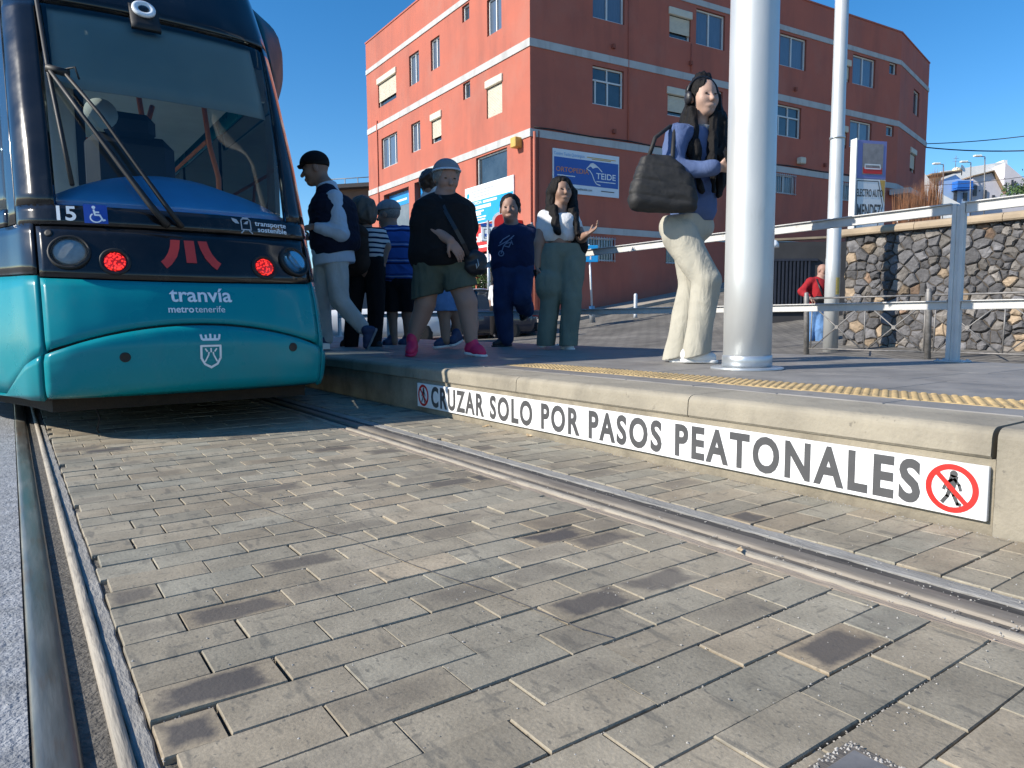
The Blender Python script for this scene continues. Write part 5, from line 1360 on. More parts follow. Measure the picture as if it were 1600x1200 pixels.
# ------------------------------------------------------------------ parked cars
M['carwhite'] = pm('white car paint', (.70, .72, .74), .25, .03, 2, coat=.6)
M['cardark'] = pm('dark blue car paint', (.020, .026, .045), .2, .1, 2, coat=.8)
M['carglass'] = pm('car glass', (.02, .025, .03), .05, .2, 2, spec=.8)
M['tyre'] = pm('tyre', (.02, .02, .02), .8, .2, 20)
M['rim'] = pm('wheel rim', (.45, .46, .48), .3, .1, 10, metal=.8)
M['tail'] = pm('red tail light', (.45, .012, .012), .2, .1, 10, coat=.5)
def car(loc, ang, paint, label):
    ca, sa = math.cos(ang), math.sin(ang); L0 = np.array(loc, float)
    W = lambda x, y, z: L0 + np.array([x * ca - y * sa, x * sa + y * ca, z])
    t = empty('parked_car', loc, label, 'car', 'cars parked on the street')
    # stations along the car: x, half width, bottom, shoulder height
    st = [(-2.10, .62, .42, .70), (-2.05, .76, .30, .84), (-1.9, .84, .24, .92), (-1.4, .88, .22, .93), (-.4, .89, .22, .92), (.6, .89, .22, .90), (1.3, .88, .22, .84), (1.8, .83, .24, .76), (2.05, .72, .30, .66), (2.12, .58, .42, .58)]
    V = []
    for x, hw, zb, zs in st:
        for y, z in ((-hw * .9, zb), (-hw, zb + .15), (-hw, zs - .18), (-hw * .94, zs - .03), (-hw * .80, zs), (0, zs + .02), (hw * .80, zs), (hw * .94, zs - .03), (hw, zs - .18), (hw, zb + .15), (hw * .9, zb)): V.append(W(x, y, z))
    K = 11; n = len(st)
    m = MB(); m.add(V, [(i * K + k, (i + 1) * K + k, (i + 1) * K + (k + 1) % K, i * K + (k + 1) % K) for i in range(n - 1) for k in range(K)] + [list(range(K)), list(range((n - 1) * K, n * K))[::-1]], 0, True)
    m.build('body', paint, t)
    cab = [(-1.95, .90, .74), (-1.25, 1.38, .60), (-.6, 1.46, .58), (.25, 1.44, .58), (1.15, .88, .74)]
    V = []
    for x, z, hw in cab: V += [W(x, -.78, .88), W(x, -hw, z), W(x, hw, z), W(x, .78, .88)]
    m = MB(); m.add(V, [(i * 4 + k, (i + 1) * 4 + k, (i + 1) * 4 + k + 1, i * 4 + k + 1) for i in range(4) for k in range(3)], 0, True); m.build('windows', M['carglass'], t)
    m = MB(); V = []
    for x, z, hw in cab[1:4]: V += [W(x, -hw - .01, z - .02), W(x, -hw + .08, z + .018), W(x, 0, z + .03), W(x, hw - .08, z + .018), W(x, hw + .01, z - .02)]
    m.add(V, [(i * 5 + k, (i + 1) * 5 + k, (i + 1) * 5 + k + 1, i * 5 + k + 1) for i in range(2) for k in range(4)], 0, True)
    for s in (-1, 1):
        for (x0, z0, h0), (x1, z1, h1) in zip(cab[:-1], cab[1:]):
            if (x0, x1) in ((-1.95, -1.25), (.25, 1.15)): m.tube([W(x0, s * (h0 + .015), z0), W(x1, s * (h1 + .015), z1)], .035, 6)
        m.tube([W(-.35, s * .80, .9), W(-.35, s * .60, 1.44)], .03, 6)
    m.build('roof', paint, t)
    for s in (-1, 1):
        for x in (-1.3, 1.32):
            a = W(x, s * .74, .31); ax = W(0, s, 0) - L0
            m = MB(); m.lathe(a, ax, [(.20, -.08), (.31, -.06), (.315, .10), (.29, .13), (.21, .14)], 22); wh = m.build('wheel', M['tyre'], t)
            m = MB(); m.lathe(a, ax, [(.20, .125), (.19, .13), (.17, .10), (.05, .11), (.02, .12)], 16); m.build('rim', M['rim'], wh)
        m = MB(); m.obox(W(-2.0, s * .66, .76), (ca, sa, 0), (-sa, ca, 0), (0, 0, 1), .09, .17, .055, 0, .03); m.build('tail_light', M['tail'], t)
        m = MB(); m.obox(W(2.03, s * .60, .60), (ca, sa, 0), (-sa, ca, 0), (0, 0, 1), .08, .14, .05, 0, .03); m.build('headlight', M['chrome'], t)
    m = MB(); m.obox(W(-2.09, 0, .42), (ca, sa, 0), (-sa, ca, 0), (0, 0, 1), .06, .80, .12, 0, .05); m.build('bumper', M['tyre'], t); m = MB(); m.obox(W(2.1, 0, .38), (ca, sa, 0), (-sa, ca, 0), (0, 0, 1), .06, .70, .12, 0, .05); m.build('bumper', M['tyre'], t)
    m = MB(); m.obox(W(-2.13, 0, .64), (ca, sa, 0), (-sa, ca, 0), (0, 0, 1), .02, .26, .055); m.build('number_plate', M['white'], t)
p = at(720, 535, 20.0); car((p[0], p[1], -.07), R(150), M['cardark'], 'dark blue car parked behind the people with its red tail light showing')
p = at(575, 530, 17.5); car((p[0], p[1], -.07), R(150), M['carwhite'], 'white car parked behind the legs of the boarding passengers')
# ------------------------------------------------------------------ people: one distance field per body and per garment
RHv = np.array([.8169, -.5768, 0.0]); FHv = np.array([.5768, .8169, 0.0]); UPv = np.array([0, 0, 1.0])
_dirs = np.random.RandomState(2).normal(size=(14, 3)); _dirs /= np.linalg.norm(_dirs, axis=1)[:, None]
_ph = np.random.RandomState(3).uniform(0, 6.28, 14)
def fold(P, f, stretch=(1, 1, 1), seed=0):
    """cheap smooth noise, -1..1"""
    o = 0; q = P * np.array(stretch, np.float32)
    for k in range(5):
        d = _dirs[(k + seed) % 14]; e = _dirs[(k + seed + 5) % 14]
        o = o + np.sin((q @ d.astype(np.float32)) * f * (1 + .35 * k) + _ph[(k + seed) % 14] + 1.4 * np.sin((q @ e.astype(np.float32)) * f * .6))
    return o / 3.2
def crease(P, f, seed=0):
    """cloth folds: sharp-backed ridges that wander and fade, -1..1"""
    w_ = fold(P, f * .35, (1, 1, 1), seed + 3); o = 0
    for k, (a, b_, c) in enumerate(((.75, .25, .62), (-.6, .35, .72), (.2, .8, .55))):
        d = RHv * a + FHv * b_ + UPv * c
        s_ = np.sin((P @ d.astype(np.float32)) * f * (1 + .27 * k) + 2.6 * w_ + k * 2.1 + seed)
        mask = np.clip(.5 + .9 * fold(P, f * .22, (1, 1, 1), seed + k * 2 + 1), 0, 1)
        o = o - (1 - np.abs(s_)) ** 2 * mask
    return o * .8 + .25
class Field:
    def __init__(s, h): s.h = h; s.pr = []; s.cuts = []; s.sub = []
    def cap(s, a, b, ra, rb, k=.03, sq=None, sub=False):
        (s.sub if sub else s.pr).append(('c', np.array(a, float), np.array(b, float), ra, rb, k, sq)); return s
    def ell(s, c, ax, k=.03, sub=False):
        """ax: three vectors, each as long as the half axis"""
        (s.sub if sub else s.pr).append(('e', np.array(c, float), np.array(ax, float), k)); return s
    def cut(s, p, n): s.cuts.append((np.array(p, float), np.array(n, float) / np.linalg.norm(n))); return s
    def mesh(s, noise=None, amp=0.0):
        h = s.h; lo = np.full(3, 1e9); hi = -lo
        for p in s.pr:
            if p[0] == 'c':
                r = max(p[3], p[4]); c = np.array([p[1], p[2]]); lo = np.minimum(lo, c.min(0) - r); hi = np.maximum(hi, c.max(0) + r)
            else:
                e = np.sqrt((p[2] ** 2).sum(0)); lo = np.minimum(lo, p[1] - e); hi = np.maximum(hi, p[1] + e)
        pad = 3 * h + amp * 1.5
        lo -= pad; hi += pad
        n = np.ceil((hi - lo) / h).astype(int) + 1
        ax = [lo[i] + np.arange(n[i]) * h for i in range(3)]
        D = np.full(n, .06, np.float32)
        def ev(p):
            k = p[-1] if p[0] == 'e' else p[5]
            if p[0] == 'c':
                r = max(p[3], p[4]); c = np.array([p[1], p[2]]); a, b = c.min(0) - r, c.max(0) + r
            else:
                e = np.sqrt((p[2] ** 2).sum(0)); a, b = p[1] - e, p[1] + e
            m = k + .03
            i0 = np.maximum(((a - m - lo) / h).astype(int), 0); i1 = np.minimum(((b + m - lo) / h).astype(int) + 2, n)
            sl_ = tuple(slice(i0[q], i1[q]) for q in range(3))
            X = np.stack(np.meshgrid(*[ax[q][sl_[q]] for q in range(3)], indexing='ij'), -1).astype(np.float32)
            if p[0] == 'c':
                A = p[1].astype(np.float32); q = X - A; d = (p[2] - p[1])
                if p[6] is not None:
                    nv = np.array(p[6][0], np.float32); q = q + nv * ((q @ nv) * (p[6][1] - 1))[..., None]
                    d = d + np.array(p[6][0]) * ((d @ np.array(p[6][0])) * (p[6][1] - 1))
                L2 = float(d @ d) + 1e-9; t = np.clip((q @ d.astype(np.float32)) / L2, 0, 1)
                v = np.linalg.norm(q - t[..., None] * d.astype(np.float32), axis=-1) - (p[3] + (p[4] - p[3]) * t)
            else:
                Mi = np.linalg.inv(p[2].T).astype(np.float32)
                q = (X - p[1].astype(np.float32)) @ Mi.T
                L = np.linalg.norm(q, axis=-1); rm = float(np.sqrt((p[2] ** 2).sum(1)).min())
                v = (L - 1) * rm
            return sl_, v, k
        for p in s.pr:
            sl_, v, k = ev(p); a = D[sl_]
            hh = np.maximum(k - np.abs(a - v), 0) / k
            D[sl_] = np.minimum(a, v) - hh * hh * k * .25
        for p in s.sub:
            sl_, v, k = ev(p); a = D[sl_]; v = -v
            hh = np.maximum(k - np.abs(a - v), 0) / k
            D[sl_] = np.maximum(a, v) + hh * hh * k * .25
        if noise or s.cuts:
            X = np.stack(np.meshgrid(*ax, indexing='ij'), -1).astype(np.float32)
            if noise: D += (noise(X) * amp).astype(np.float32)
            for c, nv in s.cuts: D = np.maximum(D, ((X - c.astype(np.float32)) @ nv.astype(np.float32)))
        # surface nets
        ins = D < 0
        cell = np.zeros(n - 1, bool); c0 = ins[:-1, :-1, :-1]; cnt = np.zeros(n - 1, np.int8)
        offs = [(i, j, k) for i in (0, 1) for j in (0, 1) for k in (0, 1)]
        for i, j, k in offs: cnt += ins[i:n[0] - 1 + i, j:n[1] - 1 + j, k:n[2] - 1 + k]
        cell = (cnt > 0) & (cnt < 8)
        idx = np.argwhere(cell); ids = np.full(n - 1, -1, np.int32); ids[cell] = np.arange(len(idx))
        acc = np.zeros((len(idx), 3)); num = np.zeros(len(idx))
        for ea in range(8):
            for axn in range(3):
                o = offs[ea]
                if o[axn]: continue
                o2 = list(o); o2[axn] = 1
                va = D[idx[:, 0] + o[0], idx[:, 1] + o[1], idx[:, 2] + o[2]]; vb = D[idx[:, 0] + o2[0], idx[:, 1] + o2[1], idx[:, 2] + o2[2]]
                mk = (va < 0) != (vb < 0)
                t = np.where(mk, va / np.where(mk, va - vb, 1), 0)
                pos = np.tile(np.array(o, float), (len(idx), 1)); pos[:, axn] += t
                acc[mk] += pos[mk]; num[mk] += 1
        V = lo + (idx + acc / num[:, None]) * h
        Fs = []
        for axn in range(3):
            u, w_ = (axn + 1) % 3, (axn + 2) % 3
            a = [slice(None)] * 3; b = [slice(None)] * 3
            a[axn] = slice(0, -1); b[axn] = slice(1, None)
            sa, sb = ins[tuple(a)], ins[tuple(b)]
            e = np.argwhere(sa != sb); sg = sa[tuple(e.T)]
            ok = (e[:, u] > 0) & (e[:, w_] > 0) & (e[:, u] < n[u] - 1) & (e[:, w_] < n[w_] - 1)
            e, sg = e[ok], sg[ok]
            def cid(du, dw):
                q = e.copy(); q[:, u] -= du; q[:, w_] -= dw; return ids[tuple(q.T)]
            quad = np.stack([cid(0, 0), cid(1, 0), cid(1, 1), cid(0, 1)], 1)
            quad[~sg] = quad[~sg][:, ::-1]
            Fs.append(quad)
        return V, np.concatenate(Fs)
    def build(s, name, mat, parent, noise=None, amp=0.0):
        V, F_ = s.mesh(noise, amp)
        me = bpy.data.meshes.new(name)
        me.vertices.add(len(V)); me.vertices.foreach_set('co', V.astype(np.float32).ravel())
        me.loops.add(F_.size); me.polygons.add(len(F_))
        me.loops.foreach_set('vertex_index', F_.astype(np.int32).ravel())
        me.polygons.foreach_set('loop_start', np.arange(0, F_.size, 4, dtype=np.int32))
        try: me.polygons.foreach_set('loop_total', np.full(len(F_), 4, np.int32))
        except Exception: pass
        me.update(calc_edges=True); me.validate()
        return link_mesh(name, me, mat, parent, smooth=True)

def nrm(v): v = np.array(v, float); return v / np.linalg.norm(v)
def w3(a, b, c): return RHv * a + FHv * b + UPv * c      # right, away from the camera, up

def put_head(f, c, rz, face, up=UPv, s=1.0):
    """head with brow, nose, lips, chin and ears added to a body field; rz = half the head's height"""
    fd = nrm(face); sd_ = nrm(np.cross(fd, up)); ud = np.cross(sd_, fd)
    P = lambda a, b, cc: c + (sd_ * a + fd * b + ud * cc) * rz
    f.ell(P(0, -.10, .22), [sd_ * rz * .62, fd * rz * .78, ud * rz * .78], .02)
    f.ell(P(0, .10, -.30), [sd_ * rz * .49, fd * rz * .60, ud * rz * .66], .03)
    f.ell(P(0, .45, -.70), [sd_ * rz * .26, fd * rz * .24, ud * rz * .22], .03)
    for q in (-1, 1):
        f.ell(P(q * .27, .735, .10), [sd_ * rz * .17, fd * rz * .10, ud * rz * .12], .012, sub=True)
        f.ell(P(q * .30, .42, -.18), [sd_ * rz * .20, fd * rz * .20, ud * rz * .22], .04)
        f.ell(P(q * .66, -.10, -.04), [sd_ * rz * .08, fd * rz * .17, ud * rz * .26], .008)
    f.cap(P(0, .68, .06), P(0, .86, -.20), rz * .065, rz * .115, .012)
    f.ell(P(0, .68, -.46), [sd_ * rz * .17, fd * rz * .10, ud * rz * .05], .012); f.ell(P(0, .66, -.54), [sd_ * rz * .15, fd * rz * .10, ud * rz * .055], .012)
    return P, (sd_, fd, ud)

def put_hand(f, wr, d, n, curl=.6, r=.0085, size=1.0, thumb=1):
    """palm, four jointed fingers and a thumb; d = along the hand, n = out of the palm"""
    d = nrm(d); n = nrm(n - d * np.dot(n, d)); s_ = np.cross(d, n)
    q = .085 * size
    f.ell(wr + d * q * .55, [d * q * .62, s_ * q * .48, n * q * .20], .012)
    for k, (o, L) in enumerate(((-.36, .92), (-.12, 1.02), (.12, .96), (.35, .76))):
        b0 = wr + d * q * 1.0 + s_ * q * o; a = 0.0; p = b0; L *= q * .95
        rr = r * size * (1 - .06 * abs(k - 1))
        f.cap(wr + d * q * .5 + s_ * q * o * .8, b0, rr * 1.15, rr * 1.1, .006)
        for seg, (fr, bend) in enumerate(((.44, .5), (.32, .9), (.24, .7))):
            a += bend * curl * (1 + .08 * k)
            e = p + (d * math.cos(a) + n * math.sin(a)) * L * fr
            f.cap(p, e, rr * (1.05 - .1 * seg), rr * (.97 - .1 * seg), .003); p = e
    tb = wr + d * q * .35 - s_ * q * .38 * thumb; t1 = tb + (d * .62 - s_ * .55 * thumb + n * .35) * q * .52; t2 = t1 + (d * .8 - s_ * .1 * thumb + n * .5) * q * .42
    f.cap(tb, t1, r * size * 1.5, r * size * 1.15, .01); f.cap(t1, t2, r * size * 1.15, r * size * .9, .003)

SK = lambda name, c: pm(name, c, .55, .08, 9, bump=.04, bscale=120, spec=.4)
M['skin1'] = SK('light skin', (.44, .285, .22)); M['skin2'] = SK('tanned skin', (.30, .18, .13)); M['skin3'] = SK('ruddy skin', (.34, .20, .15))
def wrinkle(m, scale=7, strength=.26, stretch=(1.3, 1.3, .5)):
    t = m.node_tree; N, L = t.nodes, t.links; b = N['Principled BSDF']
    tc = N.new('ShaderNodeTexCoord'); mp = N.new('ShaderNodeMapping'); mp.inputs['Scale'].default_value = stretch; L.new(tc.outputs['Object'], mp.inputs[0])
    n = N.new('ShaderNodeTexNoise'); n.inputs['Scale'].default_value = scale; n.inputs['Detail'].default_value = 3; n.inputs['Distortion'].default_value = 2.2
    L.new(mp.outputs[0], n.inputs['Vector'])
    bp = N.new('ShaderNodeBump'); bp.inputs['Strength'].default_value = strength; bp.inputs['Distance'].default_value = .045; L.new(n.outputs[0], bp.inputs['Height'])
    src = b.inputs['Normal'].links
    if src: L.new(bp.outputs[0], src[0].from_node.inputs['Normal'])
    else: L.new(bp.outputs[0], b.inputs['Normal'])
    return m
def cloth(name, c, var=.15, rough=.9, fine=220): return wrinkle(pm(name, c, rough, var, 7, bump=.15, bscale=fine, spec=.25))
M['hair_black'] = pm('black hair', (.009, .008, .008), .62, .4, 60, bump=.5, bscale=90, stretch=(4, 4, .5), spec=.18)
M['hair_brown'] = pm('brown hair', (.055, .032, .02), .5, .4, 60, bump=.5, bscale=90, stretch=(4, 4, .5))
M['hair_ash'] = pm('ash brown hair', (.10, .075, .055), .55, .35, 60, bump=.5, bscale=90, stretch=(4, 4, .5))
M['hair_grey'] = pm('grey hair', (.20, .19, .18), .55, .3, 60, bump=.5, bscale=90)
M['eye'] = pm('eye', (.03, .02, .015), .2, .1, 4)
M['lips'] = pm('lips', (.30, .155, .125), .5, .1, 9)

class Person:
    def __init__(s, base, dep, label, vox, skin, group=None):
        """base: photo point of the feet; every joint is given in photo units at this person's distance"""
        s.dep = dep; s.k = dep / F_PX; s.vox = vox
        b = at(base[0], base[1], dep)
        s.root = empty('person', b, label, 'person', group)
        s.f = Field(min(vox, .0055)); s.skin = skin
    def p(s, x, y, d=0.0): return at(x, y, s.dep + d)
    def head(s, c, hh, face, neck, nr=None, eyes=True):
        rz = hh / 2 * s.k; s.rz = rz; s.hc = s.p(*c)
        s.HP, s.HA = put_head(s.f, s.hc, rz, w3(*face))
        s.neck = s.p(*neck); s.f.cap(s.HP(0, -.18, -.35), s.neck, rz * .42, rz * .48, .03)
        s.eyes = eyes
    def limb(s, pts, rads, k=.03):
        P = [s.p(*q) for q in pts]
        for a, b, ra, rb in zip(P[:-1], P[1:], rads[:-1], rads[1:]): s.f.cap(a, b, ra, rb, k)
        return P
    def body(s, noise=None):
        o = s.f.build('body', s.skin, s.root)
        if s.eyes:
            sd_, fd, ud = s.HA; rz = s.rz
            for q in (-1, 1):
                f = Field(.0025); f.ell(s.HP(q * .27, .655, .10), [sd_ * rz * .085, fd * rz * .07, ud * rz * .035], .002); f.build('eye', M['eye'], s.root)
            f = Field(.003); f.ell(s.HP(0, .70, -.50), [sd_ * rz * .14, fd * rz * .085, ud * rz * .045], .004); f.build('lips', M['lips'], s.root)
        return o
    def garment(s, name, mat, caps, amp=.008, freq=24, stretch=(1, 1, .5), cuts=(), vox=None, k=.035, seed=0, drape=False):
        """caps: (photo joint a, photo joint b, radius a, radius b) with radii in metres"""
        f = Field(vox or s.vox)
        for c in caps:
            f.cap(s.p(*c[0]), s.p(*c[1]), c[2], c[3], c[4] if len(c) > 4 else k)
        for c, n in cuts: f.cut(s.p(*c), w3(*n))
        return f.build(name, mat, s.root, (lambda X: (.6 * fold(X, 50, (1, 1, .13), seed) + .15 * fold(X, 17, (1, 1, .7), seed + 2) + .3 * crease(X, 15, seed)) if drape else (.5 * fold(X, freq * .8, stretch, seed) + .8 * crease(X, freq * .9, seed))) if amp else None, amp)
    def shoe(s, heel, toe, mat, sole_mat, L=.27, wd=.048, lift=0, name='shoe', hi=.055):
        """heel and toe are photo points of the sole"""
        a = s.p(*heel); b = s.p(*toe); d = nrm(b - a); L0 = np.linalg.norm(b - a)
        if L0 < L * .75: pass
        f = Field(min(s.vox, .006))
        sd_ = nrm(np.cross(d, UPv)); ud = np.cross(sd_, d)
        f.cap(a + d * .045 + ud * .045, a + d * L * .45 + ud * .042, .040, .038, .02); f.cap(a + d * L * .45 + ud * .040, b - d * .045 + ud * .034, .038, .030, .02)
        f.cap(a + d * L * .4 + ud * .038 + sd_ * .012, b - d * .06 + ud * .032 + sd_ * .010, .034, .030, .02)
        f.cap(a + d * .045 + ud * .05, a + d * .06 + ud * (.05 + hi), .040, .042, .02); f.cap(a + d * .06 + ud * .09, a + d * L * .5 + ud * .055, .034, .03, .025)
        f.cut(a + ud * .014, -ud)
        o = f.build(name, mat, s.root)
        f = Field(min(s.vox, .006)); 
        f.cap(a + d * .045 + ud * .012, a + d * L * .5 + ud * .012, .043, .038, .02); f.cap(a + d * L * .5 + ud * .012, b - d * .045 + ud * .012, .040, .042, .02)
        f.cut(a + ud * .022, ud); f.cut(a + ud * .0, -ud)
        f.build('sole', sole_mat, o)
        return o

# cloth colours
M['lav_sweat'] = cloth('slate blue sweatshirt', (.085, .125, .25), .12)
M['beige'] = cloth('beige twill', (.42, .40, .335), .08)
M['quilt'] = pm('black quilted nylon', (.024, .024, .025), .62, .2, 8, bump=.3, bscale=40, spec=.3)
M['sneak_white'] = pm('white sneaker', (.74, .74, .72), .55, .06, 10)
M['navy'] = cloth('navy quilted vest', (.010, .013, .03), .2)
M['shirtblue'] = cloth('pale blue shirt', (.52, .60, .70), .06)
M['paleden'] = cloth('pale grey denim', (.50, .49, .46), .12)
M['blackcloth'] = cloth('black cotton', (.011, .010, .011), .25)
M['brownpack'] = cloth('brown backpack', (.035, .022, .016), .3)
M['sage'] = cloth('sage cotton', (.155, .185, .15), .12)
M['olive'] = cloth('olive grey shorts', (.085, .10, .075), .15)
M['pink'] = pm('hot pink sneaker', (.62, .02, .10), .55, .12, 20)
M['darkblue'] = cloth('dark blue cotton', (.014, .022, .065), .2)
M['jeans'] = cloth('dark blue jeans', (.022, .040, .105), .25)
M['lightjeans'] = cloth('light denim', (.12, .24, .46), .2)
M['whitecotton'] = cloth('white cotton', (.66, .66, .66), .05)
M['red'] = cloth('red sweater', (.33, .018, .025), .15)
M['greycap'] = cloth('grey cap', (.22, .23, .25), .12)
M['leather'] = pm('black leather', (.016, .015, .018), .45, .2, 10, bump=.2, bscale=60)
M['phone'] = pm('phone', (.01, .01, .012), .15, .1, 5)
M['sneak_navy'] = pm('navy sneaker', (.03, .045, .11), .6, .2, 20)
def striped(name, c1, c2, freq, duty, c3=None):
    m = bpy.data.materials.new(name); t, N, L, b = nodes_of(m)
    tc = N.new('ShaderNodeTexCoord'); sx = N.new('ShaderNodeSeparateXYZ'); L.new(tc.outputs['Object'], sx.inputs[0])
    nz = N.new('ShaderNodeTexNoise'); nz.inputs['Scale'].default_value = 5; L.new(tc.outputs['Object'], nz.inputs['Vector'])
    ma = N.new('ShaderNodeMath'); ma.operation = 'MULTIPLY_ADD'; L.new(nz.outputs[0], ma.inputs[0]); ma.inputs[1].default_value = .03; L.new(sx.outputs[2], ma.inputs[2])
    mu = N.new('ShaderNodeMath'); mu.operation = 'MULTIPLY'; L.new(ma.outputs[0], mu.inputs[0]); mu.inputs[1].default_value = freq
    fr = N.new('ShaderNodeMath'); fr.operation = 'FRACT'; L.new(mu.outputs[0], fr.inputs[0])
    rp = N.new('ShaderNodeValToRGB'); rp.color_ramp.interpolation = 'CONSTANT'
    el = rp.color_ramp.elements; el[0].color = (*c1, 1); el[1].position = duty; el[1].color = (*c2, 1)
    if c3:
        for pos, c in ((duty + .12, c1), (duty + .2, c3), (duty + .26, c1), (duty + .34, c2), (duty + .38, c1)):
            e = el.new(pos); e.color = (*c, 1)
    L.new(fr.outputs[0], rp.inputs[0]); L.new(rp.outputs[0], b.inputs['Base Color']); b.inputs['Roughness'].default_value = .9; b.inputs['Specular IOR Level'].default_value = .2
    return m
M['breton'] = striped('white shirt with navy stripes', (.60, .60, .60), (.015, .02, .05), 19, .62)
M['polo'] = striped('blue striped polo', (.04, .10, .33), (.012, .02, .07), 5.5, .30, (.25, .33, .5))
# ================================================================== the people
# 1 woman with the quilted bag, near the big pole
def woman_near():
    P = Person((1088, 567), 4.50, 'young woman in a blue sweatshirt and beige wide trousers beside the thick silver pole', .006, M['skin1'])
    P.head((1100, 154), 60, (.30, -1, -.05), (1094, 206, .04))
    P.limb([(1094, 208, .05), (1084, 240, .05), (1080, 300, .03), (1076, 350, 0)], [.07, .095, .085, .09])
    P.limb([(1058, 216, -.08), (1052, 268, -.17), (1122, 262, -.26)], [.05, .042, .028])
    P.limb([(1112, 216, .18), (1118, 275, .16), (1140, 262, -.05)], [.05, .042, .028])
    P.limb([(1064, 356, -.05), (1104, 440, -.13), (1088, 540, -.065)], [.075, .055, .034]); P.limb([(1078, 356, .06), (1082, 445, .09), (1057, 545, .125)], [.075, .055, .034])
    put_hand(P.f, P.p(1124, 261, -.26), w3(1, -.05, .12), w3(-.1, .9, .3), .55, .008, .92, -1)
    put_hand(P.f, P.p(1141, 262, -.05), w3(.8, -.2, .2), w3(-.2, -.9, .2), .5, .008, .9, 1)
    P.body()
    P.garment('sweatshirt', M['lav_sweat'], [((1064, 212, -.05), (1108, 212, .14), .075, .075), ((1082, 225, .04), (1080, 300, .03), .125, .125), ((1080, 300, .03), (1080, 330, .02), .135, .13),
        ((1094, 290, .0), (1094, 328, .0), .10, .10),
        ((1058, 214, -.08), (1050, 266, -.17), .078, .072), ((1050, 266, -.17), (1112, 263, -.25), .070, .044), ((1110, 263, -.25), (1117, 262, -.255), .040, .037),
        ((1112, 214, .18), (1118, 276, .16), .075, .066), ((1118, 276, .16), (1136, 263, -.02), .06, .04)], .011, 26, (1, 1, .8), [((1082, 347, 0), (.05, 0, -1)), ((1096, 196, 0), (.15, -.35, 1))])
    P.garment('collar', M['greycap'], [((1094, 206, .03), (1098, 200, .0), .064, .058)], .002, 30, vox=.005, cuts=[((1096, 195, 0), (.1, -.2, 1))])
    # wide trousers, two legs
    P.garment('trousers', M['beige'], [((1056, 356, -.04), (1090, 354, .05), .105, .105), ((1068, 345, -.02), (1082, 345, .03), .112, .112),
        ((1062, 368, -.06), (1104, 438, -.14), .112, .086), ((1104, 438, -.14), (1096, 490, -.11), .086, .080), ((1096, 490, -.11), (1086, 568, -.06), .080, .090),
        ((1074, 372, .06), (1082, 445, .09), .105, .083), ((1082, 445, .09), (1053, 573, .13), .083, .088)], .0075, 22, (1, 1, .55), [((1074, 337, 0), (-.06, 0, 1)), ((1072, 557, 0), (.24, 0, -.97))], seed=3, k=.014, drape=True)
    P.shoe((1062, 566, -.05), (1123, 568, -.10), M['sneak_white'], M['sneak_white'], .27, hi=.012)
    P.shoe((1044, 566, .12), (1090, 568, .06), M['sneak_white'], M['sneak_white'], .26, hi=.008)
    # hair: cap, curtain behind and a long wavy fall on her left
    f = Field(.005); hp, (sd, fd, ud) = P.HP, P.HA; rz = P.rz
    f.ell(hp(0, -.20, .28), [sd * rz * .76, fd * rz * .84, ud * rz * .80], .02)
    f.ell(hp(0, .80, .02), [sd * rz * .50, fd * rz * .62, ud * rz * .86], .02, sub=True)
    for a, b, r0, r1 in (((1082, 142, .02), (1074, 188, .04), .036, .042), ((1074, 188, .04), (1082, 232, -.10), .042, .032), ((1082, 232, -.10), (1096, 300, -.16), .034, .016), ((1114, 146, .04), (1124, 190, .02), .036, .046), ((1124, 190, .02), (1129, 245, -.03), .048, .050), ((1130, 245, -.03), (1124, 303, -.08), .055, .022),
                         ((1098, 130, .10), (1100, 210, .14), .07, .08), ((1100, 210, .14), (1108, 270, .16), .08, .05), ((1116, 180, -.02), (1112, 250, -.11), .032, .028), ((1112, 250, -.11), (1116, 298, -.13), .028, .010), ((1081, 175, -.03), (1090, 240, -.13), .03, .02)):
        f.cap(P.p(*a), P.p(*b), r0, r1, .03)
    f.build('hair', M['hair_black'], P.root, lambda X: fold(X, 170, (1, 1, .13), 1) * .42 + fold(X, 60, (1, 1, .25), 6) * .4 + fold(X, 24, (1, 1, 1), 4) * .5, .010)
    hs_ = empty('headphones', P.hc, 'black over ear headphones worn by the young woman near the thick pole', 'headphones')
    m = MB(); m.tube([hp(math.sin(t) * .92, -.12, .12 + math.cos(t) * .98) for t in np.linspace(-1.5, 1.5, 15)], .009, 8); m.build('headband', M['leather'], hs_)
    for q in (-1, 1):
        f = Field(.005); f.ell(hp(q * .86, -.10, -.02), [sd * .022, fd * .036, ud * .042], .01); f.build('ear_cup', M['leather'], hs_)
    # the bag
    bg_ = empty('tote_bag', P.p(1036, 334, -.22), 'black quilted shoulder bag hanging at the side of the young woman by the thick pole', 'bag')
    f = Field(.007); q = lambda x, y, d=0: P.p(x, y, -.23 + d)
    for yy, x0, x1, rr in ((250, 1012, 1044, .040), (264, 1009, 1056, .050), (280, 1004, 1068, .058), (298, 1000, 1072, .062), (316, 997, 1074, .060)):
        f.cap(q(x0, yy), q(x1, yy + 4), rr, rr, .05)
    f.cut(q(1012, 244), w3(-.12, 0, 1)); f.cut(q(1030, 333), w3(.03, 0, -1))
    yq = A_U
    f.build('body', M['quilt'], bg_, lambda X: (1 - np.abs(np.sin((X @ np.array([.12, -.085, .98], np.float32)) * 34))) ** 3 * .7 + crease(X, 30, 2) * .5 + fold(X, 50, (1, 1, 1), 3) * .3, .007)
    m = MB(); m.tube([q(1012, 250), q(1024, 215, .0), P.p(1046, 198, -.13), P.p(1058, 196, -.04), P.p(1066, 208, .02)], .013, 8)
    m.tube([q(1050, 262, -.02), P.p(1052, 226, -.19), P.p(1054, 200, -.13), P.p(1060, 194, -.03)], .013, 8); m.build('strap', M['quilt'], bg_)
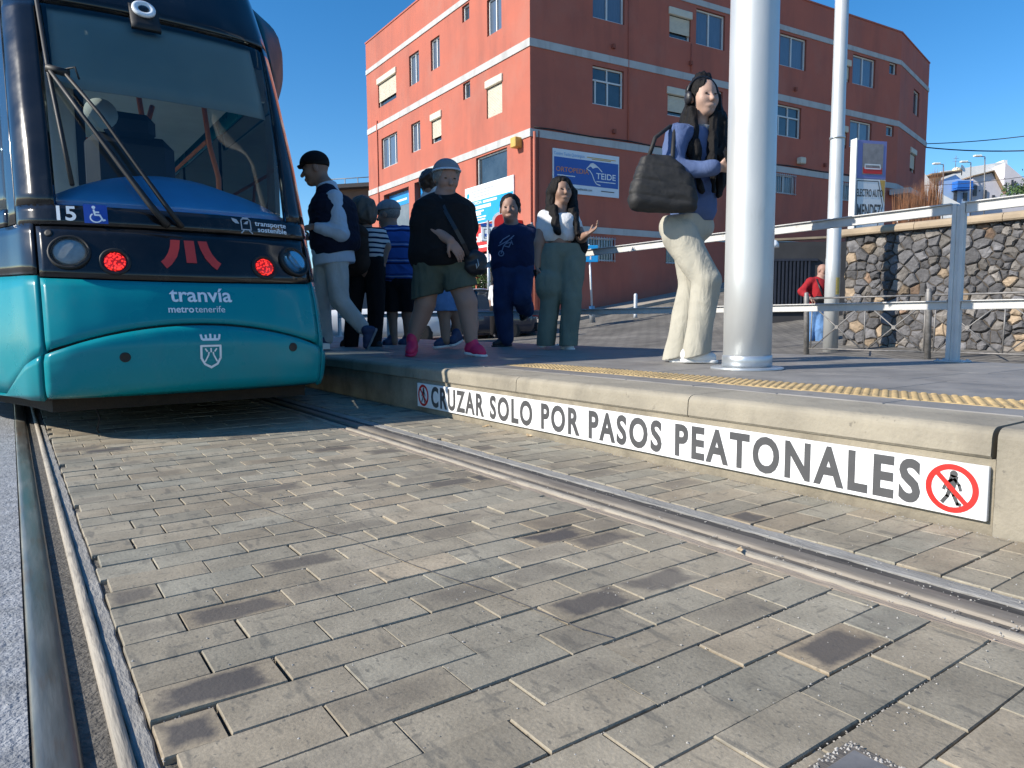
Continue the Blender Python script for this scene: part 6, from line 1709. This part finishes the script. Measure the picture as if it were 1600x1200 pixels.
    ph = at(1144, 250, 4.18); m = MB(); m.obox(ph, nrm(w3(.5, -.3, .3)), nrm(w3(.3, .9, 0)), nrm(w3(-.3, 0, .9)), .036, .004, .075, 0, .006); tag(m.build('phone', M['phone']), 'black phone held by the young woman, half behind the thick pole', 'phone')
woman_near()

# 2 man in a dark vest boarding at the tram door
def man_vest():
    P = Person((530, 546), 6.95, 'man in dark vest and pale jeans stepping towards the tram', .008, M['skin2'])
    P.head((492, 265), 50, (-1, -.15, -.25), (509, 290, .0))
    P.limb([(509, 292, 0), (518, 330, 0), (520, 400, 0)], [.085, .14, .14])
    P.limb([(522, 312, -.16), (531, 365, -.22), (492, 354, -.26)], [.055, .045, .03]); P.limb([(505, 312, .17), (498, 360, .18), (488, 372, .0)], [.055, .045, .03])
    P.limb([(508, 410, .06), (502, 478, .08), (509, 532, .06)], [.09, .062, .045]); P.limb([(525, 410, -.06), (531, 474, -.09), (571, 518, -.06)], [.09, .062, .042])
    put_hand(P.f, P.p(492, 354, -.26), w3(-1, 0, -.15), w3(0, .6, -.6), .7, .0095, 1, 1)
    put_hand(P.f, P.p(488, 372, .0), w3(-1, -.2, .1), w3(0, -.6, .6), .7, .0095, 1, -1)
    P.body()
    P.garment('shirt', M['shirtblue'], [((522, 310, -.15), (532, 364, -.21), .088, .078), ((532, 364, -.21), (497, 356, -.25), .078, .05), ((505, 312, .16), (498, 360, .18), .08, .07), ((498, 360, .18), (489, 370, .02), .06, .05),
        ((512, 296, 0), (520, 350, 0), .10, .16), ((518, 380, 0), (522, 405, .0), .195, .20), ((505, 288, 0), (512, 296, 0), .07, .09)], .010, 24, (1, 1, .8), [((522, 413, 0), (.1, 0, -1)), ((508, 287, 0), (-.3, 0, 1))])
    P.garment('vest', M['navy'], [((510, 302, -.06), (512, 302, .07), .10, .10), ((518, 330, -.05), (520, 380, -.03), .205, .215), ((515, 330, .06), (519, 380, .05), .20, .21), ((534, 330, 0), (536, 375, 0), .15, .17)], .010, 34, (.3, .3, 1.6),
              [((520, 400, 0), (.25, 0, -1)), ((508, 292, 0), (-.5, 0, 1))])
    P.garment('trousers', M['paleden'], [((508, 405, .05), (526, 405, -.05), .125, .125), ((508, 415, .06), (503, 478, .08), .115, .088), ((503, 478, .08), (509, 530, .06), .086, .066), ((525, 415, -.06), (531, 470, -.09), .115, .09), ((531, 470, -.09), (565, 510, -.07), .088, .072)], .010, 28, (1, 1, .6), [((518, 396, 0), (0, 0, 1))], seed=5, k=.014, drape=True)
    P.shoe((516, 546, .06), (484, 547, .0), M['sneak_navy'], M['greycap'], .29)
    P.shoe((590, 513, -.06), (574, 549, -.08), M['sneak_navy'], M['greycap'], .29)
    f = Field(.007); hp, (sd, fd, ud) = P.HP, P.HA; rz = P.rz
    f.ell(hp(0, -.10, .34), [sd * rz * .76, fd * rz * .90, ud * rz * .74], .02); f.cut(hp(0, 0, .22), fd * .25 - ud); f.build('hair', M['hair_black'], P.root)
    cp = empty('cap', P.hc, 'black cap worn by the man in the dark vest', 'cap')
    f = Field(.007); f.ell(hp(0, -.08, .38), [sd * rz * .80, fd * rz * .92, ud * rz * .76], .02); f.cut(hp(0, 0, .34), fd * .15 - ud); f.build('crown', M['blackcloth'], cp)
    f = Field(.007); f.cap(hp(-.3, .7, .34), hp(.3, .7, .34), rz * .3, rz * .3, .02, (ud, 5)); f.build('visor', M['blackcloth'], cp)
man_vest()

# 3 woman in the striped top, seen from behind, with a brown backpack
def woman_striped():
    P = Person((575, 546), 7.6, 'woman with a bob and navy striped white top seen from behind', .009, M['skin2'])
    P.head((569, 332), 44, (.35, 1, -.1), (570, 355, 0), eyes=False)
    P.limb([(570, 356, 0), (573, 380, 0), (572, 420, 0)], [.075, .12, .12])
    P.limb([(594, 364, .05), (604, 385, .02), (600, 408, .0)], [.05, .043, .03]); P.limb([(552, 364, 0), (546, 388, .05), (552, 405, .12)], [.05, .043, .03])
    put_hand(P.f, P.p(600, 408, 0), w3(0, .2, -1), w3(-1, 0, 0), .4, .009, .95, 1); put_hand(P.f, P.p(552, 405, .12), w3(.2, .8, -.2), w3(.6, 0, 0), .5, .009, .95, 1)
    P.limb([(560, 420, 0), (553, 485, 0), (548, 540, 0)], [.085, .055, .04]); P.limb([(583, 420, 0), (588, 485, .03), (584, 540, .05)], [.085, .055, .04])
    P.body()
    P.garment('striped_top', M['breton'], [((556, 364, 0), (590, 364, 0), .075, .075), ((566, 372, 0), (566, 398, 0), .125, .125), ((582, 372, 0), (582, 398, 0), .12, .125), ((594, 364, .05), (602, 384, .03), .07, .062), ((552, 364, 0), (547, 382, .04), .07, .062)], .006, 30, (1, 1, .6), [((573, 404, 0), (0, 0, -1)), ((570, 356, 0), (0, 0, 1))])
    P.garment('trousers', M['blackcloth'], [((562, 410, 0), (584, 410, 0), .125, .125), ((558, 420, 0), (552, 485, 0), .12, .088), ((552, 485, 0), (548, 540, 0), .085, .08), ((585, 420, 0), (588, 485, .03), .12, .088), ((588, 485, .03), (584, 540, .05), .085, .08)], .009, 26, (1, 1, .5), [((573, 400, 0), (0, 0, 1))], k=.014, drape=True)
    P.shoe((556, 541, .05), (530, 545, -.05), M['brownpack'], M['greycap'], .25); P.shoe((580, 545, .1), (598, 545, -.02), M['leather'], M['leather'], .25)
    f = Field(.008); hp, (sd, fd, ud) = P.HP, P.HA; rz = P.rz
    f.ell(hp(0, -.16, .25), [sd * rz * .95, fd * rz * .98, ud * rz * .90], .02); f.ell(hp(0, -.22, -.40), [sd * rz * .98, fd * rz * .88, ud * rz * .62], .05)
    f.ell(hp(0, .9, -.1), [sd * rz * .5, fd * rz * .6, ud * rz * .8], .02, sub=True)
    f.build('hair', M['hair_ash'], P.root, lambda X: fold(X, 70, (1, 1, .25), 1), .010)
    bk = empty('backpack', P.p(555, 420, -.2), 'dark brown backpack hanging from the shoulder of the woman in the striped top', 'bag')
    f = Field(.009); f.cap(P.p(556, 368, -.2), P.p(556, 408, -.2), .13, .145, .04); f.cap(P.p(550, 380, -.16), P.p(550, 412, -.16), .13, .14, .04); f.build('body', M['brownpack'], bk, lambda X: fold(X, 30), .010)
    m = MB(); m.tube([P.p(566, 372, -.14), P.p(570, 358, -.02), P.p(572, 362, .09)], .016, 6); m.build('strap', M['brownpack'], bk)
woman_striped()

# 4 man in a striped polo and grey cap
def man_polo():
    P = Person((622, 544), 8.1, 'man in a blue striped polo and grey cap with dark shorts', .009, M['skin2'])
    P.head((606, 336), 42, (-1, .35, -.1), (611, 356, 0))
    P.limb([(611, 358, 0), (620, 385, 0), (622, 436, 0)], [.08, .13, .12])
    P.limb([(602, 364, .1), (598, 395, .15), (594, 412, .1)], [.055, .045, .032]); P.limb([(640, 366, 0), (652, 395, .1), (646, 415, .15)], [.055, .045, .032])
    put_hand(P.f, P.p(594, 412, .1), w3(-.2, 0, -1), w3(1, 0, 0), .5, .009, 1, 1); put_hand(P.f, P.p(646, 415, .15), w3(-.2, 0, -1), w3(-1, 0, 0), .5, .009, 1, 1)
    P.limb([(612, 440, 0), (613, 492, 0), (616, 535, 0)], [.09, .058, .04]); P.limb([(634, 440, 0), (636, 492, .05), (638, 534, .1)], [.09, .058, .04])
    P.body()
    P.garment('polo_shirt', M['polo'], [((606, 366, .05), (636, 366, 0), .09, .095), ((613, 376, 0), (614, 430, 0), .155, .17), ((630, 376, 0), (632, 430, 0), .15, .165), ((602, 364, .1), (600, 386, .14), .085, .08), ((640, 366, 0), (648, 388, .08), .085, .08), ((610, 354, 0), (612, 360, 0), .075, .09)], .008, 26, (1, 1, .6), [((622, 443, 0), (0, 0, -1)), ((609, 353, 0), (-.3, 0, 1))])
    P.garment('shorts', M['blackcloth'], [((612, 440, 0), (634, 440, 0), .15, .15), ((611, 446, 0), (612, 486, 0), .135, .115), ((635, 446, 0), (637, 486, .04), .135, .115)], .009, 26, (1, 1, .5), [((622, 487, 0), (0, 0, -1)), ((622, 432, 0), (0, 0, 1))], k=.014, drape=True)
    P.shoe((620, 541, .05), (598, 543, -.05), M['sneak_navy'], M['sneak_white'], .28); P.shoe((644, 540, .15), (624, 543, .05), M['sneak_navy'], M['sneak_white'], .28)
    hp, (sd, fd, ud) = P.HP, P.HA; rz = P.rz
    f = Field(.008); f.ell(hp(0, -.14, .20), [sd * rz * .72, fd * rz * .84, ud * rz * .72], .02); f.ell(hp(0, .75, -.1), [sd * rz * .7, fd * rz * .62, ud * rz * .9], .02, sub=True); f.build('hair', M['hair_grey'], P.root)
    cp = empty('cap', P.hc, 'light grey peaked cap worn by the man in the striped polo', 'cap')
    f = Field(.007); f.ell(hp(0, -.10, .42), [sd * rz * .82, fd * rz * .95, ud * rz * .72], .02); f.cut(hp(0, 0, .30), -ud); f.build('crown', M['greycap'], cp)
    f = Field(.006); f.cap(hp(-.32, .95, .30), hp(.32, .95, .30), rz * .34, rz * .34, .02, (ud, 6)); f.build('visor', M['greycap'], cp)
man_polo()

# 5 passenger hidden behind the woman in pink shoes
def hidden_one():
    P = Person((705, 541), 6.9, 'person in blue denim shorts and navy trainers mostly hidden behind the pink sneakers', .009, M['skin2'])
    P.head((672, 288), 44, (-.3, 1, -.1), (676, 312, 0), eyes=False)
    P.limb([(676, 314, 0), (684, 350, 0), (692, 440, 0)], [.08, .13, .14])
    P.limb([(664, 324, 0), (657, 366, .02), (662, 398, .08)], [.05, .045, .03]); P.limb([(700, 324, .05), (712, 366, .08), (712, 398, .12)], [.05, .045, .03])
    put_hand(P.f, P.p(662, 398, .08), w3(.1, .3, -1), w3(1, 0, 0), .4, .009, 1, 1); put_hand(P.f, P.p(712, 398, .12), w3(.1, .3, -1), w3(-1, 0, 0), .4, .009, 1, 1)
    P.limb([(684, 440, 0), (694, 490, 0), (697, 532, 0)], [.09, .06, .045]); P.limb([(702, 440, .05), (712, 490, .08), (716, 528, .12)], [.09, .058, .042])
    P.body()
    P.garment('shirt', M['darkblue'], [((668, 324, 0), (696, 324, .04), .085, .085), ((676, 335, 0), (682, 410, 0), .14, .15), ((690, 335, 0), (694, 410, 0), .14, .15), ((664, 324, 0), (659, 352, .02), .07, .065), ((700, 324, .05), (710, 352, .08), .07, .065)], .008, 26)
    P.garment('shorts', M['lightjeans'], [((684, 424, 0), (704, 424, .03), .14, .14), ((684, 436, 0), (693, 484, 0), .125, .115), ((704, 436, .05), (710, 480, .08), .12, .11)], .008, 26, (1, 1, .5), [((696, 486, 0), (0, 0, -1)), ((690, 408, 0), (0, 0, 1))], k=.014, drape=True)
    P.shoe((708, 541, .05), (676, 545, -.03), M['sneak_navy'], M['sneak_white'], .28); P.shoe((722, 532, .12), (706, 541, .0), M['sneak_navy'], M['sneak_white'], .28)
    hp, (sd, fd, ud) = P.HP, P.HA; rz = P.rz
    f = Field(.008); f.ell(hp(0, -.12, .22), [sd * rz * .80, fd * rz * .92, ud * rz * .84], .02); f.ell(hp(0, -.9, .35), [sd * rz * .4, fd * rz * .4, ud * rz * .4], .03); f.build('hair', M['hair_brown'], P.root, lambda X: fold(X, 60), .006)
    P.garment('scarf', M['whitecotton'], [((670, 310, 0), (684, 306, -.08), .075, .06), ((680, 296, -.05), (686, 306, -.06), .04, .05)], .010, 40)
hidden_one()

# 6 person in black T-shirt, olive shorts and pink sneakers
def pink_shoes():
    P = Person((690, 556), 5.55, 'person in black T-shirt and olive shorts with hot pink sneakers', .007, M['skin3'])
    P.head((698, 280), 54, (.42, -1, -.28), (695, 308, .02))
    P.limb([(695, 308, .02), (693, 345, 0), (690, 400, 0)], [.085, .14, .13])
    P.limb([(663, 320, -.03), (658, 348, -.08), (703, 376, -.24)], [.062, .056, .036]); P.limb([(724, 322, .06), (735, 356, .08), (728, 392, -.02)], [.062, .052, .034])
    put_hand(P.f, P.p(703, 376, -.24), w3(.62, -.1, -.8), w3(-.4, .7, -.2), .35, .0095, 1.08, 1)
    put_hand(P.f, P.p(728, 392, -.02), w3(0, -.2, -1), w3(-1, 0, 0), .5, .0095, 1, 1)
    P.limb([(672, 430, 0), (664, 475, .02), (645, 530, .04)], [.095, .078, .05]); P.limb([(712, 430, 0), (729, 472, -.06), (736, 530, -.06)], [.095, .080, .052])
    P.limb([(660, 492, .05), (652, 508, .06)], [.066, .060]); P.limb([(732, 490, -.04), (735, 508, -.035)], [.068, .062])
    P.body()
    P.garment('t_shirt', M['blackcloth'], [((666, 329, 0), (722, 329, .03), .088, .088), ((680, 317, .01), (708, 317, .03), .085, .085), ((678, 338, 0), (672, 396, 0), .165, .18), ((706, 338, 0), (712, 396, 0), .165, .18), ((690, 355, -.06), (690, 396, -.06), .15, .17),
        ((664, 328, -.03), (657, 350, -.07), .088, .085), ((725, 330, .06), (733, 356, .07), .086, .082), ((694, 304, .02), (694, 314, .02), .085, .10)], .009, 24, (1, 1, .6), [((690, 417, 0), (.05, 0, -1)), ((694, 301, 0), (0, -.4, 1))])
    P.garment('shorts', M['olive'], [((676, 410, 0), (710, 410, 0), .165, .165), ((674, 420, 0), (666, 468, .02), .145, .118, .012), ((711, 420, 0), (724, 462, -.05), .145, .115, .012)], .009, 24, (1, 1, .5), [((668, 463, 0), (.22, 0, -1)), ((690, 403, 0), (0, 0, 1))], k=.014, drape=True)
    P.shoe((646, 549, .10), (640, 558, -.12), M['pink'], M['pink'], .27, hi=.07); P.shoe((726, 553, -.02), (761, 559, -.12), M['pink'], M['sneak_white'], .27, hi=.06)
    hp, (sd, fd, ud) = P.HP, P.HA; rz = P.rz
    f = Field(.007); f.ell(hp(0, -.16, .22), [sd * rz * .76, fd * rz * .86, ud * rz * .84], .02); f.ell(hp(0, .80, -.1), [sd * rz * .62, fd * rz * .62, ud * rz * .86], .02, sub=True); f.build('hair', M['hair_grey'], P.root, lambda X: fold(X, 60), .005)
    cp = empty('cap', P.hc, 'dark grey cap with a pale edge worn by the person in the black T-shirt', 'cap')
    f = Field(.006); f.ell(hp(0, -.12, .40), [sd * rz * .80, fd * rz * .92, ud * rz * .76], .02); f.cut(hp(0, 0, .42), fd * .30 - ud); f.build('crown', M['greycap'], cp)
    m = MB(); m.tube([hp(math.sin(t) * .79, -.12 + math.cos(t) * .90, .42 + .27 * math.cos(t) * .9) for t in np.linspace(-1.9, 1.9, 17)], .008, 6); m.build('cap_edge', M['shirtblue'], cp)
    bg_ = empty('crossbody_bag', P.p(742, 412, -.12), 'small black crossbody bag at the hip of the person in the black T-shirt', 'bag')
    f = Field(.007); f.cap(P.p(738, 402, -.10), P.p(748, 405, -.10), .062, .058, .03); f.cap(P.p(737, 416, -.10), P.p(748, 418, -.10), .066, .062, .03); f.build('body', M['leather'], bg_, lambda X: fold(X, 40), .006)
    m = MB(); pts = [(682, 302, .06), (686, 306, -.09), (696, 330, -.185), (712, 358, -.235), (724, 380, -.215), (732, 398, -.16)]
    Pp = [P.p(*q) for q in pts]
    for a, b in zip(Pp[:-1], Pp[1:]): m.beam(a, b + (b - a) * .03, .030, .006, up=A_F)
    m.build('strap', M['leather'], bg_)
    m = MB(); m.tube([P.p(746, 405, -.18), P.p(748, 414, -.19), P.p(745, 420, -.19), P.p(744, 412, -.19)], .004, 6); m.build('zip_ring', M['chrome'], bg_)
pink_shoes()

# 7 man in the dark blue T-shirt, one foot lifted behind
def man_blue():
    P = Person((795, 541), 7.35, 'man in dark blue T-shirt and jeans with one foot lifted', .008, M['skin3'])
    P.head((797, 327), 46, (-.1, -1, -.05), (799, 352, .03))
    P.limb([(799, 352, .02), (802, 385, 0), (800, 415, 0)], [.07, .115, .115])
    P.limb([(776, 362, 0), (772, 392, .04), (778, 414, .02)], [.055, .045, .032]); P.limb([(828, 358, .02), (836, 384, .10), (826, 406, .16)], [.055, .048, .034])
    put_hand(P.f, P.p(778, 414, .02), w3(.2, 0, -1), w3(1, 0, 0), .5, .009, 1, 1); put_hand(P.f, P.p(826, 406, .16), w3(-.5, .3, -.8), w3(-.5, .2, 0), .5, .009, 1, 1)
    P.limb([(790, 425, 0), (786, 482, -.02), (790, 530, .02)], [.1, .066, .045]); P.limb([(814, 425, 0), (816, 468, -.10), (822, 490, .18)], [.1, .07, .05])
    P.body()
    P.garment('t_shirt', M['darkblue'], [((780, 369, 0), (826, 367, .02), .080, .080), ((790, 360, .01), (810, 359, .02), .075, .075), ((790, 375, 0), (790, 412, 0), .15, .16), ((812, 375, 0), (812, 412, 0), .15, .155), ((777, 370, 0), (773, 388, .03), .078, .074), ((830, 367, .02), (838, 384, .08), .080, .076), ((799, 350, .02), (800, 358, .01), .08, .1)], .008, 26, (1, 1, .6), [((800, 425, 0), (.08, 0, -1)), ((799, 349, 0), (0, -.4, 1))])
    P.garment('jeans', M['jeans'], [((790, 424, 0), (814, 424, 0), .145, .145), ((790, 430, 0), (786, 482, -.02), .135, .10), ((786, 482, -.02), (790, 528, .02), .098, .085), ((814, 430, 0), (815, 466, -.10), .13, .105), ((815, 466, -.10), (822, 484, .14), .10, .085)], .010, 26, (1, 1, .6), [((802, 414, 0), (0, 0, 1))], seed=2, k=.014, drape=True)
    P.shoe((800, 540, .08), (768, 543, -.04), M['leather'], M['leather'], .29); P.shoe((828, 484, .22), (815, 502, .10), M['leather'], M['leather'], .27)
    m = MB()
    def bp2(x, y): return P.p(x, y, -.19)
    hp, (sd, fd, ud) = P.HP, P.HA; rz = P.rz
    f = Field(.007); f.ell(hp(0, -.16, .30), [sd * rz * .72, fd * rz * .82, ud * rz * .78], .02); f.ell(hp(0, .82, .0), [sd * rz * .7, fd * rz * .62, ud * rz * .78], .02, sub=True); f.build('hair', M['hair_black'], P.root, lambda X: fold(X, 90), .004)
    # print on the chest: a scooter drawn in pale line, wrapped on the shirt
    M['print'] = cloth('pale shirt print', (.16, .22, .34), .2)
    def proj_shirt(x, y):
        o = P.p(x, y, -.5); d = nrm(P.p(x, y, 0) - o)
        best = .34
        for a, b, ra, rb in ((P.p(790, 375), P.p(790, 412), .15, .16), (P.p(812, 375), P.p(812, 412), .15, .155)):
            t = .2
            while t < .5:
                q = o + d * t; e = b - a; s_ = np.clip((q - a) @ e / (e @ e), 0, 1)
                if np.linalg.norm(q - a - e * s_) < ra + (rb - ra) * s_ + .014: break
                t += .004
            best = min(best, t)
        return o + d * (best - .004)
    m = MB(); L_ = []
    L_ += [[(783 + 4 * math.cos(t), 396 + 4 * math.sin(t)) for t in np.linspace(0, 6.28, 10)], [(783, 396), (787, 384), (796, 374), (803, 368)], [(779, 384), (790, 378), (800, 372)], [(787, 384), (795, 386), (799, 378), (790, 381)], [(781, 380), (786, 374), (796, 368)], [(799, 376), (801, 382)]]
    strokes(m, L_, 1.6, lambda x, y: proj_shirt(x, y)); m.build('shirt_print', M['print'], P.root)
man_blue()

# 8 woman in white crop top and sage trousers
def woman_crop():
    P = Person((868, 545), 6.65, 'woman in a white crop top and sage green cargo trousers', .0075, M['skin2'])
    P.head((878, 300), 44, (.30, -1, .02), (874, 326, .02))
    P.limb([(874, 326, .02), (872, 350, 0), (874, 378, 0), (880, 400, 0)], [.07, .095, .09, .10])
    P.limb([(850, 338, 0), (843, 380, -.03), (840, 416, -.05)], [.055, .048, .03]); P.limb([(895, 340, .03), (909, 372, -.04), (918, 366, -.22)], [.052, .045, .028])
    put_hand(P.f, P.p(840, 417, -.05), w3(.05, -.1, -1), w3(1, 0, 0), .6, .009, .95, -1)
    put_hand(P.f, P.p(918, 366, -.22), w3(.8, -.2, .55), w3(-.3, -.2, .8), .5, .009, .95, 1)
    P.limb([(864, 404, 0), (864, 465, -.02), (854, 530, .02)], [.1, .062, .04]); P.limb([(892, 404, 0), (890, 465, -.03), (884, 535, -.03)], [.1, .062, .04])
    P.body()
    P.garment('crop_top', M['whitecotton'], [((854, 340, 0), (892, 341, .03), .07, .07), ((864, 350, -.02), (864, 366, -.02), .105, .10), ((882, 350, -.02), (882, 366, -.02), .11, .10), ((852, 340, 0), (848, 355, -.01), .072, .068), ((893, 341, .03), (900, 355, .0), .07, .065)], .006, 30, (1, 1, .6), [((872, 378, 0), (.02, 0, -1)), ((874, 330, 0), (.1, -.3, 1))])
    P.garment('trousers', M['sage'], [((866, 394, 0), (890, 394, 0), .125, .125), ((870, 386, 0), (886, 386, 0), .112, .112), ((862, 404, 0), (860, 465, -.02), .125, .098), ((860, 465, -.02), (852, 546, .02), .098, .088), ((894, 404, 0), (893, 465, -.06), .125, .096), ((893, 465, -.06), (887, 552, -.04), .096, .088), ((858, 440, -.03), (858, 452, -.03), .128, .128)], .012, 24, (1, 1, .55), [((878, 381, 0), (.02, 0, 1)), ((870, 540, 0), (0, 0, -1))], seed=4, k=.014, drape=True)
    P.shoe((856, 530, .12), (846, 544, -.04), M['sneak_white'], M['sneak_white'], .25, hi=.02); P.shoe((878, 545, .06), (896, 548, -.10), M['sneak_white'], M['sneak_white'], .25)
    f = Field(.0055); hp, (sd, fd, ud) = P.HP, P.HA; rz = P.rz
    f.ell(hp(0, -.20, .26), [sd * rz * .86, fd * rz * .90, ud * rz * .88], .02)
    f.ell(hp(0.05, .82, -.02), [sd * rz * .48, fd * rz * .62, ud * rz * .86], .02, sub=True)
    for a, b, r0, r1 in (((862, 298, .05), (860, 330, .0), .055, .05), ((860, 330, -.02), (870, 360, -.17), .045, .030), ((894, 300, .05), (896, 330, .0), .045, .05), ((896, 330, -.02), (903, 366, -.12), .045, .026), ((878, 290, .1), (878, 350, .14), .09, .07), ((866, 325, -.08), (874, 364, -.17), .03, .018)): f.cap(P.p(*a), P.p(*b), r0, r1, .03)
    f.build('hair', M['hair_black'], P.root, lambda X: fold(X, 150, (1, 1, .13), 1) * .4 + fold(X, 60, (1, 1, .25), 6) * .4 + fold(X, 26, (1, 1, 1), 4) * .5, .010)
    jk = empty('black_jacket', P.p(904, 410, 0), 'black jacket draped over the bent arm of the woman in the crop top', 'jacket')
    f = Field(.008); f.cap(P.p(899, 352, .02), P.p(905, 385, .02), .045, .07, .03); f.cap(P.p(905, 385, .02), P.p(903, 408, .02), .07, .055, .03); f.cut(P.p(904, 413, 0), w3(.3, 0, -1)); f.build('cloth', M['blackcloth'], jk, lambda X: fold(X, 30, (1, 1, .4)), .012)
    m = MB(); m.obox(P.p(841, 432, -.06), nrm(w3(.9, -.3, .2)), nrm(w3(.3, .9, 0)), nrm(w3(-.2, 0, .9)), .036, .004, .072, 0, .006); tag(m.build('phone', M['phone']), 'dark phone in the lowered hand of the woman in the crop top', 'phone')
woman_crop()

# 9 bald man in red walking outside the stone wall
def man_red():
    P = Person((1270, 545), 13.9, 'bald man in a red sweater and blue jeans walking left of the stone wall', .012, M['skin3'])
    P.head((1285, 423), 20, (.5, -.8, -.35), (1283, 434, 0))
    P.limb([(1283, 434, 0), (1279, 455, 0), (1274, 485, 0)], [.085, .14, .14])
    P.limb([(1266, 440, -.05), (1253, 456, -.1), (1266, 466, -.3)], [.055, .045, .032]); P.limb([(1293, 440, .05), (1298, 458, .05), (1288, 466, -.2)], [.055, .045, .032])
    put_hand(P.f, P.p(1266, 466, -.3), w3(.7, -.3, -.5), w3(0, .3, -1), .7, .011, 1, 1); put_hand(P.f, P.p(1288, 466, -.2), w3(-.7, -.3, -.3), w3(0, 0, -1), .7, .011, 1, 1)
    P.limb([(1270, 488, 0), (1267, 515, 0), (1262, 540, .05)], [.1, .066, .045]); P.limb([(1280, 488, 0), (1282, 515, -.1), (1280, 541, -.05)], [.1, .066, .045])
    P.body()
    P.garment('sweater', M['red'], [((1270, 441, 0), (1290, 441, 0), .10, .10), ((1277, 450, 0), (1276, 470, 0), .19, .18), ((1266, 440, -.05), (1253, 456, -.1), .085, .075), ((1253, 456, -.1), (1263, 464, -.26), .07, .055), ((1293, 440, .05), (1297, 458, .05), .085, .075), ((1297, 458, .05), (1290, 465, -.15), .065, .055)], .010, 24, cuts=[((1275, 484, 0), (0, 0, -1))])
    P.garment('jeans', M['lightjeans'], [((1270, 486, 0), (1280, 486, 0), .14, .14), ((1270, 490, 0), (1267, 515, 0), .125, .10), ((1267, 515, 0), (1263, 539, .04), .10, .085), ((1280, 490, 0), (1282, 515, -.1), .125, .1), ((1282, 515, -.1), (1281, 540, -.05), .1, .085)], .010, 24, k=.014, drape=True)
    P.shoe((1258, 544, .1), (1270, 546, -.1), M['leather'], M['leather'], .28); P.shoe((1276, 544, .05), (1290, 546, -.15), M['leather'], M['leather'], .28)
    bg_ = empty('shoulder_bag', P.p(1284, 467, -.25), 'small black bag on a strap across the man in the red sweater', 'bag')
    f = Field(.012); f.cap(P.p(1277, 468, -.25), P.p(1289, 469, -.25), .07, .07, .03); f.build('body', M['leather'], bg_)
    m = MB(); m.tube([P.p(1276, 436, -.12), P.p(1281, 450, -.215), P.p(1287, 464, -.23)], .018, 6); m.build('strap', M['leather'], bg_)
man_red()

# 10 far passer-by
def far_one():
    P = Person((776, 527), 18.0, 'distant person in a white top beyond the rear of the dark car', .016, M['skin2'])
    P.head((776, 437), 15, (.3, 1, 0), (776, 445, 0), eyes=False)
    P.limb([(776, 446, 0), (776, 480, 0)], [.1, .13]); P.limb([(769, 451, 0), (767, 470, 0), (768, 484, 0)], [.05, .045, .035]); P.limb([(783, 451, 0), (785, 470, 0), (784, 484, 0)], [.05, .045, .035])
    P.limb([(772, 482, 0), (772, 505, 0), (771, 524, 0)], [.09, .06, .045]); P.limb([(780, 482, 0), (780, 505, 0), (781, 524, 0)], [.09, .06, .045]); P.body()
    P.garment('top', M['whitecotton'], [((770, 451, 0), (782, 451, 0), .08, .08), ((776, 456, 0), (776, 478, 0), .15, .15), ((769, 451, 0), (767, 466, 0), .075, .07), ((783, 451, 0), (785, 466, 0), .075, .07)], .006, 24)
    P.garment('trousers', M['blackcloth'], [((773, 482, 0), (779, 482, 0), .13, .13), ((772, 486, 0), (771, 522, 0), .11, .08), ((780, 486, 0), (781, 522, 0), .11, .08)], .006, 24, k=.014, drape=True)
    P.shoe((771, 527, .05), (775, 528, -.15), M['leather'], M['leather'], .26); P.shoe((781, 527, .05), (785, 528, -.15), M['leather'], M['leather'], .26)
    hp, (sd, fd, ud) = P.HP, P.HA; rz = P.rz
    f = Field(.014); f.ell(hp(0, -.1, .2), [sd * rz * .85, fd * rz * .9, ud * rz * .9], .02); f.cap(hp(0, -.6, 0), hp(0, -.7, -1.4), rz * .5, rz * .3, .03); f.build('hair', M['hair_brown'], P.root)
far_one()
